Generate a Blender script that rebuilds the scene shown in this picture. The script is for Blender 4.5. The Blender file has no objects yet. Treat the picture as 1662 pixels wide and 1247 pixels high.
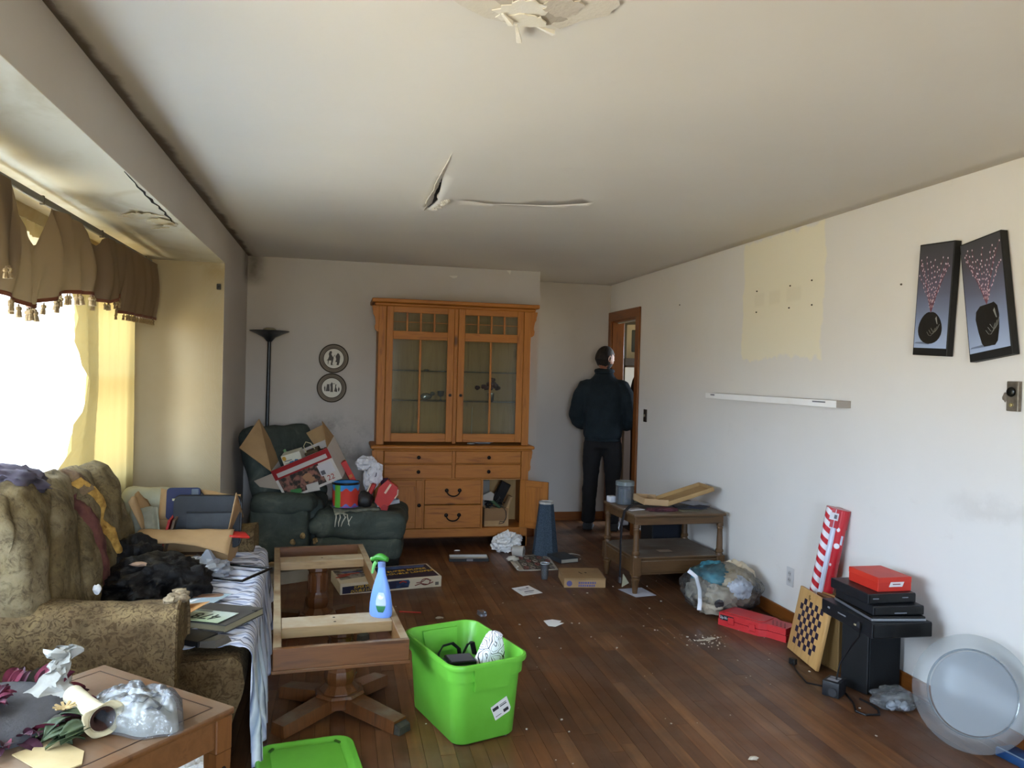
import bpy, bmesh, math, random
from math import sin, cos, pi, radians as rad
from mathutils import Vector as V, Matrix as MX, Euler, noise, geometry

S = bpy.context.scene
COL = S.collection
rng = random.Random(7)

# ---------------------------------------------------------------- camera
cam_d = bpy.data.cameras.new('camera')
cam = bpy.data.objects.new('camera', cam_d)
COL.objects.link(cam)
S.camera = cam
cam_d.sensor_fit = 'HORIZONTAL'
cam_d.sensor_width = 36.0
cam_d.lens = 36.0 * 1249.0 / 1662.0
cam_d.clip_start = 0.02
YAW, PITCH, ROLL = rad(12.61), rad(-0.714), rad(1.461)
fw = V((sin(YAW) * cos(PITCH), cos(YAW) * cos(PITCH), sin(PITCH)))
rt = fw.cross(V((0, 0, 1))).normalized()
up = rt.cross(fw)
r2 = rt * cos(ROLL) + up * sin(ROLL)
u2 = -rt * sin(ROLL) + up * cos(ROLL)
cam.matrix_world = MX(((r2.x, u2.x, -fw.x, 0), (r2.y, u2.y, -fw.y, 0), (r2.z, u2.z, -fw.z, 1.49), (0, 0, 0, 1)))

# ---------------------------------------------------------------- sky and exposure
S.view_settings.view_transform = 'Standard'
S.view_settings.look = 'None'
S.view_settings.gamma = 1.0
S.view_settings.use_curve_mapping = False
S.view_settings.exposure = 2.75
S.cycles.use_denoising = True
S.cycles.max_bounces = 10
S.cycles.diffuse_bounces = 6
S.cycles.transparent_max_bounces = 16
S.cycles.transmission_bounces = 8
S.cycles.caustics_reflective = False
S.cycles.caustics_refractive = False
S.cycles.sample_clamp_indirect = 6.0
W = bpy.data.worlds.new('overcast_sky')
S.world = W
W.use_nodes = True
wn = W.node_tree.nodes
wl = W.node_tree.links
tc = wn.new('ShaderNodeTexCoord')
sx = wn.new('ShaderNodeSeparateXYZ')
wl.new(tc.outputs['Generated'], sx.inputs[0])
wr = wn.new('ShaderNodeValToRGB')
wl.new(sx.outputs['Z'], wr.inputs[0])
e = wr.color_ramp.elements
wm = wn.new('ShaderNodeMapRange')
wm.inputs[1].default_value = -1.0
wl.new(sx.outputs['Z'], wm.inputs[0])
wl.new(wm.outputs[0], wr.inputs[0])
e[0].position = 0.47
e[0].color = (0.62, 0.50, 0.33, 1)
e[1].position = 0.54
e[1].color = (0.78, 0.92, 1.20, 1)
bg = wn['Background']
bg.inputs[1].default_value = 7.0
wl.new(wr.outputs[0], bg.inputs[0])


def portal(name, loc, rot, sx_, sy_):
    l = bpy.data.lights.new(name, 'AREA')
    l.shape = 'RECTANGLE'
    l.size = sx_
    l.size_y = sy_
    l.cycles.is_portal = True
    o = bpy.data.objects.new(name, l)
    o.location = loc
    o.rotation_euler = rot
    COL.objects.link(o)


portal('window_portal', (-1.47, 3.2, 1.42), (0, -pi / 2, 0), 1.3, 4.3)
portal('rear_fill_portal', (.2, -1.95, 1.42), (pi / 2, 0, 0), 1.2, 1.45)  # for the unseen fill window behind the camera
portal('kitchen_fill_portal', (5.15, 7.85, 1.55), (0, pi / 2, 0), 1.3, 1.9)  # for the unseen window added to light the kitchen


# ---------------------------------------------------------------- materials
def lin(c):
    if isinstance(c, str):
        c = [int(c[i:i + 2], 16) / 255 for i in (0, 2, 4)]
    return tuple(x / 12.92 if x <= .04045 else ((x + .055) / 1.055) ** 2.4 for x in c[:3]) + (1,)


_M = {}


class NT:
    def __init__(s, name):
        s.m = bpy.data.materials.new(name)
        s.m.use_nodes = True
        s.t = s.m.node_tree
        s.p = s.t.nodes['Principled BSDF']
        s.out = s.t.nodes['Material Output']
        _M[name] = s.m

    def n(s, kind, **kw):
        x = s.t.nodes.new('ShaderNode' + kind)
        for k, v in kw.items():
            if k[0] == 'i' and k[1:].isdigit():
                x.inputs[int(k[1:])].default_value = v
            else:
                setattr(x, k, v)
        return x

    def l(s, a, b):
        s.t.links.new(a, b)

    def coord(s, kind='Object', scale=(1, 1, 1), loc=(0, 0, 0), rot=(0, 0, 0)):
        if kind == 'World':
            g = s.n('NewGeometry').outputs['Position']
        else:
            g = s.n('TexCoord').outputs[kind]
        mp = s.n('Mapping')
        mp.inputs['Scale'].default_value = scale
        mp.inputs['Location'].default_value = loc
        mp.inputs['Rotation'].default_value = rot
        s.l(g, mp.inputs[0])
        return mp.outputs[0]

    def noise(s, co, scale, detail=4, rough=.55, dist=0):
        x = s.n('TexNoise')
        x.inputs['Scale'].default_value = scale
        x.inputs['Detail'].default_value = detail
        x.inputs['Roughness'].default_value = rough
        x.inputs['Distortion'].default_value = dist
        s.l(co, x.inputs['Vector'])
        return x.outputs[0]

    def ramp(s, fac, stops):
        x = s.n('ValToRGB')
        el = x.color_ramp.elements
        while len(el) < len(stops):
            el.new(.5)
        for q, (p, c) in zip(el, stops):
            q.position = p
            q.color = lin(c) if not isinstance(c, (int, float)) else (c, c, c, 1)
        s.l(fac, x.inputs[0])
        return x.outputs[0]

    def mix(s, fac, a, b, mode='MIX'):
        x = s.n('Mix', data_type='RGBA', blend_type=mode)
        for sock, v in ((x.inputs[0], fac), (x.inputs[6], a), (x.inputs[7], b)):
            if hasattr(v, 'links') or hasattr(v, 'is_linked'):
                s.l(v, sock)
            else:
                sock.default_value = v if isinstance(v, (int, float)) else lin(v)
        return x.outputs[2]

    def math(s, op, a, b=0.0):
        x = s.n('Math', operation=op)
        for sock, v in ((x.inputs[0], a), (x.inputs[1], b)):
            if isinstance(v, (int, float)):
                sock.default_value = v
            else:
                s.l(v, sock)
        return x.outputs[0]

    def bump(s, h, strength=.3, dist=.01):
        x = s.n('Bump')
        x.inputs['Strength'].default_value = strength
        x.inputs['Distance'].default_value = dist
        s.l(h, x.inputs['Height'])
        s.l(x.outputs[0], s.p.inputs['Normal'])

    def base(s, c):
        if isinstance(c, (tuple, list, str)):
            s.p.inputs['Base Color'].default_value = lin(c)
        else:
            s.l(c, s.p.inputs['Base Color'])

    def set(s, rough=.6, metal=0, spec=.5, coat=0, sheen=0):
        s.p.inputs['Roughness'].default_value = rough
        s.p.inputs['Metallic'].default_value = metal
        s.p.inputs['Specular IOR Level'].default_value = spec
        s.p.inputs['Coat Weight'].default_value = coat
        s.p.inputs['Sheen Weight'].default_value = sheen


def M(c, rough=.6, c2=None, scale=9, metal=0, bump=0, bscale=80, st=(1, 1, 1), lo=.35, hi=.65, spec=.4, coat=0, sheen=0, bdist=.004, name=None):
    """plain material: one colour, or two mixed by noise, with fine relief"""
    key = name or 'm_%s_%s_%g_%g_%g_%g_%s' % (c, c2, rough, scale, metal, bump, st)
    if key in _M:
        return _M[key]
    t = NT(key)
    t.set(rough, metal, spec, coat, sheen)
    co = t.coord('Object', st)
    if c2:
        t.base(t.ramp(t.noise(co, scale), [(lo, c), (hi, c2)]))
    else:
        n = t.noise(co, scale, 3)
        t.base(t.mix(t.math('MULTIPLY', n, .22), c, tuple(x * .72 for x in (lin_inv(c)))))
    if bump:
        t.bump(t.noise(co, bscale, 5), bump, bdist)
    return t.m


def lin_inv(c):
    if isinstance(c, str):
        return [int(c[i:i + 2], 16) / 255 for i in (0, 2, 4)]
    return c[:3]


def WOOD(name, a, b, dark, axis='z', scale=1.0, rough=.45, knots=0.0, dust=None, dustlim=.55, coat=.1):
    """grain runs along the local axis"""
    if name in _M:
        return _M[name]
    t = NT(name)
    t.set(rough, 0, .4, coat)
    st = {'x': (1.2, 14, 14), 'y': (14, 1.2, 14), 'z': (14, 14, 1.2)}[axis]
    co = t.coord('Object', tuple(k * scale for k in st))
    oi = t.n('ObjectInfo').outputs['Random']
    add = t.n('VectorMath', operation='ADD')
    t.l(co, add.inputs[0])
    cm = t.n('CombineXYZ')
    t.l(t.math('MULTIPLY', oi, 37.0), cm.inputs[0])
    t.l(t.math('MULTIPLY', oi, 17.0), cm.inputs[2])
    t.l(cm.outputs[0], add.inputs[1])
    g = t.noise(add.outputs[0], 2.2, 6, .6, .6)
    c = t.ramp(g, [(.3, a), (.52, b), (.75, dark)])
    if knots:
        kco = t.coord('Object', tuple({True: 2.2, False: 6.0}[i == 'xyz'.index(axis)] for i in range(3)))
        kadd = t.n('VectorMath', operation='ADD')
        t.l(kco, kadd.inputs[0])
        t.l(cm.outputs[0], kadd.inputs[1])
        vo = t.n('TexVoronoi')
        vo.inputs['Scale'].default_value = 1.0
        t.l(kadd.outputs[0], vo.inputs['Vector'])
        k = t.ramp(vo.outputs['Distance'], [(.06, 1.0), (.13, 0.0)])
        c = t.mix(t.math('MULTIPLY', k, knots), c, '3a1c0a')
    if dust:
        d = t.noise(t.coord('Object'), 6, 5, .65)
        nz = t.n('NewGeometry').outputs['Normal']
        sp = t.n('SeparateXYZ')
        t.l(nz, sp.inputs[0])
        m = t.math('MULTIPLY', t.ramp(d, [(dustlim - .2, 0.0), (dustlim + .1, 1.0)]), t.math('MAXIMUM', sp.outputs[2], 0.0))
        c = t.mix(m, c, dust)
        t.l(t.math('ADD', t.math('MULTIPLY', m, .4), rough), t.p.inputs['Roughness'])
    t.base(c)
    t.bump(g, .12, .003)
    return t.m


def GLASS(name, tint='ffffff', gloss=.08, rough=.05, haze=0.0, hazec='d8dcdc', bump=0, bscale=30, fres=.9):
    """clear sheet: lets light straight through, with a skin of reflection and optional milky haze"""
    if name in _M:
        return _M[name]
    t = NT(name)
    t.t.nodes.remove(t.p)
    tr = t.n('BsdfTransparent')
    tr.inputs[0].default_value = lin(tint)
    gl = t.n('BsdfGlossy')
    gl.inputs['Roughness'].default_value = rough
    lw = t.n('LayerWeight')
    lw.inputs[0].default_value = .25
    if bump:
        b = t.n('Bump')
        b.inputs['Strength'].default_value = bump
        b.inputs['Distance'].default_value = .02
        t.l(t.noise(t.coord('Object'), bscale, 4), b.inputs['Height'])
        t.l(b.outputs[0], gl.inputs['Normal'])
        t.l(b.outputs[0], lw.inputs['Normal'])
    mx = t.n('MixShader')
    t.l(t.math('ADD', t.math('MULTIPLY', lw.outputs['Fresnel'], fres), gloss), mx.inputs[0])
    t.l(tr.outputs[0], mx.inputs[1])
    t.l(gl.outputs[0], mx.inputs[2])
    last = mx.outputs[0]
    if haze:
        df = t.n('BsdfDiffuse')
        df.inputs[0].default_value = lin(hazec)
        m2 = t.n('MixShader')
        m2.inputs[0].default_value = haze
        t.l(last, m2.inputs[1])
        t.l(df.outputs[0], m2.inputs[2])
        last = m2.outputs[0]
    t.l(last, t.out.inputs[0])
    return t.m


def SHEER(name, c, clear=.3, transl=.7, weave=0):
    """thin curtain cloth: part open weave, part glowing through, part lit from the front"""
    if name in _M:
        return _M[name]
    t = NT(name)
    t.t.nodes.remove(t.p)
    d = t.n('BsdfDiffuse')
    d.inputs[0].default_value = lin(c)
    tl = t.n('BsdfTranslucent')
    tl.inputs[0].default_value = lin(c)
    tp = t.n('BsdfTransparent')
    m1 = t.n('MixShader')
    m1.inputs[0].default_value = transl
    t.l(d.outputs[0], m1.inputs[1])
    t.l(tl.outputs[0], m1.inputs[2])
    m2 = t.n('MixShader')
    m2.inputs[0].default_value = clear
    t.l(m1.outputs[0], m2.inputs[1])
    t.l(tp.outputs[0], m2.inputs[2])
    t.l(m2.outputs[0], t.out.inputs[0])
    return t.m


# ---------------------------------------------------------------- mesh building
def rotm(r):
    if r is None:
        return MX.Identity(4)
    if isinstance(r, MX):
        return r.to_4x4()
    return Euler(r).to_matrix().to_4x4()


class B:
    def __init__(s):
        s.bm = bmesh.new()

    def box(s, c, d, r=None, bev=0, seg=1):
        g = bmesh.ops.create_cube(s.bm, size=1.0, matrix=MX.Translation(c) @ rotm(r) @ MX.Diagonal((d[0], d[1], d[2], 1)))
        if bev:
            es = list({e for v in g['verts'] for e in v.link_edges})
            bmesh.ops.bevel(s.bm, geom=es, offset=bev, segments=seg, affect='EDGES', profile=.5)
        return s

    def b2(s, lo, hi, bev=0, seg=1):
        return s.box([(a + b) / 2 for a, b in zip(lo, hi)], [b - a for a, b in zip(lo, hi)], None, bev, seg)

    def hexa(s, bot, top):
        """eight corners: four below, four above, same order"""
        vs = [s.bm.verts.new(p) for p in list(bot) + list(top)]
        for f in ((3, 2, 1, 0), (4, 5, 6, 7), (0, 1, 5, 4), (1, 2, 6, 5), (2, 3, 7, 6), (3, 0, 4, 7)):
            s.bm.faces.new([vs[i] for i in f])
        return s

    def cyl(s, p0, p1, r0, r1=None, seg=16):
        p0, p1 = V(p0), V(p1)
        d = p1 - p0
        q = V((0, 0, 1)).rotation_difference(d).to_matrix().to_4x4()
        bmesh.ops.create_cone(s.bm, cap_ends=True, segments=seg, radius1=r0, radius2=r0 if r1 is None else r1, depth=d.length,
                              matrix=MX.Translation((p0 + p1) / 2) @ q)
        return s

    def lathe(s, prof, c=(0, 0, 0), seg=24, r=None, sq=1.0):
        m = MX.Translation(c) @ rotm(r)
        rings = []
        for (rr, z) in prof:
            if rr < 1e-5:
                rings.append([s.bm.verts.new(m @ V((0, 0, z)))])
            else:
                rings.append([s.bm.verts.new(m @ V((rr * cos(2 * pi * k / seg), sq * rr * sin(2 * pi * k / seg), z))) for k in range(seg)])
        for a, b in zip(rings, rings[1:]):
            for k in range(seg):
                k2 = (k + 1) % seg
                if len(a) == 1 and len(b) > 1:
                    s.bm.faces.new((a[0], b[k2], b[k]))
                elif len(b) == 1 and len(a) > 1:
                    s.bm.faces.new((a[k], a[k2], b[0]))
                elif len(a) > 1:
                    s.bm.faces.new((a[k], a[k2], b[k2], b[k]))
        return s

    def tube(s, pts, r, seg=8, flat=1.0):
        pts = [V(p) for p in pts]
        rings = []
        ref = None
        for i, p in enumerate(pts):
            t = (pts[min(i + 1, len(pts) - 1)] - pts[max(i - 1, 0)]).normalized()
            if ref is None:
                ref = t.orthogonal().normalized()
            ref = (ref - t * ref.dot(t)).normalized()
            bi = t.cross(ref)
            rr = r[i] if isinstance(r, (list, tuple)) else r
            rings.append([s.bm.verts.new(p + ref * rr * cos(2 * pi * k / seg) + bi * rr * flat * sin(2 * pi * k / seg)) for k in range(seg)])
        for a, b in zip(rings, rings[1:]):
            for k in range(seg):
                s.bm.faces.new((a[k], a[(k + 1) % seg], b[(k + 1) % seg], b[k]))
        s.bm.faces.new(rings[0][::-1])
        s.bm.faces.new(rings[-1])
        return s

    def prism(s, pts, h, m=None):
        """polygon in local xy, thickened along z from 0 to h"""
        m = rotm(None) if m is None else m
        a = [s.bm.verts.new(m @ V((x, y, 0))) for x, y in pts]
        b = [s.bm.verts.new(m @ V((x, y, h))) for x, y in pts]
        n = len(pts)
        s.bm.faces.new(a[::-1])
        s.bm.faces.new(b)
        for i in range(n):
            s.bm.faces.new((a[i], a[(i + 1) % n], b[(i + 1) % n], b[i]))
        return s

    def grid(s, fn, nu, nv, cu=False):
        g = [[s.bm.verts.new(fn(i / (nu if cu else nu - 1), j / (nv - 1))) for j in range(nv)] for i in range(nu)]
        for i in range(nu if cu else nu - 1):
            for j in range(nv - 1):
                i2 = (i + 1) % nu
                s.bm.faces.new((g[i][j], g[i2][j], g[i2][j + 1], g[i][j + 1]))
        return s

    def blob(s, c, rad_, sub=3, amp=.2, fr=3.0, seed=0, r=None, floor=None, octv=3, crease=False):
        m = rotm(r)
        g = bmesh.ops.create_icosphere(s.bm, subdivisions=sub, radius=1.0)
        for v in g['verts']:
            n = v.co.normalized()
            q = n * fr + V((seed * 7.3, seed * 3.1, 0))
            if crease:
                k = 1 + amp * (.55 * noise.noise(q) + .9 * (.28 - abs(noise.noise(q * 1.35 + V((9, 2, 4))))) + .5 * (.25 - abs(noise.noise(q * 3.1))) + .2 * (.25 - abs(noise.noise(q * 6.5))))
            else:
                k = 1 + amp * (noise.fractal(q, 1.0, 2.0, octv))
            p = m @ V((n.x * rad_[0] * k, n.y * rad_[1] * k, n.z * rad_[2] * k)) + V(c)
            if floor is not None and p.z < floor:
                p.z = floor + (floor - p.z) * .02
            v.co = p
        return s

    def done(s, name, mat, parent=None, smooth=35, solid=0, sub=0, loc=None, rot=None, kind=None, label=None):
        bmesh.ops.recalc_face_normals(s.bm, faces=s.bm.faces)
        me = bpy.data.meshes.new(name)
        s.bm.to_mesh(me)
        s.bm.free()
        me.materials.append(mat)
        return link(name, me, parent, smooth, solid, sub, loc, rot, kind, label)


def link(name, me, parent=None, smooth=35, solid=0, sub=0, loc=None, rot=None, kind=None, label=None):
    o = bpy.data.objects.new(name, me)
    COL.objects.link(o)
    if smooth and len(me.polygons):
        me.polygons.foreach_set('use_smooth', [True] * len(me.polygons))
        me.set_sharp_from_angle(angle=rad(smooth))
    if parent:
        o.parent = parent
    if loc is not None:
        o.location = loc
    if rot is not None:
        o.rotation_euler = rot
    if solid:
        k = o.modifiers.new('thickness', 'SOLIDIFY')
        k.thickness = solid
        k.offset = 0
    if sub:
        k = o.modifiers.new('round', 'SUBSURF')
        k.levels = k.render_levels = sub
    if kind:
        o['kind'] = kind
    if label:
        o['label'] = label
    return o


def tag(o, label, cat, group=None):
    o['label'] = label
    o['category'] = cat
    if group:
        o['group'] = group
    return o


def T(name, label, cat, loc=(0, 0, 0), rot=(0, 0, 0), group=None):
    o = bpy.data.objects.new(name, None)
    COL.objects.link(o)
    o.empty_display_size = .05
    o.location = loc
    o.rotation_euler = rot if isinstance(rot, (tuple, list)) else (0, 0, rot)
    return tag(o, label, cat, group)


def text(s, size, mat, parent, loc, rot=(0, 0, 0), sx_=1.0, name='lettering', shear=0, align='CENTER'):
    cu = bpy.data.curves.new('t', 'FONT')
    cu.body = s
    cu.size = size
    cu.extrude = .0005
    cu.align_x = align
    cu.align_y = 'CENTER'
    cu.shear = shear
    cu.resolution_u = 2
    tmp = bpy.data.objects.new('t', cu)
    COL.objects.link(tmp)
    bpy.context.view_layer.update()
    me = bpy.data.meshes.new_from_object(tmp.evaluated_get(bpy.context.evaluated_depsgraph_get()))
    bpy.data.objects.remove(tmp)
    me.materials.clear()
    me.materials.append(mat)
    o = link(name, me, parent, 0, loc=loc, rot=rot)
    o.scale.x = sx_
    return o


def lerp_pts(pts, x):
    if x <= pts[0][0]:
        return pts[0][1]
    for (a, b), (c, d) in zip(pts, pts[1:]):
        if x <= c:
            return b + (d - b) * (x - a) / (c - a)
    return pts[-1][1]


def fn3(x, y=0., z=0., f=1.0):
    return noise.noise(V((x * f, y * f, z * f)))


def rrect(w, d, r, n=5):
    out = []
    for cx, cy, a0 in ((w / 2 - r, d / 2 - r, 0), (-w / 2 + r, d / 2 - r, pi / 2), (-w / 2 + r, -d / 2 + r, pi), (w / 2 - r, -d / 2 + r, 1.5 * pi)):
        for k in range(n):
            a = a0 + pi / 2 * k / (n - 1)
            out.append((cx + r * cos(a), cy + r * sin(a)))
    return out


# ================================================================ the room
XL, XR, YB, YR, H = -0.784, 2.73, 6.88, 7.6, 2.44      # left wall, right wall, back wall, recess wall, ceiling
XW, YA, ZA = -1.40, 5.57, 2.20                          # window wall, far end of the window bay, bay ceiling
YN, YBAY = -1.8, 0.85                                   # wall behind the camera, near end of the bay


def wall_mat(name, base, second, stains):
    t = NT(name)
    t.set(.75, 0, .25)
    co = t.coord('World')
    n = t.noise(co, 1.1, 5, .6)
    c = t.ramp(n, [(.35, base), (.7, second)])
    n2 = t.noise(t.coord('World', (1, 1, 2.0)), 4.5, 6, .7)
    c = t.mix(t.ramp(n2, [(.62, 0.0), (.80, .22)]), c, stains)
    sp = t.n('SeparateXYZ')
    t.l(co, sp.inputs[0])
    return t, co, sp, c


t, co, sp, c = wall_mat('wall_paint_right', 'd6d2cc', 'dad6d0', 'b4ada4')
# bare yellow patch where something hung, ragged lower edge, with paler rectangles and six screw holes
ny = t.math('ADD', sp.outputs[1], t.math('MULTIPLY', t.math('SUBTRACT', t.noise(co, 5.0, 5, .6), .5), .16))
nz = t.math('ADD', sp.outputs[2], t.math('MULTIPLY', t.math('SUBTRACT', t.noise(co, 7.0, 6, .65), .5), .2))


def band(v, lo, hi, soft):
    a = t.n('MapRange', interpolation_type='SMOOTHSTEP', i1=lo - soft, i2=lo + soft)
    t.l(v, a.inputs[0])
    b = t.n('MapRange', interpolation_type='SMOOTHSTEP', i1=hi - soft, i2=hi + soft, i3=1.0, i4=0.0)
    t.l(v, b.inputs[0])
    return t.math('MULTIPLY', a.outputs[0], b.outputs[0])


patch = t.math('MULTIPLY', band(ny, 3.985, 4.89, .015), band(nz, 1.64, 2.43, .015))
c = t.mix(t.math('MULTIPLY', patch, .8), c, 'e4dcc2')
for (a, b) in ((4.20, 4.36), (4.43, 4.56), (4.62, 4.74)):
    q = t.math('MULTIPLY', band(sp.outputs[1], a, b, .012), band(sp.outputs[2], 1.99, 2.075, .012))
    c = t.mix(t.math('MULTIPLY', q, .3), c, 'cfc6ae')
# long scuff on the nearer part of the wall
q = t.math('MULTIPLY', band(ny, 2.5, 2.95, .12), band(nz, .93, .99, .05))
c = t.mix(t.math('MULTIPLY', q, .25), c, '9c948a')
t.base(c)
t.bump(t.noise(co, 25, 4), .06, .003)
MW_R = t.m

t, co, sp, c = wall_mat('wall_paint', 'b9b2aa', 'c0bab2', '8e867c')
# blotchy darker patch low on the back wall above the recliner, grime in the far corner
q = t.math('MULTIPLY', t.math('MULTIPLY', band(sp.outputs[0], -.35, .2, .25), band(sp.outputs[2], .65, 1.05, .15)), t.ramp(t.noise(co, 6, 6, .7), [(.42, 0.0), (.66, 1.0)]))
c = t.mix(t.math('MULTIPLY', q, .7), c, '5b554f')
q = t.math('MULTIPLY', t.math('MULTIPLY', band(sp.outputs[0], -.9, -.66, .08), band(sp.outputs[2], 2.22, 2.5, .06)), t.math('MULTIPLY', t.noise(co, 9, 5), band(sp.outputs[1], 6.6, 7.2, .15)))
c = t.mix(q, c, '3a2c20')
t.base(c)
t.bump(t.noise(co, 25, 4), .06, .003)
MW = t.m

t, co, sp, c = wall_mat('wall_paint_bay', 'a8997a', 'b2a486', '8a7858')
q = t.math('MULTIPLY', band(sp.outputs[2], 2.1, 2.4, .06), t.ramp(t.noise(t.coord('World', (1.0, .8, 1)), 2.6, 4, .6, 1.0), [(.5, 0.0), (.66, 1.0)]))
c = t.mix(t.math('MULTIPLY', q, .55), c, '9a8658')
t.base(c)
MW_B = t.m
t, co, sp, c = wall_mat('ceiling_paint_bay', 'd6d0bc', 'dad4c2', 'b4a584')
q = t.ramp(t.noise(t.coord('World', (1.0, .8, 1)), 2.6, 4, .6, 1.0), [(.5, 0.0), (.66, 1.0)])
c = t.mix(t.math('MULTIPLY', q, .35), c, 'a8966a')
t.base(c)
MW_BC = t.m

t, co, sp, c = wall_mat('ceiling_paint', 'd6d2ca', 'dad6ce', 'c0bab0')
nx = t.math('ADD', sp.outputs[0], t.math('MULTIPLY', t.math('SUBTRACT', t.noise(co, 3.0, 6, .65), .5), .10))
q = t.math('MULTIPLY', band(nx, -1.0, -.745, .02), band(sp.outputs[1], 1.7, 7.5, .4))
c = t.mix(t.math('MULTIPLY', q, .8), c, '4a3423')
t.base(c)
t.bump(t.noise(co, 2.2, 4), .25, .02)
MC = t.m

PLASTER = M('cfcac0', .9, 'e6e2d8', 20, bump=.6, bscale=50, name='broken_plaster')
DARKGAP = M('1c1612', .95, name='dark_void')
TRIM = WOOD('trim_wood', '6b3c17', '7a4519', '4d2a10', 'y', 1.0, .4)
TRIMV = WOOD('trim_wood_upright', '6f4019', '7d481c', '522d12', 'z', 1.0, .4)

# ---- floor: a slab with each plank laid on it
FLOOR = B().b2((XW - .1, YN - .1, -.08), (5.3, 10.3, -.014)).done('floor', M('2a1a10', .9), kind='structure')
t = NT('oak_plank')
t.set(.42, 0, .45, .15)
oi = t.n('ObjectInfo').outputs['Random']
pc = t.coord('World', (26, 1.6, 1))
ad = t.n('VectorMath', operation='ADD')
cx = t.n('CombineXYZ')
t.l(t.math('MULTIPLY', oi, 91.0), cx.inputs[1])
t.l(pc, ad.inputs[0])
t.l(cx.outputs[0], ad.inputs[1])
gr = t.noise(ad.outputs[0], 1.0, 6, .62, .4)
tone = t.ramp(oi, [(0.0, '52311a'), (.3, '663f22'), (.6, '724928'), (.85, '825834'), (1.0, '5b381d')])
c = t.mix(t.ramp(gr, [(.35, 0.0), (.75, .75)]), tone, '3a2110')
wco = t.coord('World')
wear = t.ramp(t.noise(wco, 1.3, 6, .65, .5), [(.42, 0.0), (.62, 1.0)])
c = t.mix(t.math('MULTIPLY', wear, .55), c, '3a2b20')
dust = t.ramp(t.noise(t.coord('World', (1, 1, 1), (3.1, 1.7, 0)), 2.1, 7, .72), [(.52, 0.0), (.72, 1.0)])
c = t.mix(t.math('MULTIPLY', dust, .30), c, '75665a')
t.base(c)
t.l(t.math('ADD', t.math('MULTIPLY', t.noise(wco, 4, 5), .5), .22), t.p.inputs['Roughness'])
t.bump(gr, .15, .002)
PLANK = t.m
PWID = .0605
pm = B().box((0, .5, -.007), (PWID - .0012, 1.0, .014)).bm
pme = bpy.data.meshes.new('plank')
pm.to_mesh(pme)
pm.free()
pme.materials.append(PLANK)
rest = B()
x = XW + PWID / 2
row = 0
npl = 0
while x < XR + .02:
    y = 1.2 - rng.uniform(0, 1.6)
    rest.b2((x - PWID / 2 + .0006, YN, -.014), (x + PWID / 2 - .0006, y - .001, 0))
    while y < YR:
        L = min(rng.choice((.9, 1.15, 1.4, 1.7, 2.0)), YR - y + .001)
        if L < .25:
            L = YR - y + .001
        shown = x > -.80 and y + L > 2.3 and npl < 300
        if shown:
            o = bpy.data.objects.new('plank', pme)
            COL.objects.link(o)
            o.parent = FLOOR
            o.location = (x, y, rng.uniform(-.0005, .0004))
            o.scale.y = L - .0012
            npl += 1
        else:
            rest.b2((x - PWID / 2 + .0006, y, -.014), (x + PWID / 2 - .0006, y + L - .0012, 0))
        y += L
    x += PWID
rest.done('planks_out_of_view', PLANK, FLOOR, 0, kind='stuff')

# ---- ceiling with the long split and the hanging tear
SLIT = [(.452, 3.60), (.462, 3.72), (.478, 3.90), (.486, 4.02), (.481, 4.09), (.503, 4.20), (.492, 4.30), (.476, 4.42), (.468, 4.47),
        (.466, 4.40), (.474, 4.26), (.470, 4.14), (.458, 4.05), (.464, 3.90), (.452, 3.74)]
CR = [(.585, 4.172), (.68, 4.186), (.76, 4.178), (.84, 4.158), (.905, 4.153), (.98, 4.135), (1.06, 4.118), (1.14, 4.086), (1.20, 4.050), (1.27, 4.005), (1.315, 3.955)]
CRW = [.001, .012, .014, .008, .013, .009, .006, .004, .004, .002, .001]
CRACK = [(x, y - w) for (x, y), w in zip(CR, CRW)] + [(x + .01, y + w * .5) for (x, y), w in reversed(list(zip(CR[1:-1], CRW[1:-1])))]


def seg_d(p, a, b):
    a, b, p = V(a), V(b), V(p)
    q = b - a
    k = max(0, min(1, (p - a).dot(q) / q.length_squared))
    return (p - a - q * k).length


def sag(x, y):
    d1 = min(seg_d((x, y), a, b) for a, b in zip(CR, CR[1:]))
    d2 = seg_d((x, y), (.455, 3.3), (.47, 4.47))
    z = .012 * math.exp(-d1 * 5) * (1.0 if y < 4.17 else .15) + .016 * math.exp(-d2 * 7) * (1.0 if x > .47 else .5)
    return z + .007 * fn3(x, y, 0, .9) + .004 * fn3(x, y, 5, 2.3)


pts = []
nx_, ny_ = 36, 95
for i in range(nx_):
    for j in range(ny_):
        px_, py_ = XL + (XR - XL) * i / (nx_ - 1), YN + (YR - YN) * j / (ny_ - 1)
        if all((seg_d((px_, py_), a, b) > .03) for a, b in list(zip(CR, CR[1:])) + [((.46, 3.55), (.47, 4.5))]):
            pts.append((px_, py_))
cons = []
for loop in (SLIT, CRACK):
    n0 = len(pts)
    pts += loop
    cons += [(n0 + k, n0 + (k + 1) % len(loop)) for k in range(len(loop))]
res = geometry.delaunay_2d_cdt([V(p) for p in pts], cons, [], 0, 1e-6)


def inside(p, loop):
    r = False
    for (x1, y1), (x2, y2) in zip(loop, loop[1:] + loop[:1]):
        if (y1 > p[1]) != (y2 > p[1]) and p[0] < (x2 - x1) * (p[1] - y1) / (y2 - y1) + x1:
            r = not r
    return r


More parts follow.
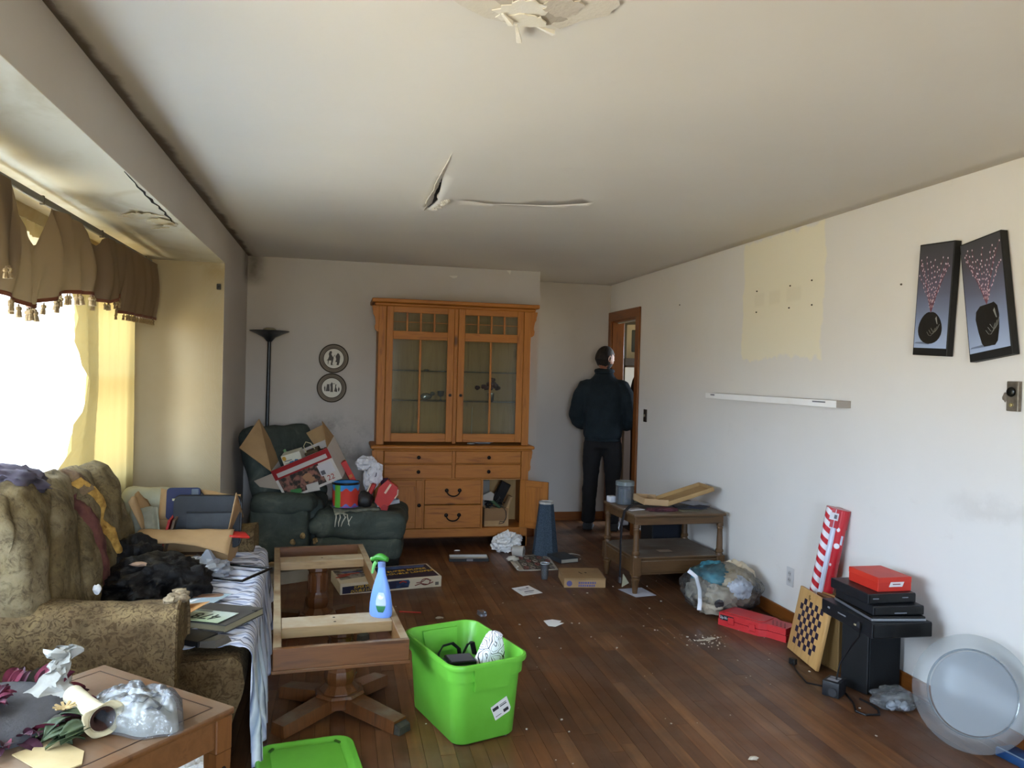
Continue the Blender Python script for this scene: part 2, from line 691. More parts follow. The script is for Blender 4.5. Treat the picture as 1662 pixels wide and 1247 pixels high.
b = B()
vs = [b.bm.verts.new((p.x, p.y, H - (sag(p.x, p.y) if XL + .02 < p.x < XR - .02 and p.y < YB else 0))) for p in res[0]]
for f in res[2]:
    cxy = (sum(res[0][k].x for k in f) / 3, sum(res[0][k].y for k in f) / 3)
    if not inside(cxy, SLIT) and not inside(cxy, CRACK):
        try:
            b.bm.faces.new([vs[k] for k in f])
        except ValueError:
            pass
CEIL = b.done('ceiling', MC, None, 60, kind='structure')
k = CEIL.modifiers.new('board', 'SOLIDIFY')
k.thickness = .013
k.offset = -1 if CEIL.data.polygons[0].normal.z < 0 else 1
B().b2((XW - .2, YN - .2, 2.62), (5.3, 10.3, 2.70)).done('roof_deck', DARKGAP, CEIL)
B().b2((.3, 3.3, 2.50), (.42, 4.8, 2.62)).b2((.9, 3.0, 2.47), (.95, 4.8, 2.62)).done('joist', M('3b2a1a', .9), CEIL)
# torn strip hanging from the left lip of the slit
b = B()
lip = [(.447, 3.22, .000), (.446, 3.35, .012), (.442, 3.50, .022), (.436, 3.64, .030), (.434, 3.78, .036), (.442, 3.92, .034), (.430, 4.03, .05), (.426, 4.14, .056), (.446, 4.26, .045), (.444, 4.36, .034), (.452, 4.47, .02)]
b.grid(lambda u, v: (lambda q, w: V((q[0] + (.455 + .012 * u - q[0]) * v + .004 * fn3(u * 40, v), q[1] + .01 * fn3(u * 31, v * 3), H - .002 - w * (.55 - .45 * v) * 1.3)))(
    (lerp_pts([(p[1], p[0]) for p in lip], 3.22 + 1.25 * u), 3.22 + 1.25 * u), lerp_pts([(p[1], p[2]) for p in lip], 3.22 + 1.25 * u)), 40, 5)
b.done('torn_flap', PLASTER, CEIL, 30, solid=.004)
for i in range(14):
    q = rng.uniform(0, 1)
    B().blob((.50 + .05 * q + rng.uniform(-.01, .02), 4.40 - .23 * q + rng.uniform(-.02, .02), H - .016), (.016, .02, .010), 1, .5, 2, i).done('plaster_crumb', PLASTER, CEIL, 0)
# the older break near the light: peeled paper, patches and one lifted shard
def ragged(w, d, n, seed, amp=.35):
    return [(w * .5 * (1 + amp * fn3(seed * 9.1, k * .9) + .16 * fn3(seed * 3.3, k * 2.7)) * cos(2 * pi * k / n), d * .5 * (1 + amp * fn3(seed * 9.1 + 4, k * .9) + .16 * fn3(seed, k * 3.1)) * sin(2 * pi * k / n)) for k in range(n)]


for i, (x, y, w, d, c_, z) in enumerate(((.45, 1.86, .42, .34, 'd2ccc0', .004), (.37, 1.95, .14, .10, 'b8b0a4', .006), (.44, 1.96, .13, .15, 'e6e2d8', .009), (.50, 1.95, .12, .12, 'aaa296', .007), (.46, 1.99, .10, .07, 'dedace', .013), (.535, 1.90, .10, .10, 'c4bcb0', .010))):
    B().prism(ragged(w, d, 30, i + 1), .003, MX.Translation((x, y, H - z - .004)) @ rotm((.03 * (i % 3 - 1), .03 * ((i + 1) % 3 - 1), 0))).done('peeling_layer', M(c_, .9, bump=.4), CEIL, 0)
for i, (x, y, l, a) in enumerate(((.405, 1.985, .05, .9), (.452, 2.06, .09, 1.25), (.52, 2.02, .05, .3))):
    B().hexa([(-l / 2, -.003, 0), (l / 2, -.007, 0), (l / 2, .008, 0), (-l / 2, .004, 0)], [(-l / 2, -.003, -.003), (l / 2, -.007, -.013), (l / 2, .008, -.011), (-l / 2, .004, -.002)]).done(
        'lifted_shard', PLASTER, CEIL, 0, loc=(x, y, H - .016), rot=(0, 0, a))



# ---- walls
def wall(name, boxes, m=MW):
    b = B()
    for lo, hi in boxes:
        b.b2(lo, hi)
    return b.done(name, m, None, 0, kind='structure')


DY0, DY1, DZ = 6.84, 7.53, 2.07                         # doorway in the right wall
WR = wall('wall_right', [((XR, YN, 0), (XR + .12, DY0, 2.5)), ((XR, DY0, DZ), (XR + .12, DY1, 2.5)), ((XR, DY1, 0), (XR + .12, YR + .1, 2.5))], MW_R)
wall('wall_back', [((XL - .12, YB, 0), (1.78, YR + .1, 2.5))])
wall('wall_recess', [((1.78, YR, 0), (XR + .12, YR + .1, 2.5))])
wall('wall_left', [((XL - .12, YA, 0), (XL, YB + .05, 2.5)), ((XL - .12, YN, 0), (XL, YBAY, 2.5)), ((XL - .05, YBAY, ZA + .002), (XL, YA, 2.5))])
wall('wall_bay', [((XW - .12, YA, 0), (XL - .0005, YA + .1, 2.5)), ((XW - .12, YBAY - .1, 0), (XL - .0005, YBAY, 2.5))], MW_B)
BAYC = wall('ceiling_bay', [((XW - .12, YBAY, ZA), (XL - .0005, YA, ZA + .1))], MW_BC)
wall('wall_near', [((XL - .12, YN - .12, 0), (-.4, YN, 2.5)), ((0.8, YN - .12, 0), (XR + .12, YN, 2.5)), ((-.4, YN - .12, 0), (0.8, YN, .7)), ((-.4, YN - .12, 2.15), (0.8, YN, 2.5))], MW_R)
WY0, WY1, WZ0, WZ1 = 1.10, 5.34, .78, 2.06
wall('wall_window', [((XW - .12, YBAY, 0), (XW, YA, WZ0)), ((XW - .12, YBAY, WZ1), (XW, YA, ZA)), ((XW - .12, YBAY, WZ0), (XW, WY0, WZ1)), ((XW - .12, WY1, WZ0), (XW, YA, WZ1))], MW_B)
# split plaster along the edge of the bay ceiling
SP = [(.006, 3.08, .000), (.010, 3.18, .003), (.012, 3.26, .002), (.020, 3.33, .006), (.016, 3.42, .010), (.026, 3.48, .004), (.021, 3.56, .013), (.030, 3.63, .009), (.020, 3.70, .004), (.028, 3.76, .010), (.022, 3.84, .005), (.034, 3.90, .010), (.030, 3.99, .006), (.040, 4.06, .004), (.045, 4.12, .0)]
B().prism([(XL - d - w * .5, y) for d, y, w in SP] + [(XL - d + w * .5 + .001, y) for d, y, w in reversed(SP)], .002, MX.Translation((0, 0, ZA - .0022))).done('split', DARKGAP, BAYC, 0)
for i, (x, y, w, d, z) in enumerate(((-.87, 4.05, .10, .16, .006), (-.93, 3.95, .16, .22, .003), (-.84, 4.10, .05, .10, .016), (-.90, 4.2, .07, .05, .012))):
    ring = ragged(w, d, 34, i + 11, .8)
    B().prism(ring, .003, MX.Translation((x, y, ZA - z - .004)) @ rotm((.06 * i, -.05 * i, 0))).done('peeling_layer', M(('cdbf9c', 'd6cbae', 'e0d8c4', 'c8b88e')[i], .9), BAYC, 0)

# ---- baseboards and door
B().b2((XR - .016, YN, 0), (XR, DY0 - .10, .085), .004).b2((XR - .022, YN, 0), (XR, DY0 - .10, .018), .004).done('baseboard_right', TRIM, None, kind='structure')
TRX = WOOD('trim_wood_cross', '6b3c17', '7a4519', '4d2a10', 'x', 1.0, .4)
B().b2((1.78, YR - .016, 0), (XR - .02, YR, .09), .004).b2((1.78, YR - .022, 0), (XR - .02, YR, .018), .004).done('baseboard_recess', TRX, None, kind='structure')
B().b2((XL, YB - .016, 0), (1.78, YB, .09), .004).done('baseboard_back', TRX, None, kind='structure')
B().b2((XL, YA + .02, 0), (XL + .016, YB - .02, .09), .004).done('baseboard_left', TRIM, None, kind='structure')
D = bpy.data.objects.new('door_1', None)
COL.objects.link(D)
D['kind'] = 'structure'
for y0, y1, z0, z1 in ((DY0 - .085, DY0 + .01, 0, DZ + .085), (DY1 - .01, YR - .004, 0, DZ + .085)):
    B().b2((XR - .02, y0, z0), (XR, y1, z1), .005).done('casing', TRIMV, D)
B().b2((XR - .021, DY0 - .085, DZ - .01), (XR, YR - .004, DZ + .085), .005).done('casing', TRIM, D)
for y0, y1 in ((DY0, DY0 + .02), (DY1 - .02, DY1)):
    B().b2((XR - .001, y0, 0), (XR + .125, y1, DZ), .002).done('jamb', TRIMV, D)
B().b2((XR - .001, DY0 + .02, DZ - .02), (XR + .13, DY1 - .02, DZ), .002).done('jamb', TRIM, D)
B().b2((XR + .05, DY0 + .02, DZ - .032), (XR + .065, DY1 - .02, DZ - .02)).done('stop_strip', M('a8a094', .6), D)
# the room beyond the doorway
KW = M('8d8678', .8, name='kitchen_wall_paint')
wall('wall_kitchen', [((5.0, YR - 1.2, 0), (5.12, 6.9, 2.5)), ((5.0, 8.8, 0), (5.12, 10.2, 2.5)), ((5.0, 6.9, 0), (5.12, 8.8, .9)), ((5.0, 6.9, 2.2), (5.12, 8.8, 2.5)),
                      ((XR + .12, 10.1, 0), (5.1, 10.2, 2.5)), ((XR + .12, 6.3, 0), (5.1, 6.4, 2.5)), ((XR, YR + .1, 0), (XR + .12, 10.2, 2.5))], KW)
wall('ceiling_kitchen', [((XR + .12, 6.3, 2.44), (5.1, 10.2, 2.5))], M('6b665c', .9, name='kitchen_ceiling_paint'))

# ---- front window
WN = bpy.data.objects.new('window_1', None)
COL.objects.link(WN)
WN['kind'] = 'structure'
WHITE = M('d9d4c4', .5, name='window_paint')
for lo, hi in (((XW - .10, WY0, WZ0), (XW - .02, WY0 + .05, WZ1)), ((XW - .10, WY1 - .05, WZ0), (XW - .02, WY1, WZ1)), ((XW - .10, WY0 + .05, WZ0), (XW - .02, WY1 - .05, WZ0 + .05)), ((XW - .10, WY0 + .05, WZ1 - .05), (XW - .02, WY1 - .05, WZ1))):
    B().b2(lo, hi, .004).done('window_frame', WHITE, WN)
for y in (2.55, 4.42):
    B().b2((XW - .09, y - .035, WZ0 + .05), (XW - .03, y + .035, WZ1 - .05), .004).done('mullion', WHITE, WN)
for y0, y1 in ((WY0 + .05, 2.55 - .035), (4.42 + .035, WY1 - .05)):
    B().b2((XW - .085, y0, 1.40), (XW - .035, y1, 1.44), .004).done('meeting_rail', WHITE, WN)
for y0, y1 in ((WY0 + .05, 2.515), (2.585, 4.385), (4.455, WY1 - .05)):
    B().b2((XW - .062, y0, WZ0 + .05), (XW - .058, y1, WZ1 - .05)).done('pane', GLASS('window_glass', 'f2f6f6', .02, .02), WN)
B().b2((XW - .01, WY0 - .06, WZ0 - .035), (XW + .03, WY1 + .06, WZ0 - .002), .006).done('sill', WHITE, WN)
for lo, hi in (((XW, WY0 - .06, WZ0), (XW + .018, WY0, WZ1 + .06)), ((XW, WY1, WZ0), (XW + .018, WY1 + .06, WZ1 + .06)), ((XW, WY0 - .06, WZ1), (XW + .018, WY1 + .06, WZ1 + .07))):
    B().b2(lo, hi, .004).done('casing', WHITE, WN)
# unseen window behind the camera, added and sized as fill light
W2 = bpy.data.objects.new('rear_fill_window', None)
COL.objects.link(W2)
W2['kind'] = 'structure'
for lo, hi in (((-.4, YN - .10, .7), (-.35, YN - .02, 2.15)), ((.75, YN - .10, .7), (0.8, YN - .02, 2.15)), ((-.35, YN - .10, .7), (.75, YN - .02, .75)), ((-.35, YN - .10, 2.10), (.75, YN - .02, 2.15)), ((-.35, YN - .09, 1.40), (.75, YN - .03, 1.44))):
    B().b2(lo, hi, .004).done('window_frame', WHITE, W2)
B().b2((-.35, YN - .062, .75), (.75, YN - .058, 2.10)).done('pane', GLASS('window_glass', 'f2f6f6', .02, .02), W2)
W3 = bpy.data.objects.new('kitchen_fill_window', None)  # unseen window added to brighten the room beyond the doorway
COL.objects.link(W3)
W3['kind'] = 'structure'
for lo, hi in (((5.02, 6.9, .9), (5.10, 6.95, 2.2)), ((5.02, 8.75, .9), (5.10, 8.8, 2.2)), ((5.02, 6.95, .9), (5.10, 8.75, .95)), ((5.02, 6.95, 2.15), (5.10, 8.75, 2.2))):
    B().b2(lo, hi, .004).done('window_frame', WHITE, W3)
B().b2((5.058, 6.95, .95), (5.062, 8.75, 2.15)).done('pane', GLASS('window_glass', 'f2f6f6', .02, .02), W3)
# ================================================================ curtains
CLOTH_BR = M('6f6048', .9, '7d6d54', 3, bump=.15, bscale=300, sheen=.2, name='valance_cloth')
_vt = NT('valance_cloth_thin')
_vt.t.nodes.remove(_vt.p)
_a = _vt.n('BsdfDiffuse', i0=lin('705f4c'))
_b = _vt.n('BsdfTranslucent', i0=lin('8a7450'))
_x = _vt.n('MixShader', i0=.07)
_vt.l(_a.outputs[0], _x.inputs[1])
_vt.l(_b.outputs[0], _x.inputs[2])
_vt.l(_x.outputs[0], _vt.out.inputs[0])
VAL = _vt.m
ROD = T('curtain_rod', 'long grey metal curtain track under the bay ceiling above the brown valance', 'curtain rod', (-1.2, 0, 0))
B().b2((-.012, 1.0, 2.140), (.004, 5.36, 2.168), .003).done('track', M('6a6458', .5, metal=.4), ROD)
for y in (1.3, 2.4, 3.5, 4.3, 5.2):
    B().b2((-.012, y - .005, 2.134), (.006, y + .005, 2.172), .002).done('bracket', M('5a5448', .5, metal=.4), ROD)
B().b2((-.19, 5.345, 2.142), (.004, 5.36, 2.166), .002).done('return_arm', M('6a6458', .5, metal=.4), ROD)

VTOP = [(2.95, 2.13), (3.093, 2.125), (3.12, 2.105), (3.232, 2.015), (3.364, 1.943), (3.441, 2.03), (3.522, 2.132), (3.679, 2.135), (3.892, 2.132), (4.007, 2.088), (4.119, 2.066), (4.194, 2.11), (4.30, 2.14), (4.692, 2.142), (5.37, 2.145)]
VBOT = [(2.95, 1.74), (3.11, 1.715), (3.19, 1.698), (3.332, 1.70), (3.455, 1.734), (3.623, 1.78), (3.772, 1.803), (4.155, 1.826), (4.172, 1.80), (4.30, 1.80), (4.42, 1.84), (4.53, 1.858), (4.575, 1.775), (4.60, 1.772), (5.37, 1.785)]


def val_x(y, v):
    f = .022 * sin((y - .10 * v) * 21 + 2.0 * sin(y * 5)) + .016 * sin(y * 43 + v * 2)
    f *= (.35 + .65 * v) * (1.0 if y < 4.6 else .25)
    deep = sum(math.exp(-((y - a - (v - .3) * k) / .05) ** 2) for a, k in ((3.37, -.12), (4.12, .05), (3.62, .2)))
    return -1.172 + f - .045 * deep * sin(pi * min(1, v * 1.1 + .1)) + .02 * sin(pi * v)


VAL_T = T('valance', 'drooping brown cloth valance with tasselled lower edge across the window bay', 'valance')
b = B()
b.grid(lambda u, v: (lambda y: (lambda z0, z1: V((val_x(y, v), y, z0 + (z1 - z0) * v)))(lerp_pts(VTOP, y), lerp_pts(VBOT, y)))(2.95 + 2.42 * u), 150, 16)
b.done('cloth', VAL, VAL_T, 60)
B().grid(lambda u, v: V((-1.168 - .20 * u - .004 * sin(u * 14), 5.372 + .004 * sin(u * 9), 2.145 - .36 * v)), 8, 6).done('return_cloth', VAL, VAL_T, 60)
# nearer swag, hanging in front and stopping higher
b = B()
b.grid(lambda u, v: (lambda y: V((-1.145 + .03 * sin(y * 17 + v * 2) * v, y - .07 * (1 - v) * (u > .9), 2.13 - (.29 - .05 * sin((y - 1.0) * 3.0)) * v)))(1.0 + 2.11 * u), 70, 10)
b.done('swag', VAL, VAL_T, 60)
EDGE = M('6b3a22', .8)
b = B()
b.grid(lambda u, v: (lambda y: V((val_x(y, 1) + .003, y, lerp_pts(VBOT, y) + .016 * (1 - v) - .002)))(2.95 + 2.42 * u), 150, 2)
b.done('edge_braid', EDGE, VAL_T, 60, solid=.003)
TM = M('8a7552', .9, '5f4a30', 60)
tb = B()
tb.lathe([(0, .0), (.003, -.002), (.003, -.008), (.009, -.011), (.010, -.018), (.006, -.023), (.008, -.026), (.010, -.044), (0, -.045)], seg=8)
tme = bpy.data.meshes.new('tassel')
tb.bm.to_mesh(tme)
tme.materials.append(TM)
y = 2.98
while y < 5.34:
    o = bpy.data.objects.new('tassel', tme)
    COL.objects.link(o)
    o.parent = VAL_T
    o.location = (val_x(y, 1) + .003, y, lerp_pts(VBOT, y) - .002)
    o.rotation_euler = (rng.uniform(-.15, .15), rng.uniform(-.15, .15), 0)
    s_ = 1.15 if y < 4.2 else .8
    o.scale = (s_, s_, s_)
    y += .044 if y < 4.2 else .032
for k in range(9):
    o = bpy.data.objects.new('tassel', tme)
    COL.objects.link(o)
    o.parent = VAL_T
    o.location = (-1.14 + .03 * sin((3.10 - k * .045) * 17 + 2), 3.10 - k * .045, 2.13 - (.29 - .05 * sin((2.10 - k * .045) * 3.0)))

SH = SHEER('white_voile', 'd4dce2', .26, .70)
YEL = SHEER('yellow_voile', '917e50', .0, .32)
LACE = SHEER('cream_lace', 'e0cc94', .5, .6)


def folds(y, z, a=.02, f=26):
    return a * sin(y * f + 1.2 * sin(z * 2.5 + y * 3)) + a * .5 * sin(y * f * 2.3 + z * 1.5)


o = B().grid(lambda u, v: (lambda y, z: V((-1.335 + .8 * folds(y, z, .018, 23) * (1 + .4 * v) + 0 * y, y + .03 * sin(v * 3 + y * 9), z)))(1.62 + 2.98 * u, 2.05 - 1.75 * v), 220, 14).done('sheer_curtain', SH, None, 60)
tag(o, 'white translucent sheer curtain glowing in front of the window', 'curtain')
YL = [(0, 3.98), (.18, 4.04), (.32, 4.143), (.44, 4.256), (.53, 4.24), (.63, 4.11), (.74, 3.90), (1, 3.55)]
o = B().grid(lambda u, v: (lambda y0: (lambda y, z: V((-1.285 + folds(y, z, .014, 30) * (1 - .25 * u) + (1 - u) ** 4 * .03, y, z)))(y0 + (5.30 - y0) * u, 2.06 - 1.45 * v))(lerp_pts(YL, v)), 90, 26).done('yellow_curtain', YEL, None, 60)
tag(o, 'pale yellow drape swept aside at the far end of the window', 'curtain')
o = B().grid(lambda u, v: (lambda y: V((-1.374 + .006 * sin(y * 60), y, 2.125 - .30 * v - .015 * abs(sin(y * 26)) * (v > .9))))(2.2 + 3.05 * u), 120, 5).done('lace_panel', LACE, None, 60)
tag(o, 'cream lace strip seen through the gaps above the valance', 'curtain')

# ================================================================ sofa
t = NT('sofa_damask')
t.set(.92, 0, .2)
co = t.coord('Object')
n1 = t.noise(co, 7, 6, .65, .8)
n2 = t.noise(co, 34, 4, .6, 2.5)
n3 = t.noise(co, 2.2, 5, .7)
c = t.ramp(n1, [(.32, '54452e'), (.5, '6f5d41'), (.68, '86724f')])
c = t.mix(t.ramp(n2, [(.48, 0.0), (.58, .75)]), c, '3f2f1c')
c = t.mix(t.ramp(n3, [(.50, 0.0), (.72, .7)]), c, '453018')
t.base(c)
t.bump(n2, .5, .008)
SOFA_M = t.m
t = NT('sofa_velour')
t.set(.9, 0, .2)
co = t.coord('Object')
c = t.ramp(t.noise(co, 6, 6, .65, 1.0), [(.30, '4a3f2a'), (.55, '68593c'), (.75, '80704c')])
c = t.mix(t.ramp(t.noise(co, 17, 6, .75, 1.5), [(.50, 0.0), (.66, .75)]), t.mix(t.ramp(t.noise(t.coord('Object', (1, 1, 1), (4, 2, 1)), 3.5, 6, .7), [(.45, 0.0), (.7, .65)]), c, '9c8f72'), '33281a')
t.base(c)
t.bump(t.noise(co, 45, 4, .6, 1.5), .45, .006)
SOFA_B = t.m
SOFA = T('sofa', 'long worn beige brocade sofa with torn tufted back under the window', 'sofa')
PROF = [(-.93, .42), (-.94, .50), (-.955, .62), (-.985, .76), (-1.015, .88), (-1.045, .97), (-1.085, 1.045), (-1.14, 1.075), (-1.19, 1.04), (-1.215, .93), (-1.22, .70), (-1.22, .06)]


def back_pt(y, v, lift=0.0):
    k = v * (len(PROF) - 1)
    i = min(int(k), len(PROF) - 2)
    f = k - i
    x = PROF[i][0] + (PROF[i + 1][0] - PROF[i][0]) * f
    z = PROF[i][1] + (PROF[i + 1][1] - PROF[i][1]) * f
    sl = (y - 2.9) / 1.45
    front = max(0.0, sin(pi * min(1, max(0, v / .82))))
    ph = (y - .42 * v + .05 * sin(v * 9)) * 19.0
    rid = .055 * (abs(sin(ph * .5)) ** .55) - .03
    rid += .035 * fn3(x, y, z, 4.5) + .014 * fn3(x, y, z, 13)
    d = rid * front + lift
    end = max(0, (y - 4.10) / .2)
    near = max(0.0, min(1.0, 1 - (y - 2.84) / .16))
    sc = .45 + .55 * math.sqrt(max(0.0, 1 - near * near))
    x, z = -1.08 + (x + 1.08) * sc, .60 + (z - .60) * (.6 + .4 * sc)
    return V((x + d * .75 - .10 * sl * .4 - .05 * end ** 2 * front, y, z - .075 * max(0, sl) * min(1, v * 2) + d * .55 - .16 * end ** 2 * front))


b = B().grid(lambda u, v: back_pt(2.84 + 1.46 * u ** 1.15, v), 120, 50)
b.bm.verts.ensure_lookup_table()
for k in (0, 119):
    b.bm.faces.new([b.bm.verts[k * 50 + j] for j in range(50)])
b.done('back', SOFA_B, SOFA, 60)


def strip(y0, y1, w0, w1, v0, v1, lift, seed, nu=8, nv=26):
    def f(u, v):
        vv = v0 + (v1 - v0) * v
        y = y0 + (y1 - y0) * v + (u - .5) * (w0 + (w1 - w0) * v) * (1 + .5 * fn3(v * 9, seed, u * 2))
        return back_pt(y, vv, lift * sin(pi * u) ** .5 - .004 + .010 * fn3(u * 4, v * 22, seed))
    return B().grid(f, nu, nv)


strip(3.90, 3.60, .06, .075, .10, .52, .030, 3).done('foam_strip', M('c49a4c', .95, '8f6a2c', 30, bump=1, bscale=40, name='old_foam'), SOFA, 60, label='yellow foam showing through the torn back')
strip(3.66, 3.52, .20, .03, .04, .46, .026, 8).done('torn_lining', M('4c2622', .9, '6b4034', 16, bump=.5, name='torn_lining'), SOFA, 60, label='dark red lining hanging from the tear')
strip(3.88, 3.72, .07, .05, .02, .14, .020, 12, 6, 8).done('torn_ticking', M('c4beb4', .9, '8a8278', 20), SOFA, 60, label='white scrap of ticking in the tear')
strip(3.64, 3.60, .10, .03, .44, .62, .030, 5, 8, 12).done('torn_edge', M('54402e', .9, '7a664a', 20, bump=.7), SOFA, 60)
# near arm
AX0, AX1 = -1.19, -.535


def arm(u, v, y0, y1, ztop, x0, x1):
    a = v * 2 * pi
    cy, hw = (y0 + y1) / 2, (y1 - y0) / 2
    zz = [(-1, 0.06), (-1.02, .30), (-1.06, ztop - .12), (-.95, ztop - .03), (-.5, ztop), (.1, ztop), (.7, ztop - .02), (1.0, ztop - .09), (1.0, .30), (1, .06)]
    k = v * (len(zz) - 1)
    i = min(int(k), len(zz) - 2)
    f = k - i
    yy = zz[i][0] + (zz[i + 1][0] - zz[i][0]) * f
    z = zz[i][1] + (zz[i + 1][1] - zz[i][1]) * f
    return V((x0 + (x1 - x0) * u, cy + yy * hw, z + (.006 * fn3(u * 7, v * 9) + .012 * sin(u * 5 + 1)) * (z > .2)))


b = B().grid(lambda u, v: arm(u, v, 2.83, 3.06, .66, AX0, AX1), 26, 40)
b.done('arm', SOFA_M, SOFA, 50)
b = B()
loop = [arm(1, k / 39, 2.83, 3.06, .66, AX0, AX1) for k in range(40)]
b.bm.faces.new([b.bm.verts.new(p + V((.001, 0, 0))) for p in loop])
b.tube([p + V((0, 0, 0)) for p in loop], .009, 6)
b.done('arm_front', SOFA_M, SOFA, 30)
for k in range(9):
    B().blob((-.545 + rng.uniform(-.03, .015), 2.90 + .1 * rng.random(), .662), (.022, .025, .014), 2, .5, 4, k).done('frayed_tuft', M('a8977a', .95, '5e4e3a', 40, bump=.8), SOFA, 50)
B().grid(lambda u, v: arm(u, v, 4.50, 4.78, .60, AX0, -.45), 14, 30).done('arm', SOFA_M, SOFA, 50)
b = B()
b.bm.faces.new([b.bm.verts.new(arm(1, k / 29, 4.50, 4.78, .60, AX0, -.45) + V((.001, 0, 0))) for k in range(30)])
b.done('arm_front', SOFA_M, SOFA, 30)


def seat(u, v):
    ring = [(-.75, .06), (-.75, .42), (-.36, .435), (-.325, .41), (-.315, .34), (-.33, .27), (-.355, .20), (-.375, .12), (-.385, .06)]
    k = v * (len(ring) - 1)
    i = min(int(k), len(ring) - 2)
    f = k - i
    x = ring[i][0] + (ring[i + 1][0] - ring[i][0]) * f
    z = ring[i][1] + (ring[i + 1][1] - ring[i][1]) * f
    return V((x + .01 * fn3(u * 9, v * 5) - .055 * 1.82 * u, 2.93 + 1.82 * u, z + .012 * fn3(u * 7, v * 6, 3) * (v > .2)))


B().grid(seat, 60, 30).done('seat_front', SOFA_M, SOFA, 60)
b = B().grid(lambda u, v: (lambda p, q: V((p.x + (q.x - p.x) * u, p.y - .02 * sin(pi * u) * sin(pi * v) + .012 * fn3(u * 6, v * 6), p.z + (q.z - p.z) * u)))(V((-.62, 2.93, .06 + .36 * v)), seat(0, 1 - .75 * v)), 12, 16)
b.done('seat_end', SOFA_M, SOFA, 60)
B().b2((-1.16, 3.04, .08), (-.65, 4.55, .42), .03, 2).done('seat_base', SOFA_B, SOFA)
B().b2((-.60, 3.0, .0), (-.42, 4.7, .08)).b2((-1.1, 2.9, 0), (-.60, 4.7, .07)).done('plinth', M('1c1510', .9), SOFA)

# striped sheet thrown over the seat
t = NT('striped_sheet')
t.set(.9, 0, .2)
co = t.coord('UV') if False else t.coord('Object')
sp = t.n('SeparateXYZ')
t.l(co, sp.inputs[0])
yw = t.math('ADD', sp.outputs[1], t.math('MULTIPLY', t.math('SUBTRACT', t.noise(co, 5, 3), .5), .05))
st = t.math('FRACT', t.math('MULTIPLY', yw, 9.0))
c = t.ramp(st, [(0.0, 'dfe2ee'), (.30, 'd2d8ea'), (.36, '4c5470'), (.44, '8d98b8'), (.52, 'dfe3ef'), (.70, '9aa6c6'), (.78, 'e4e6f0'), (.90, '39405a'), (.96, 'dfe2ee')])
gr = t.math('MULTIPLY', t.ramp(t.noise(co, 2.7, 5, .7), [(.45, 0.0), (.7, 1.0)]), .35)
c = t.mix(gr, c, '6d675e')
t.base(c)
SHEET_M = t.m


def sheet(u, v):
    y = 2.945 + 1.63 * u
    L = v * 1.02
    wr = .010 * sin(y * 31 + 3 * sin(L * 7) + 4 * fn3(y * 2, L * 3)) + .010 * fn3(y * 7, L * 9) + .006 * fn3(y * 21, L * 22)
    if L < .40:
        x, z = -.735 + L, .452 + abs(wr) * 1.2 + .012 * (1 - L)
    elif L < .50:
        a = (L - .40) / .10 * pi / 2
        x, z = -.335 + .045 * sin(a), .425 + .045 * cos(a) + wr * .3
    else:
        d = L - .50
        hem = .42 - .16 * max(0, (u - .55) / .45) * 1.0 - .05 * max(0, .14 - u) * 0
        d = d / .52 * hem
        fl = .016 * sin(y * 46 + 2 * sin(y * 9)) + .012 * sin(y * 83)
        x, z = -.290 + fl * min(1, d * 4) + .05 * d, .425 - d
    return V((x - .055 * (y - 2.95), y + .02 * sin(L * 9 + y * 4) + .012 * fn3(y * 3, L * 5, 2), max(z, .006 + abs(wr) * .3)))


o = B().grid(sheet, 170, 60).done('bed_sheet', SHEET_M, None, 80, solid=.002)
tag(o, 'crumpled blue and white striped sheet draped over the sofa seat', 'sheet')

# ================================================================ china cabinet
PINE = ('96591c', 'a86824', '744012')
PV = WOOD('pine_upright', *PINE, 'z', 1.0, .55, .8, None, .55, 0)
PH = WOOD('pine_cross', *PINE, 'x', 1.0, .55, .8, None, .55, 0)
PY = WOOD('pine_depth', *PINE, 'y', 1.0, .4, .5)
PD = WOOD('pine_inside', 'a8824e', 'b6915a', '8a6a3e', 'z', .6, .6, .3)
IRON = M('1d1713', .45, metal=.6)
CAB = T('china_cabinet', 'tall knotty pine china cabinet with two glass doors against the back wall', 'cabinet', (.96, 6.48, 0))
BW = .655   # half width of the body


def cb(name, lo, hi, m, parent=CAB, bev=.003):
    return B().b2(lo, hi, bev).done(name, m, parent)


for s_ in (-1, 1):
    cb('side_panel', (min(s_ * BW, s_ * (BW - .022)), .02, .0), (max(s_ * BW, s_ * (BW - .022)), .385, .84), PV)
    cb('corner_post', (min(s_ * BW, s_ * (BW - .065)), 0, 0), (max(s_ * BW, s_ * (BW - .065)), .03, .84), PV)
    cb('side_panel', (min(s_ * .655, s_ * .635), .06, .875), (max(s_ * .655, s_ * .635), .385, 2.03), PV)
    cb('corner_post', (min(s_ * .655, s_ * .592), .03, .875), (max(s_ * .655, s_ * .592), .062, 2.05), PV)
cb('counter', (-.70, -.03, .842), (.70, .395, .872), PH, bev=.008)
cb('counter_moulding', (-.68, -.018, .826), (.68, .39, .842), PH, bev=.005)
cb('cornice', (-.715, -.03, 2.062), (.715, .395, 2.095), PH, bev=.006)
cb('cornice_moulding', (-.69, .005, 2.035), (.69, .39, 2.062), PH, bev=.008)
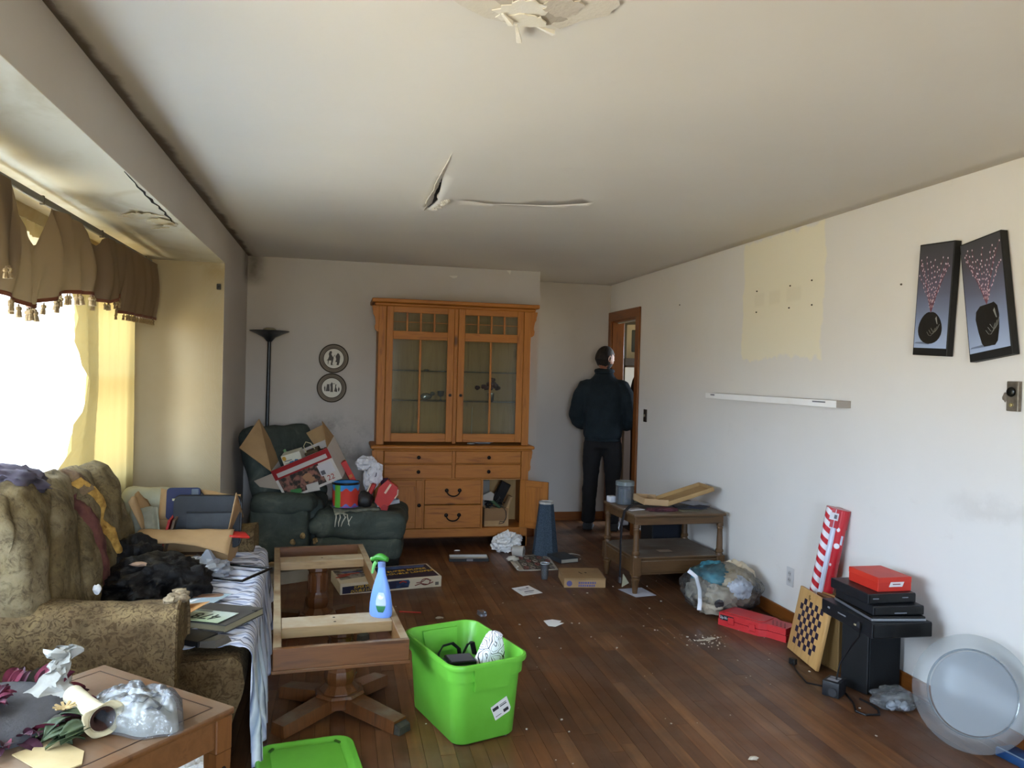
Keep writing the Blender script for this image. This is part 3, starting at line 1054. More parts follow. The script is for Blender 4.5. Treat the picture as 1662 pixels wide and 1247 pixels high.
# scrolled brackets under the cornice
scroll = [(0, 0), (.055, 0), (.052, -.03), (.046, -.05), (.046, -.07), (.034, -.09), (.027, -.12), (.025, -.15), (.032, -.17), (.028, -.20), (.012, -.215), (0, -.22)]
for s_ in (-1, 1):
    B().prism([(s_ * x, z) for x, z in scroll], .03, MX.Translation((s_ * .655, .062, 2.036)) @ rotm((pi / 2, 0, 0))).done('scroll_bracket', PV, CAB)
    B().prism([(s_ * x * .6, z * .8) for x, z in scroll], .03, MX.Translation((s_ * .655, .03, .826)) @ rotm((pi / 2, 0, 0))).done('scroll_bracket', PV, CAB)
cb('upper_rail', (-.592, .034, 2.045), (.592, .06, 2.06), PH)
cb('centre_stile', (-.016, .036, .885), (.016, .06, 2.046), PV)
cb('upper_back', (-.64, .375, .872), (.64, .385, 2.04), PD, bev=0)
cb('lower_back', (-.64, .375, .09), (.64, .385, .84), PD, bev=0)
cb('upper_top', (-.64, .06, 2.02), (.64, .375, 2.036), PD, bev=0)
for z in (1.245, 1.50):
    B().b2((-.634, .09, z - .004), (.634, .372, z + .004)).done('glass_shelf', GLASS('shelf_glass', 'b8c4ba', .10, .05, .10, '6a7068'), CAB)
CG = GLASS('cabinet_glass', 'eef2ee', .012, .08, .012, 'a8a49a')
# glass doors
for dx0, dx1 in ((-.589, -.018), (.018, .589)):
    dr = T('glass_door', '', '', (0, 0, 0))
    for k in ('label', 'category'):
        del dr[k]
    dr.parent = CAB
    z0, z1 = .90, 2.042
    w = .056
    for a, b_ in ((dx0, dx0 + w), (dx1 - w, dx1)):
        cb('stile', (a, .026, z0), (b_, .048, z1), PV, dr)
    for a, b_ in ((z0, z0 + .072), (1.762, 1.832), (1.985, z1)):
        cb('rail', (dx0 + w, .027, a), (dx1 - w, .047, b_), PH, dr)
    mid = (dx0 + dx1) / 2
    cb('glazing_bar', (mid - .009, .028, z0 + .072), (mid + .009, .044, 1.762), PV, dr)
    q = (dx1 - dx0 - 2 * w) / 4
    for k in (1, 2, 3):
        cb('glazing_bar', (dx0 + w + q * k - .008, .028, 1.832), (dx0 + w + q * k + .008, .044, 1.985), PV, dr, .002)
    cb('glazing_bar', (dx0 + w, .031, 1.905), (dx1 - w, .041, 1.911), PH, dr, .001)
    B().b2((dx0 + w - .005, .034, z0 + .065), (dx1 - w + .005, .038, 1.77)).b2((dx0 + w - .005, .034, 1.828), (dx1 - w + .005, .038, 1.99)).done('pane', CG, dr)
    kx = dx1 - .028 if dx0 < 0 else dx0 + .028
    B().lathe([(0, 0), (.006, 0), (.006, .012), (.013, .018), (.013, .024), (0, .028)], (kx, .026, 1.30), 12, (pi / 2, 0, 0)).done('knob', IRON, dr)
# base front: rails, drawers
for z0, z1 in ((.712, .720), (.583, .592), (.826, .83)):
    cb('rail', (-.59, .004, z0), (.59, .028, z1), PH, bev=.001)
cb('bottom_rail', (-.59, .004, .092), (.59, .03, .165), PH)
cb('drawer_divider', (-.012, .005, .59), (.012, .028, .83), PV, bev=.001)
for x in (-.252, .252):
    cb('lower_stile', (x - .008, .004, .165), (x + .008, .03, .585), PV, bev=.001)
cb('floor_board', (-.63, .03, .15), (.63, .37, .165), PH, bev=0)
cb('dust_panel', (-.63, .03, .575), (.63, .37, .585), PD, bev=0)
for x in (-.255, .255):
    cb('inner_partition', (x - .006, .03, .165), (x + .006, .37, .575), PD, bev=0)


def knob(parent, x, z, y=-.004):
    B().lathe([(0, 0), (.006, 0), (.006, .010), (.015, .016), (.016, .021), (.010, .026), (0, .027)], (x, y, z), 14, (pi / 2, 0, 0)).done('knob', IRON, parent)


for x0, x1 in ((-.586, -.014), (.014, .586)):
    for z0, z1 in ((.722, .824), (.594, .710)):
        d_ = cb('drawer', (x0, -.004, z0), (x1, .022, z1), PH, bev=.004)
        knob(d_, (x0 + x1) / 2, (z0 + z1) / 2)
for z0, z1 in ((.372, .582), (.168, .366)):
    d_ = cb('drawer', (-.242, -.004, z0), (.242, .022, z1), PH, bev=.004)
    zc = (z0 + z1) / 2
    b = B()
    for s_ in (-1, 1):
        b.lathe([(0, 0), (.017, 0), (.017, .004), (.008, .010), (.008, .02), (0, .022)], (s_ * .055, -.004, zc + .014), 12, (pi / 2, 0, 0))
    b.tube([(.055 * cos(pi + pi * k / 10), -.02 - .008 * sin(pi * k / 10), zc + .012 - .045 * sin(pi * k / 10)) for k in range(11)], .0055, 8)
    b.done('bail_handle', IRON, d_)


def panel_door(parent, m4, w=.325):
    f = T('cupboard_door', '', '')
    for k in ('label', 'category'):
        del f[k]
    f.parent = parent
    f.matrix_local = m4
    for a, b_ in ((0, .055), (w - .055, w)):
        cb('stile', (a, -.010, 0), (b_, .010, .41), PV, f)
    for a, b_ in ((0, .055), (.355, .41)):
        cb('rail', (.055, -.010, a), (w - .055, .010, b_), PH, f)
    cb('panel', (.05, -.005, .05), (w - .05, .005, .36), PV, f, .001)
    return f


f = panel_door(CAB, MX.Translation((-.586, .006, .170)))
knob(f, .298, .20, -.010)
panel_door(CAB, MX.Translation((.588, .0, .170)) @ rotm((0, 0, rad(-42))), .27)
for s_ in (-1, 1):
    B().b2((s_ * .60 - .05, .0, 0), (s_ * .60 + .05, .05, .095), .004).done('foot', PV, CAB)

# ================================================================ recliner
REC = T('recliner', 'dirty dark green plush recliner in the corner beneath the torch lamp', 'armchair', (-.15, 6.33, 0), rad(-6))
t = NT('green_plush')
t.set(.85, 0, .25)
co = t.coord('Object')
c = t.ramp(t.noise(co, 5, 6, .65, .8), [(.3, '353c37'), (.55, '454d47'), (.75, '62675c')])
c = t.mix(t.ramp(t.noise(co, 14, 6, .75), [(.6, 0.0), (.78, .55)]), c, '6b675a')
t.base(c)
t.bump(t.noise(co, 20, 5, .6), .35, .01)
GP = t.m


def cushion(lo, hi, r=.06, amp=.014, seed=0, n=14):
    b = B()
    c_ = [(a + d) / 2 for a, d in zip(lo, hi)]
    h = [(d - a) / 2 for a, d in zip(lo, hi)]
    g = bmesh.ops.create_cube(b.bm, size=2)
    bmesh.ops.subdivide_edges(b.bm, edges=b.bm.edges[:], cuts=n, use_grid_fill=True)
    for v in b.bm.verts:
        p = V((v.co.x * h[0], v.co.y * h[1], v.co.z * h[2]))
        q = V((max(-h[0] + r, min(h[0] - r, p.x)), max(-h[1] + r, min(h[1] - r, p.y)), max(-h[2] + r, min(h[2] - r, p.z))))
        d = p - q
        if d.length > 1e-6:
            p = q + d.normalized() * r
        nn = d.normalized() if d.length > 1e-6 else V((0, 0, 1))
        p += nn * amp * (fn3(p.x + seed, p.y, p.z, 5) + .6 * fn3(p.x, p.y + seed, p.z, 13))
        v.co = p + V(c_)
    return b


cushion((-.45, -.42, .04), (-.02, -.20, .46), .06, .014, 1).done('arm', GP, REC, 60)
cushion((-.43, -.43, .40), (.02, -.17, .545), .065, .020, 2).done('arm_pad', GP, REC, 60)
cushion((-.52, .22, .04), (-.02, .44, .46), .06, .014, 3).done('arm', GP, REC, 60)
cushion((-.50, .20, .40), (.02, .46, .545), .065, .018, 4).done('arm_pad', GP, REC, 60)
cushion((-.40, -.22, .10), (.06, .24, .485), .07, .016, 5).done('seat', GP, REC, 60)
cushion((-.01, -.36, .03), (.68, .34, .225), .07, .014, 6).done('footrest_base', GP, REC, 60)
cushion((.0, -.37, .19), (.71, .36, .405), .085, .020, 7).done('footrest_cushion', GP, REC, 60)
cushion((-.03, -.37, .23), (.12, -.18, .36), .06, .008, 8, 8).done('front_pad', GP, REC, 60)
bk = cushion((-.10, -.36, 0), (.09, .40, .72), .09, .018, 9).done('backrest', GP, REC, 60)
bk.location = (-.20, .05, .34)
bk.rotation_euler = (0, rad(-18), rad(-32))
for p, s_ in (((-.12, -.425, .20), 3), ((-.05, -.425, .245), 4), ((.035, -.37, .20), 5)):
    B().blob(p, (.02, .012, .022), 2, .5, 3, s_).done('stuffing_tuft', M('b59a6a', .95, '6d5636', 30, bump=.8), REC, 50, label='pale stuffing poking out of a rip')
B().b2((-.48, -.36, 0), (.66, .38, .05)).done('underframe', M('15120f', .9), REC)
# fringed throw on the footrest
THR = M('7d8474', .95, 'a9a691', 24, bump=.4, name='throw_weave')
TW = T('throw', 'pale green fringed throw laid over the recliner footrest', 'throw', (.10, 6.08, .412), rad(8))
B().grid(lambda u, v: V((-.13 + .36 * u, -.10 + .30 * v, .004 + .012 * fn3(u * 4, v * 4) - .05 * max(0, .25 - v) * 2)), 20, 16).done('weave', THR, TW, 60, solid=.004)
for k in range(13):
    x = -.12 + .34 * k / 12
    l = rng.uniform(.05, .11)
    B().tube([(x, -.10, -.022), (x + rng.uniform(-.01, .01), -.135, -.035), (x + rng.uniform(-.025, .025), -.148, -.035 - l * .5), (x + rng.uniform(-.03, .03), -.150, -.035 - l)], [.004, .005, .004, .002], 6).done('fringe', M('b9b6a4', .95), TW)

# ================================================================ torch lamp
LAMP = T('torch_lamp', 'dark metal torch floor lamp standing in the far left corner', 'floor lamp', (-.585, 6.66, 0))
DM = M('3a3d40', .35, metal=.7)
B().lathe([(0, 0), (.14, 0), (.14, .015), (.03, .035), (.018, .05), (0, .05)], seg=28).done('base', DM, LAMP)
B().cyl((0, 0, .04), (.008, 0, 1.72), .017, .015, 14).done('pole', DM, LAMP)
B().cyl((.006, 0, .95), (.006, 0, .99), .021, .021, 14).done('joint', DM, LAMP)
B().lathe([(.02, 1.71), (.028, 1.72), (.05, 1.745), (.11, 1.775), (.158, 1.795), (.160, 1.80), (.105, 1.783), (.05, 1.76), (0, 1.755)], (.008, 0, 0), 32).done('bowl', DM, LAMP)
B().lathe([(.0, 1.80), (.03, 1.825), (.05, 1.815), (.062, 1.79), (.05, 1.765), (0, 1.76)], (.008, 0, 0), 20).done('diffuser', M('8f866c', .5), LAMP)
B().tube([(.017, -.004, .72), (.03, -.01, .70), (.03, -.01, .66)], .006, 6).done('switch', M('161616', .5), LAMP)
# ================================================================ pedestal table frame with no top
OAK = WOOD('table_oak', '5a3516', '6b421e', '3d220d', 'x', 1.0, .45, 0, '8a7a66', .62)
OAKY = WOOD('table_oak_long', '6d4a28', '7c5832', '4d3018', 'y', 1.0, .5, 0, 'a39478', .50)
OAKR = WOOD('table_raw_rail', '8f7350', 'a2845c', '6a5034', 'x', 1.0, .6, 0, 'b0a188', .5)
OAKD = WOOD('pedestal_oak', '4f2d12', '62391a', '33190a', 'z', 1.0, .4, 0, '766a58', .66)
FR = T('table_frame', 'topless narrow oak table frame on two carved pedestals', 'table', (.035, 3.10, 0), rad(4.4))
HF = .405
B().b2((-.265, 0, HF - .085), (.265, .022, HF), .002).done('apron', OAK, FR)
B().b2((-.265, 1.755, HF - .085), (.265, 1.777, HF), .002).done('apron', OAK, FR)
for s_ in (-1, 1):
    B().b2((min(s_ * .265, s_ * .232), .022, HF - .085), (max(s_ * .265, s_ * .232), 1.755, HF - .001), .002).done('side_rail', OAKY, FR)
B().b2((-.27, -.004, HF - .098), (.27, .03, HF - .085), .002).done('moulding', OAK, FR)
B().b2((-.232, .26, HF - .05), (.232, .40, HF - .004), .002).done('cross_rail', OAKR, FR)
B().b2((-.232, 1.40, HF - .05), (.232, 1.53, HF - .004), .002).done('cross_rail', OAKR, FR)
b = B()
for x, y in ((-.01, .30), (-.01, .36), (.0, 1.47)):
    b.cyl((x, y, HF - .006), (x, y, HF - .0035), .006, .006, 10)
b.done('screw_hole', M('1e130a', .9), FR)
for yc in (.34, 1.47):
    p_ = T('pedestal', '', '')
    for k in ('label', 'category'):
        del p_[k]
    p_.parent = FR
    p_.location = (.02 if yc < 1 else -.02, yc, 0)
    B().lathe([(0, .345), (.058, .345), (.060, .325), (.052, .315), (.050, .20), (.056, .185), (.066, .172), (.070, .150), (.066, .125), (.060, .112), (.072, .10), (.086, .085), (.088, .07), (0, .07)], (0, 0, .01), 10).done('turned_column', OAKD, p_, 25)
    b = B()
    for k in range(10):
        a = 2 * pi * k / 10
        b.box((.0505 * cos(a), .0505 * sin(a), .262), (.012, .012, .10), (0, 0, a), .004)
    b.done('reeding', OAKD, p_)
    B().lathe([(0, .085), (.105, .085), (.112, .075), (.105, .06), (.105, .03), (0, .03)], (0, 0, .005), 8, (0, 0, pi / 8)).done('hub', OAKD, p_, 25)
    for k, (ex, ey) in enumerate(((.225, -.27), (-.26, -.20), (.21, .23), (-.225, .21))):
        l = math.hypot(ex, ey)
        a = math.atan2(ey, ex)
        f_ = B().hexa([(.05, -.05, .028), (l, -.042, .0), (l, .042, .0), (.05, .05, .028)], [(.05, -.045, .082), (l, -.036, .050), (l, .036, .050), (.05, .045, .082)])
        fo = f_.done('foot', OAKD, p_, rot=(0, 0, a))
        B().b2((.10, -.028, 0), (l - .02, .028, .008)).done('foot_cap', OAKD, fo, loc=(0, 0, .066), rot=(0, rad(8), 0))
        if k == 0:
            B().hexa([(l - .02, -.04, 0), (l + .03, -.035, 0), (l + .03, .035, 0), (l - .02, .04, 0)], [(l - .02, -.036, .045), (l + .028, -.03, .03), (l + .028, .03, .03), (l - .02, .036, .045)]).done('broken_end', M('3b382c', .9, '1d1a14', 20), fo)

# ================================================================ green tote and its lid
t = NT('green_plastic')
t.set(.38, 0, .5)
t.base(t.ramp(t.noise(t.coord('Object'), 9, 5), [(.3, '62ae34'), (.7, '6cba3e')]))
t.p.inputs['Subsurface Weight'].default_value = .0
GPL = t.m
TOTE = T('storage_tote', 'bright green plastic storage tote with open top beside the table frame', 'tote', (.545, 3.255, 0), rad(17.5))


def tote_ring(w, d, r, z, n=8):
    return [V((x, y, z)) for x, y in rrect(w, d, r, n)]


def loft(rings, cap0=True):
    b = B()
    rs = [[b.bm.verts.new(p) for p in ring] for ring in rings]
    for a, c_ in zip(rs, rs[1:]):
        for k in range(len(a)):
            b.bm.faces.new((a[k], a[(k + 1) % len(a)], c_[(k + 1) % len(a)], c_[k]))
    if cap0:
        b.bm.faces.new(rs[0][::-1])
    return b, rs


b, rs = loft([tote_ring(.27, .44, .05, .004), tote_ring(.285, .455, .055, .012), tote_ring(.318, .488, .06, .262), tote_ring(.338, .508, .065, .266), tote_ring(.342, .512, .065, .312),
              tote_ring(.362, .534, .07, .316), tote_ring(.366, .538, .07, .326), tote_ring(.362, .534, .07, .336), tote_ring(.345, .515, .065, .338), tote_ring(.333, .503, .062, .332),
              tote_ring(.328, .498, .060, .27), tote_ring(.308, .478, .055, .26), tote_ring(.275, .445, .05, .02)])
b.bm.faces.new(rs[-1])
b.done('body', GPL, TOTE, 50)
for s_ in (-1, 1):
    B().hexa([(-.075, s_ * .215, .225), (.075, s_ * .215, .225), (.075, s_ * .257, .225), (-.075, s_ * .257, .225)], [(-.085, s_ * .24, .318), (.085, s_ * .24, .318), (.085, s_ * .268, .318), (-.085, s_ * .268, .318)]).done('grip', GPL, TOTE)
B().b2((-.06, .235, .265), (.06, .2445, .30), .002).done('inner_boss', GPL, TOTE)
lab = T('sticker', '', '')
for k in ('label', 'category'):
    del lab[k]
lab.parent = TOTE
lab.matrix_local = MX.Translation((.055, -.2385, .13)) @ rotm((rad(94), 0, 0)) @ rotm((0, 0, rad(24)))
B().prism([(-.04, -.034), (.03, -.034), (.04, -.022), (.04, .034), (-.04, .03)], .0012).done('paper', M('d9d9d2', .6), lab)
INK = M('2b2b2e', .6)
B().b2((-.036, .006, .0012), (-.008, .020, .0018)).b2((.006, -.024, .0012), (.030, -.010, .0018)).b2((-.002, .008, .0012), (.03, .012, .0018)).b2((-.002, .016, .0012), (.03, .018, .0018)).b2((-.034, -.022, .0012), (-.006, -.020, .0018)).done('print_block', INK, lab)
# things in the tote
BAGM = NT('scribble_print')
BAGM.set(.8)
co = BAGM.coord('Object')
vo = BAGM.n('TexVoronoi', feature='DISTANCE_TO_EDGE')
vo.inputs['Scale'].default_value = 13
nz_ = BAGM.n('TexNoise')
nz_.inputs['Scale'].default_value = 9
BAGM.l(co, nz_.inputs['Vector'])
mxv = BAGM.n('Mix', data_type='VECTOR')
mxv.inputs[0].default_value = .16
BAGM.l(co, mxv.inputs[4])
BAGM.l(nz_.outputs['Color'], mxv.inputs[5])
BAGM.l(mxv.outputs[1], vo.inputs['Vector'])
wv = BAGM.math('FRACT', BAGM.math('MULTIPLY', vo.outputs['Distance'], 7.0))
BAGM.base(BAGM.mix(BAGM.ramp(wv, [(.0, 1.0), (.14, 1.0), (.2, 0.0), (1.0, 0.0)]), 'e8e6ee', '15141a'))
PB = T('printed_bag', 'white fabric bag with black scribble print standing in the green tote', 'bag', (.605, 3.19, .06), (rad(4), rad(6), rad(10)))
b = B()
b.grid(lambda u, v: V(((.115 * cos(2 * pi * u)) * (1 - .72 * v ** 1.6) + .02 * v + .008 * fn3(u * 6, v * 5), .06 * sin(2 * pi * u) * (1 - .55 * v) + .006 * fn3(u * 8, v * 5, 4), .33 * v)), 28, 16, cu=True)
b.done('fabric', BAGM.m, PB, 70)
B().blob((.022, 0, .332), (.033, .03, .014), 2, .2).done('top_fold', BAGM.m, PB, 70)
BK = M('101012', .5, '1e1e20', 20, name='black_cloth')
HB = T('black_strap_bag', 'black shoulder bag with looped straps inside the green tote', 'bag', (.50, 3.32, .02), rad(20))
cushion((-.11, -.06, 0), (.10, .07, .19), .04, .012, 3, 8).done('body', BK, HB, 60)
B().tube([(-.06, .0, .17), (-.055, .01, .25), (-.03, .02, .275), (.02, .025, .277), (.05, .02, .25), (.06, .01, .17)], .012, 8, .35).done('strap', BK, HB)
B().tube([(-.02, -.03, .16), (.03, -.03, .22), (.07, -.02, .275), (.10, -.01, .28), (.12, 0, .22)], .014, 8, .3).done('strap', BK, HB)
BX = T('black_case', 'black glossy plastic case leaning inside the near end of the green tote', 'case', (.505, 3.145, .205), (rad(6), rad(4), rad(14)))
B().b2((-.06, -.035, -.07), (.06, .045, .105), .006, 2).done('shell', M('0d0d0f', .25), BX)
B().b2((-.052, -.027, .105), (.052, .037, .107)).done('clear_lid', M('4a4c50', .15), BX)
B().b2((-.062, -.037, .085), (.062, .047, .091), .002).done('rim', M('2a2a2c', .3), BX)
LID = T('tote_lid', 'bright green plastic tote lid lying on the floor at the bottom edge', 'lid', (-.072, 2.86, 0), rad(8))
b, rs = loft([tote_ring(.37, .53, .07, .0), tote_ring(.376, .536, .07, .004), tote_ring(.374, .534, .07, .020), tote_ring(.366, .526, .068, .026), tote_ring(.345, .505, .06, .026), tote_ring(.335, .495, .056, .020)])
b.bm.faces.new(rs[-1])
b.done('rim', GPL, LID, 50)
B().prism(rrect(.26, .42, .03, 5), .006, MX.Translation((0, 0, .020))).done('raised_panel', GPL, LID, 40)
for s_ in (-1, 1):
    B().box((s_ * .125, .215, .024), (.012, .03, .006), (0, 0, s_ * .6), .002).done('drain_notch', M('2f5f14', .5), LID)
B().b2((-.03, .262, .004), (.03, .272, .024), .003).done('latch_tab', GPL, LID)

# ================================================================ spray bottle on the cross rail
SB = T('spray_bottle', 'light blue spray bottle with green trigger on the topless table frame', 'bottle', (.200, 3.45, HF - .0045), rad(-32))
SB.scale = (.95, .95, .95)
BLUE = M('6f97e8', .35, name='blue_plastic', c2='7da3ee', scale=4)
B().lathe([(0, 0), (.050, 0), (.056, .008), (.0575, .03), (.056, .06), (.050, .10), (.040, .14), (.029, .175), (.0215, .198), (.019, .215), (.0165, .232), (.0165, .238), (0, .238)], seg=28, sq=.62).done('body', BLUE, SB, 40)
B().lathe([(0, .232), (.0185, .232), (.0175, .252), (.012, .256), (0, .256)], seg=18).done('collar', M('7487b8', .4), SB)
GT = M('3c8a2c', .4, name='trigger_green')
b = B()
b.grid(lambda u, v: V((-.050 + .080 * v, .015 * cos(2 * pi * u) * (.55 + .55 * sin(pi * min(1, v * .75 + .12))), .262 + .006 * v + (.013 * sin(2 * pi * u)) * (.6 + .7 * sin(pi * min(1, v * .8 + .1))) + .012 * sin(pi * v))), 16, 12, cu=True)
b.bm.faces.new([v for v in b.bm.verts[:] if abs(v.co.x + .050) < 1e-6])
b.bm.faces.new([v for v in b.bm.verts[:] if abs(v.co.x - .030) < 1e-6])
b.done('spray_head', GT, SB, 50)
B().cyl((-.058, 0, .263), (-.046, 0, .264), .008, .010, 12).done('nozzle', M('7dbb63', .4), SB)
B().tube([(-.028, 0, .255), (-.040, 0, .235), (-.046, 0, .212), (-.049, 0, .196)], [.010, .009, .007, .005], 8, 1.2).done('trigger', M('79c06a', .4, name='trigger_light'), SB)
lb = B().grid(lambda u, v: (lambda z, a: (lambda r_: V((r_ * cos(a) * 1.008, .62 * r_ * sin(a) * 1.012, z)))(lerp_pts([(0, .05), (.03, .0575), (.06, .056), (.10, .050), (.14, .040)], z)))(.028 + .090 * v, -pi * .40 + (u - .5) * .95 * sin(pi * (.12 + .80 * (1 - v))) ** .6), 10, 14)
lb.done('sticker', NT('bottle_label').m, SB, 60)
t = [x for x in [_M['bottle_label']]][0]
_n = t.node_tree
_tc = _n.nodes.new('ShaderNodeTexCoord')
_s = _n.nodes.new('ShaderNodeSeparateXYZ')
_n.links.new(_tc.outputs['Object'], _s.inputs[0])
_mr = _n.nodes.new('ShaderNodeMapRange')
_mr.inputs[1].default_value, _mr.inputs[2].default_value = .028, .118
_n.links.new(_s.outputs[2], _mr.inputs[0])
_r = _n.nodes.new('ShaderNodeValToRGB')
for _q in range(2):
    _r.color_ramp.elements.new(.5)
for _e, (_p, _c) in zip(_r.color_ramp.elements, ((0, '1f5c3a'), (.30, '2f7d4a'), (.38, 'b9c9d8'), (1, 'aebfe0'))):
    _e.position = _p
    _e.color = lin(_c)
_n.links.new(_mr.outputs[0], _r.inputs[0])
_n.links.new(_r.outputs[0], _n.nodes['Principled BSDF'].inputs['Base Color'])
B().prism([(.013 * cos(k * pi / 8), .011 * sin(k * pi / 8)) for k in range(16)], .001, MX.Translation((.0145, -.0298, .098)) @ rotm((rad(76), 0, rad(16)))).done('round_badge', M('e4e8ee', .5), SB, 0)

# ================================================================ board game box
GB = T('board_game_box', 'large flat board game box printed with yellow lettering behind the spray bottle', 'game box', (.345, 5.43, 0), rad(10.0))
GW, GD, GH = .70, .36, .075
B().b2((-GW / 2, -GD / 2, 0), (GW / 2, GD / 2, GH), .002).done('carton', M('cfc4ae', .6, 'c2b79f', 5), GB)
NAVY, YELL, REDP = M('1b1c38', .5), M('e0b62c', .5), M('a8321f', .5)
B().prism([(-.10, -.165), (.335, -.165), (.335, .165), (-.06, .165), (-.09, .05)], .0006, MX.Translation((0, 0, GH))).done('print_panel', NAVY, GB, 0)
B().prism([(-.33, -.09), (-.10, -.02), (-.07, .165), (-.34, .165)], .0006, MX.Translation((0, 0, GH))).done('print_panel', M('8e8a80', .5, '3a3630', 18, lo=.45, hi=.55), GB, 0)
for k, (x, y, l, a, m_) in enumerate(((-.25, .05, .16, .2, REDP), (-.22, .10, .14, -.1, M('3d4f8a', .5)), (-.30, .0, .12, .5, REDP), (-.16, .12, .12, .35, M('20211f', .5)), (-.14, .0, .03, 0, M('20211f', .5)))):
    B().prism(rrect(l, .024, .011, 4), .0008, MX.Translation((x, y, GH + .0006)) @ rotm((0, 0, a))).done('track_print', m_, GB, 0)
B().prism([(.0, .09), (.30, .10), (.32, .15), (-.02, .15)], .0006, MX.Translation((0, 0, GH + .0006))).done('track_print', M('3f5f96', .5, '27345a', 15), GB, 0)
for z, q in ((0, 'SUPER DUPER'), (1, 'DOUBLE LOOPER')):
    text(q, .052, YELL, GB, (.155, .035 - z * .07, GH + .0012), (0, 0, rad(6)), .92, shear=.2)
    text(q, .026, YELL, GB, (-.185, -GD / 2 - .0022, .047 - z * .024), (pi / 2, rad(-4), 0), .95, shear=.3)
B().prism([(-.335, .006), (.03, .012), (.03, .066), (-.12, .060), (-.335, .052)], .0006, MX.Translation((0, -GD / 2, 0)) @ rotm((pi / 2, 0, 0))).done('side_panel', NAVY, GB, 0)
B().prism([(.03, .012), (.115, .014), (.125, .05), (.115, .066), (.03, .066)], .0008, MX.Translation((0, -GD / 2, 0)) @ rotm((pi / 2, 0, 0))).done('side_panel', M('2f4f78', .5, '17203a', 14), GB, 0)
B().tube([(.05, -GD / 2 - .001, .05), (.075, -GD / 2 - .001, .058), (.10, -GD / 2 - .001, .050)], .004, 6).done('track_print', REDP, GB)
b = B()
for k in range(22):
    a = 2 * pi * k / 21
    pass
b.tube([(.235 + .032 * cos(2 * pi * k / 20), -GD / 2 - .001, .043 + .022 * sin(2 * pi * k / 20)) for k in range(21)], .003, 5)
b.tube([(.16, -GD / 2 - .001, .022), (.20, -GD / 2 - .001, .034), (.25, -GD / 2 - .001, .024), (.29, -GD / 2 - .001, .038)], .0035, 5)
b.tube([(.17, -GD / 2 - .001, .040), (.21, -GD / 2 - .001, .044), (.24, -GD / 2 - .001, .062), (.275, -GD / 2 - .001, .05)], .003, 5)
b.done('loop_print', M('6d2a24', .5), GB)
B().b2((.305, -GD / 2 - .001, .014), (.33, -GD / 2, .036)).done('print_block', M('6a665e', .6), GB)

# ================================================================ two tier end table
ET = T('end_table', 'dusty two tier wooden end table with turned legs at the right wall', 'table', (1.985, 4.935, 0), rad(1.5))
EW = WOOD('end_table_wood', '4a331c', '583f24', '302010', 'x', 1.0, .5, 0, '746a5e', .50)
EWL = WOOD('end_table_leg', '4c351e', '5b4126', '34230f', 'z', 1.0, .45, 0)
TX, TY = .70, .60
B().b2((0, 0, .528), (TX, TY, .552), .007, 2).done('top', EW, ET)
B().b2((.015, .015, .475), (TX - .015, .032, .528), .002).b2((.015, TY - .032, .475), (TX - .015, TY - .015, .528), .002).b2((.015, .032, .475), (.032, TY - .032, .528), .002).b2((TX - .032, .032, .475), (TX - .015, TY - .032, .528), .002).done('apron', EW, ET)
B().b2((.012, .012, .236), (TX - .012, TY - .012, .252), .004).done('lower_shelf', EW, ET)
B().b2((.02, .02, .13), (TX - .02, TY - .02, .236), .002).done('drawer_case', EW, ET)
B().b2((.055, .014, .143), (TX - .055, .021, .226), .003).done('drawer_front', EW, ET)
B().b2((.014, .055, .143), (.021, TY - .055, .226), .003).done('side_panel', EW, ET)
for x in (.032, TX - .032):
    for y in (.032, TY - .032):
        b = B().lathe([(0, .478), (.024, .478), (.024, .455), (.018, .450), (.022, .440), (.018, .43), (.019, .40), (.022, .31), (.022, .295), (.028, .285), (.028, .272), (.022, .266), (.026, .255), (.026, .25), (0, .25)], (x, y, 0), 12)
        b.b2((x - .03, y - .03, .128), (x + .03, y + .03, .25), .003)
        b.lathe([(0, .13), (.028, .13), (.032, .12), (.024, .108), (.030, .10), (.026, .085), (.016, .0), (0, 0)], (x, y, 0), 12)
        b.done('leg', EWL, ET, 30)
B().b2((.27, .16, .2525), (.37, .22, .2535)).done('paper_scrap', M('9c8772', .8), ET)

# ================================================================ foreground side table
_A = V((-.262, 2.222, 0))
ST = T('side_table', 'scuffed wooden side table with plastic bag on it in front of sofa arm', 'table', _A, rad(139.0))
SW = WOOD('side_table_top', '64401f', '734b28', '4a2c14', 'x', .8, .4, 0, '7c6650', .52)
SWL = WOOD('side_table_leg', '643c1c', '734822', '4a2b13', 'z', 1.0, .4)
LX, LY = .575, .70
B().b2((0, 0, .535), (LX, LY, .556), .006, 2).done('top', SW, ST)
for lo, hi in (((.04, .04, .5562), (LX - .04, .044, .5568)), ((.04, LY - .044, .5562), (LX - .04, LY - .04, .5568)), ((.04, .044, .5562), (.044, LY - .044, .5568)), ((LX - .044, .044, .5562), (LX - .04, LY - .044, .5568))):
    B().b2(lo, hi).done('inlay_line', M('3a2413', .6), ST)
B().b2((.012, .012, .455), (LX - .012, .03, .535), .002).b2((.012, LY - .03, .455), (LX - .012, LY - .012, .535), .002).b2((.012, .03, .455), (.03, LY - .03, .535), .002).b2((LX - .03, .03, .455), (LX - .012, LY - .03, .535), .002).done('apron', SW, ST)
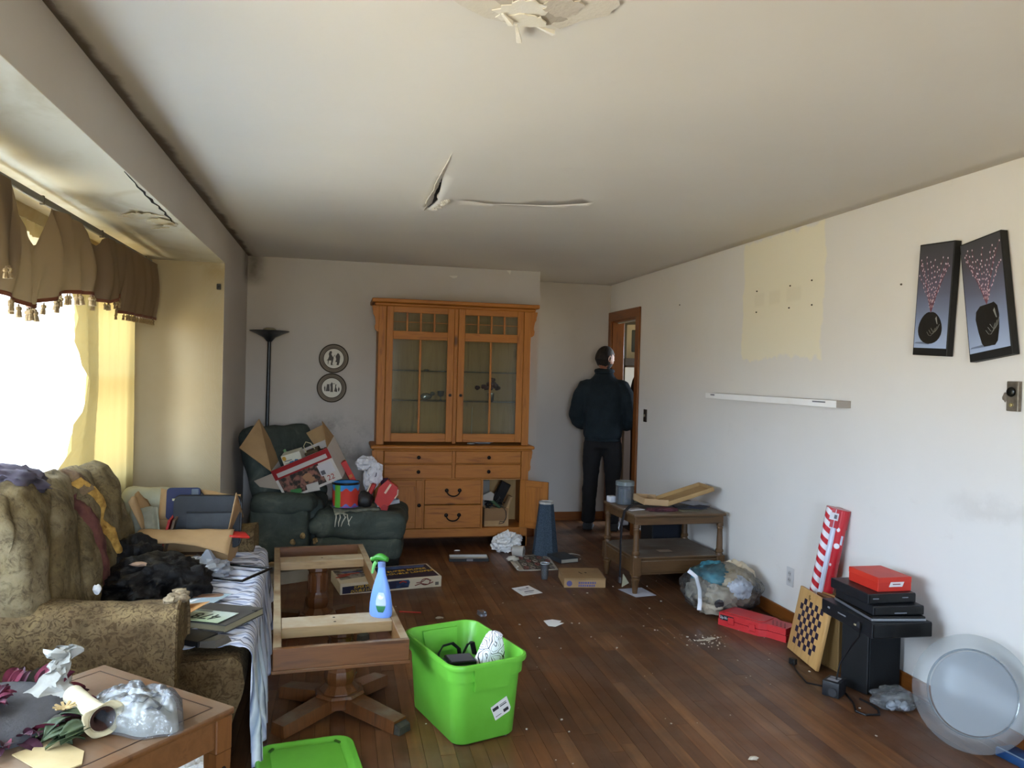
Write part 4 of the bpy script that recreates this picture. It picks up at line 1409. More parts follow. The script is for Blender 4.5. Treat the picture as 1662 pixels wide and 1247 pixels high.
for x in (.006, LX - .056):
    for y in (.006, LY - .056):
        b = B().hexa([(x + .008, y + .008, 0), (x + .042, y + .008, 0), (x + .042, y + .042, 0), (x + .008, y + .042, 0)], [(x, y, .44), (x + .05, y, .44), (x + .05, y + .05, .44), (x, y + .05, .44)])
        b.b2((x - .002, y - .002, .44), (x + .052, y + .052, .535), .003)
        lg = b.done('leg', SWL, ST)
        for q in ((x + .025, y - .001), (x - .001, y + .025)):
            B().box((q[0], q[1] + (.003 if q[1] < y else 0), .33), (.014 if q[1] < y else .010, .010 if q[1] < y else .014, .14), None, .004).done('slot', M('1c0f06', .9), lg)
# ================================================================ small things: shared materials
CARD = M('9a7b55', .85, 'a98a62', 6, bump=.1, name='brown_cardboard')
CARDD = M('7c5f40', .85, '8a6c4a', 6, name='brown_cardboard_inside')
PAPER = M('dcdcdc', .8, 'e6e6e6', 4, name='white_paper')
WPLAS = M('d8d8d6', .5, 'e8e8e8', 12, bump=.5, bscale=25, name='white_plastic_film', bdist=.01)
BLK = M('121314', .45, name='black_plastic')
BLKG = M('0c0d0e', .22, name='black_gloss')
REDM = M('b3221c', .45, 'c22c22', 5, name='red_card')
CLEAR = GLASS('clear_film', 'f0f2f2', .04, .14, .10, 'c0c4c8', .9, 22)
CLEARH = GLASS('clear_plastic', 'd8e0e4', .12, .08, .10, 'b8c0c8')


def sub(name, parent, m4=None, loc=None, rot=None):
    o = bpy.data.objects.new(name, None)
    COL.objects.link(o)
    o.empty_display_size = .03
    o.parent = parent
    if m4 is not None:
        o.matrix_local = m4
    if loc is not None:
        o.location = loc
    if rot is not None:
        o.rotation_euler = rot
    return o


def one(b, name, mat, label, cat, loc=None, rot=None, smooth=35, solid=0, group=None):
    """a thing that is a single mesh"""
    return tag(b.done(name, mat, None, smooth, solid, loc=loc, rot=rot), label, cat, group)


def crumple(c, r, seed, amp=.35, fr=2.4, sub_=4, floor=None, rot=None):
    return B().blob(c, r, sub_, amp * 1.25, fr, seed, rot, floor, 4, True)


def quad_slab(pts, h=.0012):
    """flat sheet from world corner points, sitting on z of the first"""
    b = B()
    b.hexa(pts, [(x, y, z + h) for x, y, z in pts])
    return b


def carton(w, d, h, parent, m=CARD, t_=.005, mi=CARDD):
    """open box: four walls and a bottom, origin at the bottom centre"""
    B().b2((-w / 2, -d / 2, 0), (w / 2, -d / 2 + t_, h)).done('front_wall', m, parent)
    B().b2((-w / 2, d / 2 - t_, 0), (w / 2, d / 2, h)).done('back_wall', m, parent)
    B().b2((-w / 2, -d / 2 + t_, 0), (-w / 2 + t_, d / 2 - t_, h)).done('side_wall', m, parent)
    B().b2((w / 2 - t_, -d / 2 + t_, 0), (w / 2, d / 2 - t_, h)).done('side_wall', m, parent)
    B().b2((-w / 2 + t_, -d / 2 + t_, 0), (w / 2 - t_, d / 2 - t_, t_)).done('bottom', mi, parent)


# ================================================================ on the sofa
OB = T('cardboard_box', 'open brown cardboard box with ragged flaps on the far end of the sofa', 'box', (-.745, 4.33, .462), rad(-4))
carton(.42, .26, .19, OB)
B().grid(lambda u, v: V((-.22 + .46 * u, -.13 - .15 * v, .19 + .035 * sin(pi * u) * v - .05 * v * v - .05 * u * v + .006 * fn3(u * 5, v * 3))), 18, 8).done('front_flap', CARD, OB, 60, solid=.005)
B().grid(lambda u, v: V((-.21 + .42 * u, .13 + .05 * v, .19 + (.165 - .03 * u) * v * (1 - .06 * sin(u * 9)) + .004 * fn3(u * 5, v * 3))), 14, 6).done('back_flap', CARD, OB, 60, solid=.005)
B().grid(lambda u, v: V((-.21 - .07 * v + .02 * sin(u * 7) * v, -.13 + .26 * u, .19 + (.14 + .03 * sin(u * 11) + .02 * fn3(u * 8, 3)) * v)), 14, 6).done('side_flap', CARD, OB, 60, solid=.005)
B().grid(lambda u, v: V((.21 + .035 * v, -.13 + .2 * u, .19 + (.19 - .16 * u) * v)), 8, 6).done('side_flap', CARD, OB, 60, solid=.005)
B().b2((-.15, -.1315, .06), (.10, -.1305, .075)).done('dark_strip', M('4e3620', .9), OB, 0)  # narrow dark brown strip across the front wall
LB = T('laptop_bag', 'black padded laptop bag standing in the open box on the sofa', 'bag', (-.672, 4.295, .535), (rad(-6), 0, rad(-2)))
B().prism(rrect(.335, .27, .035, 6), .06, MX.Translation((0, .06, .135)) @ rotm((pi / 2, 0, 0))).done('body', M('1d2024', .6, '25282d', 8, bump=.2), LB, 50)
B().prism(rrect(.235, .17, .012, 4), .012, MX.Translation((.02, .0, .10)) @ rotm((pi / 2, 0, 0))).done('front_pocket', M('24272b', .4, '33373b', 14), LB, 40)
B().b2((-.10, -.016, .182), (.14, -.011, .190), .002).done('zip', M('0e0f10', .4), LB)
B().tube([(p[0], .03, .135 + p[1]) for p in rrect(.337, .272, .035, 6)] + [(rrect(.337, .272, .035, 6)[0][0], .03, .135 + rrect(.337, .272, .035, 6)[0][1])], .005, 6).done('piping', BLK, LB)
BC = T('zip_case', 'navy and grey zip case behind the black laptop bag', 'case', (-.815, 4.44, .66), (rad(-8), 0, rad(2)))
B().prism(rrect(.17, .17, .02, 5), .05, MX.Translation((0, .05, .085)) @ rotm((pi / 2, 0, 0))).done('body', M('232a4a', .7, '2a3155', 9), BC, 50)
B().b2((.035, -.003, .003), (.083, .053, .168), .008).done('grey_end', M('5b6470', .7), BC)
B().b2((-.055, -.003, .10), (-.04, .0, .112)).done('tab', M('b0aa80', .5), BC)
B().tube([(.08, .02, .15), (.10, .0, .13), (.098, -.01, .09)], .005, 6).done('pull_cord', BLK, BC)
for k, x in enumerate((-.885, -.862)):
    one(B().b2((-.006, -.10, 0), (.006, .10, .19), .001), 'folder', M(('9a1f20', '5e4a38')[k], .6), ('dark red folder tucked at the left side of the open box', 'dull brown folder between red folder and laptop bag in box')[k], 'folder', (x, 4.30, .515), (0, rad(14), rad(3)))
one(B().b2((-.05, -.05, 0), (.05, .05, .012), .004, 2), 'red_tray', REDM, 'small glossy red plastic tray edge on the box front flap', 'tray', (-.50, 4.185, .618), (rad(4), rad(8), rad(20)))
one(cushion((-.16, -.08, -.11), (.16, .08, .11), .075, .012, 31, 10), 'pillow', M('9d9c84', .9, 'aeac94', 7, bump=.2), 'pale grey green pillow behind the open box by the drape', 'pillow', (-1.02, 4.64, .70), (rad(10), rad(6), rad(20)), 70)
one(B().grid(lambda u, v: V((.30 * (u - .5) * (1 - .45 * v) - .04 * v, .04 * sin(u * 8 + v * 3) * .5 + .10 * v, .30 * v + .02 * fn3(u * 4, v * 4))), 20, 16), 'wrinkled_cloth', M('8e8c7a', .9, '6d6a5a', 9, bump=.3), 'grey printed cloth crumpled between sofa back and open box', 'cloth', (-.985, 4.16, .47), (rad(-8), 0, rad(-22)), 70, .006)
BKF = NT('black_garment')
BKF.set(.6, 0, .3)
_c = BKF.coord('Object')
BKF.base(BKF.ramp(BKF.noise(_c, 8, 5), [(.4, '060608'), (.75, '0e0e11')]))
BKF.bump(BKF.noise(_c, 16, 4, .5, 1.5), .6, .02)
BG = T('black_garment', 'heap of black clothing slumped on the sofa seat', 'clothing', (-.80, 3.72, .462))
b = crumple((0, 0, .05), (.205, .27, .115), 5, .34, 1.7, 5, .0)
b.blob((-.13, .20, .10), (.12, .14, .11), 4, .5, 2.0, 8, None, None, 3, True)
b.blob((.13, -.07, .05), (.12, .13, .09), 4, .5, 2.2, 9, None, None, 3, True)
b.done('fabric', BKF.m, BG, 80)
crumple((-.03, -.13, .165), (.035, .018, .010), 3, .4, 3, 2).done('pale_label', M('b09078', .8), BG, 50)
PBG = T('clear_plastic_bag', 'crumpled translucent plastic bag beside the black clothing on sheet', 'bag', (-.62, 3.98, .472))
crumple((0, 0, .025), (.11, .12, .045), 14, .5, 2.2, 4, .0).done('film', GLASS('milky_film', 'dfe4ea', .16, .12, .45, 'b9bec8', .6, 20), PBG, 25)
B().hexa([(-.06, -.01, .03), (.07, -.05, .02), (.08, .03, .02), (-.03, .05, .03)], [(.0, .0, .125), (.012, -.005, .125), (.02, .008, .12), (.005, .012, .122)]).done('peak', GLASS('milky_film', 'dfe4ea', .16, .12, .45, 'b9bec8', .6, 20), PBG, 0)
one(crumple((0, 0, 0), (.075, .05, .035), 17, .5, 2.0, 3), 'white_cup_lid', WPLAS, 'rounded white plastic piece at the edge of black clothing', 'plastic', (-.69, 4.10, .50), None, 60)
PF = T('picture_frame', 'thin empty black picture frame lying on the striped sheet', 'frame', (-.475, 3.915, .492), (rad(3), rad(-2), rad(-33)))
for lo, hi in (((-.135, -.11, 0), (.135, -.098, .010)), ((-.135, .098, 0), (.135, .11, .010)), ((-.135, -.098, 0), (-.123, .098, .010)), ((.123, -.098, 0), (.135, .098, .010))):
    B().b2(lo, hi, .001).done('rail', BLKG, PF)
BN = T('ring_binder', 'dark grey binder with a number card on top at the sofa edge', 'binder', (-.455, 3.245, .474), (rad(2), rad(-3), rad(-33)))
B().b2((-.135, -.11, .0), (.135, .11, .004), .001).b2((-.135, -.11, .026), (.135, .11, .030), .001).done('cover', M('3f3d3a', .5, '4c4a46', 6), BN)
B().b2((.125, -.11, .004), (.131, .11, .026)).b2((-.131, -.105, .004), (.124, -.100, .026)).done('edge', M('8d8468', .8), BN)
B().b2((-.128, -.098, .005), (.122, .10, .025)).done('pages', M('b5ad94', .9), BN)
B().b2((.118, .06, .0255), (.136, .075, .0315), .001).done('strap', BLK, BN)
NP = T('number_card', 'pale green and white card with large upside down digits on binder', 'card', (-.485, 3.21, .5065), (rad(2), rad(-3), rad(-33)))
B().b2((-.115, -.065, 0), (.10, .055, .0015)).done('sheet', M('c9d2cc', .5, 'a9bf94', 3), NP)
text('478', .085, M('27342c', .6), NP, (.0, -.01, .0022), (0, 0, pi), 1.0, 'digits')
B().b2((-.10, .040, .0015), (-.02, .050, .002)).done('small_print', M('3b443f', .6), NP)
one(quad_slab([(-.10, -.07, 0), (.08, -.07, .012), (.10, .06, .022), (-.10, .07, .01)], .002), 'envelope', M('c99a64', .8, 'b5814a', 4), 'tan envelope leaning half open beside the number card', 'envelope', (-.60, 3.235, .512), (0, rad(-8), rad(-20)))
one(quad_slab([(-.09, -.05, 0), (.05, -.05, .01), (.08, .05, .012), (-.09, .05, .0)], .0015), 'folded_paper', PAPER, 'bright white folded paper on top of the tan envelope', 'paper', (-.615, 3.245, .536), (0, rad(-8), rad(-20)), 0)
one(B().b2((-.15, -.10, 0), (.15, .10, .0015)), 'glossy_print', M('a6c4d4', .35, 'c6d4dc', 3), 'light blue glossy print lying behind the binder', 'print', (-.62, 3.52, .486), (rad(-2), rad(-3), rad(-20)))
one(B().prism(rrect(.14, .06, .028, 5), .0012), 'photo_strip', M('6e5142', .4, '9a7660', 20), 'small brown photo lying on the light blue print', 'photo', (-.545, 3.555, .4885), (rad(-2), rad(-3), rad(-10)))
AL = T('photo_album', 'black album and case under the binder at the seat corner', 'album', (-.50, 3.03, .466), (0, 0, rad(-30)))
B().b2((-.12, -.05, 0), (.05, .06, .022), .002).done('cover', BLK, AL)
B().hexa([(.03, -.05, 0), (.11, -.03, 0), (.12, .05, 0), (.05, .06, 0)], [(.05, -.04, .02), (.10, -.02, .024), (.11, .04, .024), (.06, .05, .02)]).done('flap', M('57524a', .6), AL)
one(crumple((0, 0, 0), (.10, .12, .05), 41, .4, 2.4, 4), 'purple_cloth', M('4d4450', .9, '38323c', 9, bump=.4), 'dark purple cloth lying over the sofa back by the window', 'cloth', (-1.155, 3.13, 1.055), (0, rad(15), 0), 70)
one(crumple((0, 0, 0), (.014, .010, .018), 43, .4, 2.4, 2), 'tissue', WPLAS, 'tiny white tissue tip sticking up behind the near sofa arm', 'tissue', (-.86, 3.10, .655), None, 40)

# ================================================================ on the foreground side table
ZT = .5565
FD = T('feather_disc', 'dark grey felt disc trimmed with maroon feathers on the side table', 'ornament', (-.845, 2.20, ZT), (rad(5), rad(4), 0))
B().lathe([(0, .0), (.14, .0), (.165, .012), (.168, .028), (.155, .036), (.06, .042), (0, .043)], (0, 0, .004), 40).done('felt', M('3f3d3e', .95, '4b494a', 12, bump=.5, name='grey_felt'), FD, 40)
FM = [M('4a1424', .8, '6b2036', 30), M('2a1016', .8, '45182a', 30), M('1d1a14', .8, '3a3326', 30)]
fb = B()
fb.grid(lambda u, v: V(((u - .5) * .034 * sin(pi * min(1, v * .92 + .08)) ** .7, .085 * v, .016 * sin(v * 2.6) + .006 * abs(u - .5) * 2)), 5, 9)
fmes = []
for k in range(3):
    me = bpy.data.meshes.new('feather')
    fb.bm.to_mesh(me)
    me.materials.append(FM[k])
    fmes.append(me)
for k in range(84):
    a = 2 * pi * k / 42 + rng.uniform(-.06, .06)
    o = bpy.data.objects.new('feather', fmes[rng.choice((0, 0, 0, 1, 1, 2))])
    COL.objects.link(o)
    o.parent = FD
    o.location = (.150 * cos(a), .150 * sin(a), .018 + (.010 if k > 41 else 0))
    o.rotation_euler = (rng.uniform(-.2, .5), rng.uniform(-.5, .5), a - pi / 2 + rng.uniform(-.35, .35))
    s_ = rng.uniform(.7, 1.15)
    o.scale = (s_, s_ * (.75 if k > 41 else 1), s_)
PK = M('6d1f3a', .8, '8e2f52', 30)
for k in range(22):
    a = 2 * pi * k / 22
    me = fmes[0] if k % 3 else fmes[1]
    o = bpy.data.objects.new('feather', me)
    COL.objects.link(o)
    o.parent = FD
    o.location = (.028 * cos(a) - .03, .028 * sin(a), .047)
    o.rotation_euler = (rng.uniform(.2, .7), rng.uniform(-.5, .5), a - pi / 2)
    o.scale = (.8, .6, .9)
for k in range(7):
    B().blob((-.03 + .022 * cos(k), .022 * sin(k), .062), (.014, .014, .012), 2, .4, 3, k).done('tuft', PK, FD, 50)
LEAF = T('silk_leaves', 'dark green artificial leaves with one beige flower beside the felt disc', 'artificial leaves', (-.652, 2.085, ZT))
for k in range(13):
    a = rng.uniform(0, 2 * pi)
    r_ = rng.uniform(.0, .055)
    B().grid(lambda u, v: V(((u - .5) * .042 * sin(pi * min(1, v * .94 + .06)) + .0, .085 * v - .04, .016 * sin(pi * v) + .010 * abs(u - .5))), 5, 7).done('leaf', M('2c3a26', .7, '43502f', 14), LEAF, 60, solid=.0015,
                                                                                                                                                       loc=(r_ * cos(a), r_ * sin(a), .006 + .008 * (k % 4)), rot=(rng.uniform(-.2, .3), rng.uniform(-.4, .4), a))
b = B()
for k in range(9):
    b.box((.014 * cos(k * .7), .014 * sin(k * .7), 0), (.026, .006, .003), (0, -.3, k * .7))
b.done('flower', M('b59a68', .8), LEAF, 0, loc=(-.018, .075, .052))
BGS = T('clear_garment_bag', 'clear plastic bag holding folded grey fabric on the side table', 'bag', (-.515, 2.195, ZT), (0, 0, rad(-48)))


def bag_z(x, y, puff):
    """height of the stuffed bag above the table at a point of its footprint"""
    r_ = min(1.0, ((x - .01) / (.155 + puff)) ** 2 * .9 + (y / (.088 + puff)) ** 2)
    h = (1 - r_) ** .42
    ridge = .85 + .30 * (x / .15) - .25 * math.exp(-((y + .02 - .25 * x) / .018) ** 2) - .18 * math.exp(-((y - .04 + .2 * x) / .014) ** 2)
    return .004 + (.070 + puff * 1.6) * h * ridge + (.010 * fn3(x, y, 1, 16) + .006 * fn3(x, y, 3, 40)) * min(1, h * 2)


def bag_grid(nu, nv, puff, extra=0.0):
    def f(u, v):
        a_ = 2 * pi * u
        rr = (v ** .75) * (1 + .06 * sin(a_ * 3 + 1) + .05 * sin(a_ * 7))
        x, y = .01 + (.150 + puff) * rr * cos(a_), (.086 + puff) * rr * sin(a_)
        z = bag_z(x, y, puff) if v < .985 else .003
        return V((x, y, max(.003, z + extra * (fn3(x, y, 7, 30) + .6 * fn3(x, y, 2, 70)) * (1 - v) ** .3)))
    return B().grid(f, nu, nv, cu=True)


bag_grid(60, 18, 0).done('folded_fabric', M('86837a', .9, 'a8a59c', 5, bump=.4, bscale=18), BGS, 60)
for k, (x0, y0, x1, y1) in enumerate(((-.05, .05, .00, -.07), (.03, .06, .07, -.05), (.085, .055, .115, -.03), (-.03, .035, .10, .045))):
    B().grid(lambda u, v: (lambda x, y: V((x, y, bag_z(x, y, 0) + .0015)))(x0 + (x1 - x0) * u + .007 * (v - .5), y0 + (y1 - y0) * u + .007 * (v - .5)), 20, 3).done('dark_stripe', M('2a2b36', .7), BGS, 60)
bag_grid(90, 30, .014, .010).done('film', CLEAR, BGS, 60)
TU = T('rolled_sheet', 'cream cardboard tube end pointing at the camera beside plastic bag', 'tube', (-.562, 2.09, ZT + .046))
TU.rotation_euler = V((-.128, .178, .0)).to_track_quat('Z', 'Y').to_euler()
TU.scale = (.85, .85, .9)
B().lathe([(.036, -.004), (.040, .0), (.037, .01), (.030, .05), (.028, .12), (.030, .22), (0, .22)], (0, 0, 0), 24).done('tube', M('b8ad90', .8, 'cfc4a4', 7), TU, 40)
B().lathe([(.036, -.004), (.026, .002), (.020, .01), (.018, .06), (0, .06)], (0, 0, 0), 24).done('bore', M('3a2015', .9), TU, 40)
B().grid(lambda u, v: V(((.038 + .016 * v * (1 + .5 * sin(u * 20))) * cos(2 * pi * u), (.038 + .016 * v * (1 + .5 * cos(u * 14))) * sin(2 * pi * u), -.004 - .006 * v + .008 * sin(u * 25) * v)), 30, 4, cu=True).done('torn_lip', M('c9bb94', .8), TU, 60, solid=.002)
TSS = T('tissue_paper', 'crumpled white tissue paper standing behind the cream tube', 'tissue', (-.735, 2.36, ZT))
B().grid(lambda u, v: V((-.02 + .042 * cos(2 * pi * u) * (1.2 - .7 * v + .3 * sin(v * 8)) + .02 * v + .030 * fn3(u * 9, v * 6), .03 * sin(2 * pi * u) * (1.2 - .5 * v) + .03 * fn3(u * 8, v * 7, 3) - .12 * (1 - v) ** 2, .012 + .125 * v + .012 * fn3(u * 8, v * 3, 7))), 30, 18, cu=True).done('tissue', M('97958c', .7, 'aaa8a0', 9, bump=.5, bscale=30), TSS, 30)
one(B().prism([(-.10, -.05), (.07, -.05), (.075, .02), (.02, .055), (-.10, .05)], .003), 'card_sheet', M('b8a070', .8, 'c6b082', 6), 'torn tan card sheet at the near edge of the side table', 'card', (-.632, 1.985, ZT + .001), (0, 0, rad(-45)))
one(crumple((0, 0, .10), (.14, .12, .11), 61, .35, 2.2, 5, .0), 'white_bag_heap', WPLAS, 'white plastic bag crumpled on the floor under the side table', 'bag', (-.455, 2.62, 0.002), None, 30)

# ================================================================ on the recliner
XB = T('christmas_box', 'red and white printed cardboard box tipped open on the recliner', 'box', (-.15, 6.22, .60), (rad(14), rad(-24), rad(-15)))
XW_, XD, XH = .47, .30, .265
carton(XW_, XD, XH, XB, M('c9c3bc', .6, 'bdb6ae', 6))
cb2 = lambda n, lo, hi, m, bev=0: B().b2(lo, hi, bev).done(n, m, XB, 0)
F0 = -XD / 2
cb2('red_band', (-XW_ / 2, F0 - .001, XH - .085), (XW_ / 2, F0, XH), M('8e1c1e', .5))
cb2('white_band', (-XW_ / 2 + .03, F0 - .002, XH - .070), (XW_ / 2 - .03, F0 - .001, XH - .036), M('b9b4b0', .6))
text('CHRISTMAS LIGHTS', .022, M('6a6a6c', .6), XB, (0, F0 - .0028, XH - .053), (pi / 2, 0, 0), 1.4) if False else None
cb2('picture_print', (-XW_ / 2 + .02, F0 - .001, .02), (XW_ / 2 - .12, F0, XH - .085), M('2e2a26', .5, '8a5f52', 30, lo=.45, hi=.6))
cb2('sticker', (XW_ / 2 - .135, F0 - .002, .075), (XW_ / 2 - .02, F0 - .001, .165), M('c4c0c4', .6))
cb2('barcode', (XW_ / 2 - .128, F0 - .003, .082), (XW_ / 2 - .095, F0 - .002, .115), M('5c5a60', .6))
text('22', .06, M('9a2420', .5), XB, (XW_ / 2 - .075, F0 - .002, .042), (pi / 2, 0, 0), 1.0, 'digits', .15)
B().prism(rrect(.085, .035, .008, 3), .002, MX.Translation((-.13, F0, .045)) @ rotm((pi / 2, 0, 0)) @ rotm((0, 0, -.25))).done('green_tag', M('3f7f45', .5), XB, 0)
B().prism([(-.03, 0), (.06, -.02), (.075, .05), (-.02, .06)], .0015, MX.Translation((-.02, F0, .0)) @ rotm((pi / 2, 0, 0))).done('white_tag', M('bdb8b0', .6), XB, 0)
B().blob((.0, F0 - .001, .115), (.04, .002, .03), 2, .3, 3, 5).blob((.02, F0 - .001, .085), (.03, .002, .022), 2, .3, 3, 6).done('figure_print', M('a07858', .5), XB, 0)
# flaps
B().hexa([(.06, XD / 2, XH), (XW_ / 2, XD / 2, XH), (XW_ / 2, XD / 2 + .004, XH), (.06, XD / 2 + .004, XH)], [(.03, XD / 2 + .05, XH + .10), (XW_ / 2 - .06, XD / 2 + .05, XH + .11), (XW_ / 2 - .06, XD / 2 + .054, XH + .11), (.03, XD / 2 + .054, XH + .10)]).done('back_flap', CARD, XB)
B().hexa([(XW_ / 2 - .004, -XD / 2, XH), (XW_ / 2, -XD / 2, XH), (XW_ / 2, XD / 2, XH), (XW_ / 2 - .004, XD / 2, XH)], [(XW_ / 2 - .004, -XD / 2 + .02, XH + .01), (XW_ / 2 + .0, -XD / 2 + .02, XH + .01), (XW_ / 2 - .03, XD / 2, XH + .15), (XW_ / 2 - .034, XD / 2, XH + .15)]).done('side_flap', CARD, XB)
B().hexa([(-XW_ / 2, -XD / 2, XH), (-XW_ / 2 + .004, -XD / 2, XH), (-XW_ / 2 + .004, XD / 2, XH), (-XW_ / 2, XD / 2, XH)], [(-XW_ / 2 - .11, -XD / 2 - .05, XH + .27), (-XW_ / 2 - .106, -XD / 2 - .05, XH + .27), (-XW_ / 2 + .024, XD / 2 - .07, XH + .37), (-XW_ / 2 + .02, XD / 2 - .07, XH + .37)]).done('side_flap', CARD, XB)
B().hexa([(-XW_ / 2 - .13, -XD / 2 - .002, XH - .08), (-XW_ / 2 - .0, -XD / 2 - .002, XH - .16), (-XW_ / 2 - .0, -XD / 2 + .002, XH - .16), (-XW_ / 2 - .13, -XD / 2 + .002, XH - .08)], [(-XW_ / 2 - .15, -XD / 2, XH - .02), (-XW_ / 2 - .0, -XD / 2, XH - .02), (-XW_ / 2 - .0, -XD / 2 + .004, XH - .02), (-XW_ / 2 - .15, -XD / 2 + .004, XH - .02)]).done('torn_flap', M('a89a8a', .7), XB)
mxb = XB.matrix_basis.copy() if False else (MX.Translation(XB.location) @ XB.rotation_euler.to_matrix().to_4x4())


def in_box(o, p, r=(0, 0, 0)):
    o.matrix_world = mxb @ MX.Translation(p) @ rotm(r)
    return o


WB = in_box(T('white_carton', 'white product carton sticking out of the red christmas box', 'box'), (-.085, -.035, .12), (0, rad(6), 0))
B().b2((-.075, -.05, 0), (.075, .05, .20), .002).done('carton', M('c8c6b4', .5, 'd4d2c2', 4), WB)
B().b2((-.06, -.051, .15), (.0, -.050, .156)).b2((-.06, -.051, .13), (.03, -.050, .134)).b2((-.06, -.051, .11), (.02, -.050, .113)).done('print_block', M('6c6a64', .6), WB)
B().prism(rrect(.03, .014, .006, 4), .001, MX.Translation((.045, -.05, .10)) @ rotm((pi / 2, 0, 0))).done('oval_print', BLK, WB, 0)
B().prism(rrect(.03, .035, .014, 4), .001, MX.Translation((-.055, -.05, .175)) @ rotm((pi / 2, 0, 0))).done('yellow_print', M('c59a3a', .5), WB, 0)
bt = in_box(T('blue_bow', 'shiny blue ribbon bow tucked in the christmas box', 'bow'), (-.06, -.105, .235))
for k in range(7):
    B().tube([(0, 0, 0), (.03 * cos(k * .9), .02 * sin(k * .9), .022), (.05 * cos(k * .9), .03 * sin(k * .9), .006), (.03 * cos(k * .9 + .3), .02 * sin(k * .9 + .3), -.004)], .012, 6, .3).done('loop', M('1f6a9a', .3), bt)
rb = in_box(T('rope_handle_bag', 'dark gift bag with cream rope handle inside the christmas box', 'bag'), (.06, .03, .10))
B().b2((-.05, -.04, 0), (.06, .04, .16), .004).done('body', M('3a3a26', .7, '55402a', 12), rb)
B().tube([(-.035, -.03, .155), (-.03, -.03, .215), (.0, -.03, .24), (.03, -.03, .215), (.04, -.03, .155)], .004, 6).done('handle', M('c2b894', .8), rb)
gn = in_box(T('pine_garland', 'bits of red and green garland at the back of the box', 'garland'), (.14, .02, .20))
for k in range(12):
    B().blob((rng.uniform(-.06, .06), rng.uniform(-.08, .08), rng.uniform(-.02, .03)), (.018, .014, .014), 2, .5, 4, k).done('sprig', M(('2b3a20', '7a2a1c', '3e2a18')[k % 3], .8), gn, 40)
gb = in_box(T('green_bottle', 'pale green bottle shoulder behind the white carton in box', 'bottle'), (-.145, .07, .10))
B().lathe([(0, 0), (.03, 0), (.03, .17), (.022, .20), (.012, .215), (.012, .235), (0, .235)], seg=16).done('body', M('6f9a66', .3), gb)
rd = in_box(T('red_ornament', 'dark red round ornament low in the christmas box', 'ornament'), (-.175, -.085, .19))
B().lathe([(0, -.035), (.02, -.029), (.033, -.01), (.033, .01), (.02, .029), (.006, .034), (0, .034)], seg=16).done('ball', M('7e1d1c', .3), rd)
B().lathe([(0, .032), (.007, .032), (.007, .042), (0, .042)], seg=10).done('cap', M('8a7a50', .3, metal=.8), rd)

BU = T('striped_bucket', 'red round tin with blue and green edges on the recliner footrest', 'bucket', (.065, 6.05, .443))
t = NT('tin_print')
t.set(.4)
_c = t.coord('Object')
_s = t.n('SeparateXYZ')
t.l(_c, _s.inputs[0])
_a = t.math('ARCTAN2', _s.outputs[1], _s.outputs[0])
_w = t.math('MULTIPLY', t.math('SINE', t.math('MULTIPLY', _a, 9.0)), .012)
_z = t.math('ADD', _s.outputs[2], _w)
col = t.ramp(t.math('MULTIPLY', _z, 5.2), [(0.0, '8a3f8c'), (.09, '2f6fb5'), (.12, 'c43a30'), (.70, 'cc4034'), (.74, '3a86c8'), (.90, '3f8fd0')])
t.base(t.mix(t.ramp(t.math('SUBTRACT', t.math('MULTIPLY', _a, -.3183), .62), [(.0, 0.0), (.03, 1.0), (.16, 1.0), (.19, 0.0)]), col, '5faa3c'))
B().lathe([(0, 0), (.098, 0), (.102, .004), (.104, .178), (.107, .182), (.104, .186), (.100, .183), (.097, .012), (0, .012)], seg=40).done('wall', t.m, BU, 40)
B().lathe([(.1035, .172), (.108, .176), (.108, .186), (.1035, .19), (.099, .186)], seg=40).done('rim', M('15161a', .25), BU, 40)
WC = T('crumpled_wrap', 'crumpled white printed wrapping sticking up beside the red tin', 'wrapping', (.225, 6.17, .60))
b = crumple((-.005, 0, .16), (.075, .05, .055), 71, .35, 1.8, 4)
b.blob((.055, -.02, .06), (.06, .045, .10), 4, .45, 1.8, 73, (0, rad(20), 0), None, 3, True)
b.blob((.0, -.01, .02), (.03, .03, .08), 3, .3, 1.8, 74, (0, rad(-10), 0))
b.done('paper', M('bdbcc2', .7, 'd0cfd4', 6, bump=.5, bscale=18), WC, 25)
B().tube([(.075, -.058, .12), (.068, -.060, .07), (.04, -.056, .03), (.02, -.05, .015)], .004, 5).done('dark_line', M('55505e', .7), WC)
RS = T('red_card_box', 'slim red box leaning upright behind the striped tin', 'box', (.125, 6.19, .605), (0, rad(-28), rad(8)))
B().b2((-.022, -.035, 0), (.022, .035, .19), .002).done('carton', REDM, RS)
B().b2((-.015, -.036, .05), (.012, -.035, .075)).done('gold_print', M('b5702a', .5), RS)
RT = T('red_plastic_toy', 'red angular plastic toy with cream stripes lying on the footrest', 'toy', (.305, 6.08, .445), (0, rad(38), rad(-8)))
B().prism([(-.03, -.075), (.055, -.085), (.075, -.02), (.07, .10), (.03, .125), (-.06, .12), (-.075, .03)], .07, MX.Translation((0, .035, .085)) @ rotm((pi / 2, 0, 0))).done('shell', M('a8221c', .4, 'b82c22', 5), RT, 30)
B().box((-.015, -.037, .155), (.016, .004, .085), (0, rad(-6), 0)).done('cream_stripe', M('d8b8a0', .6), RT)
B().tube([(.05, -.036, .20), (.072, -.036, .165), (.074, -.036, .13)], .006, 6).done('cream_stripe', M('d8b8a0', .6), RT)
B().cyl((.06, .03, .02), (.06, -.04, .02), .028, None, 16).done('wheel', M('9a1c18', .4), RT)
B().box((-.10, -.01, .035), (.035, .06, .17), (0, rad(-14), 0), .006).done('arm', M('a8221c', .4), RT)
B().box((-.122, -.02, .03), (.010, .062, .15), (0, rad(-14), 0), .002).done('cream_stripe', M('d8c0a8', .6), RT)
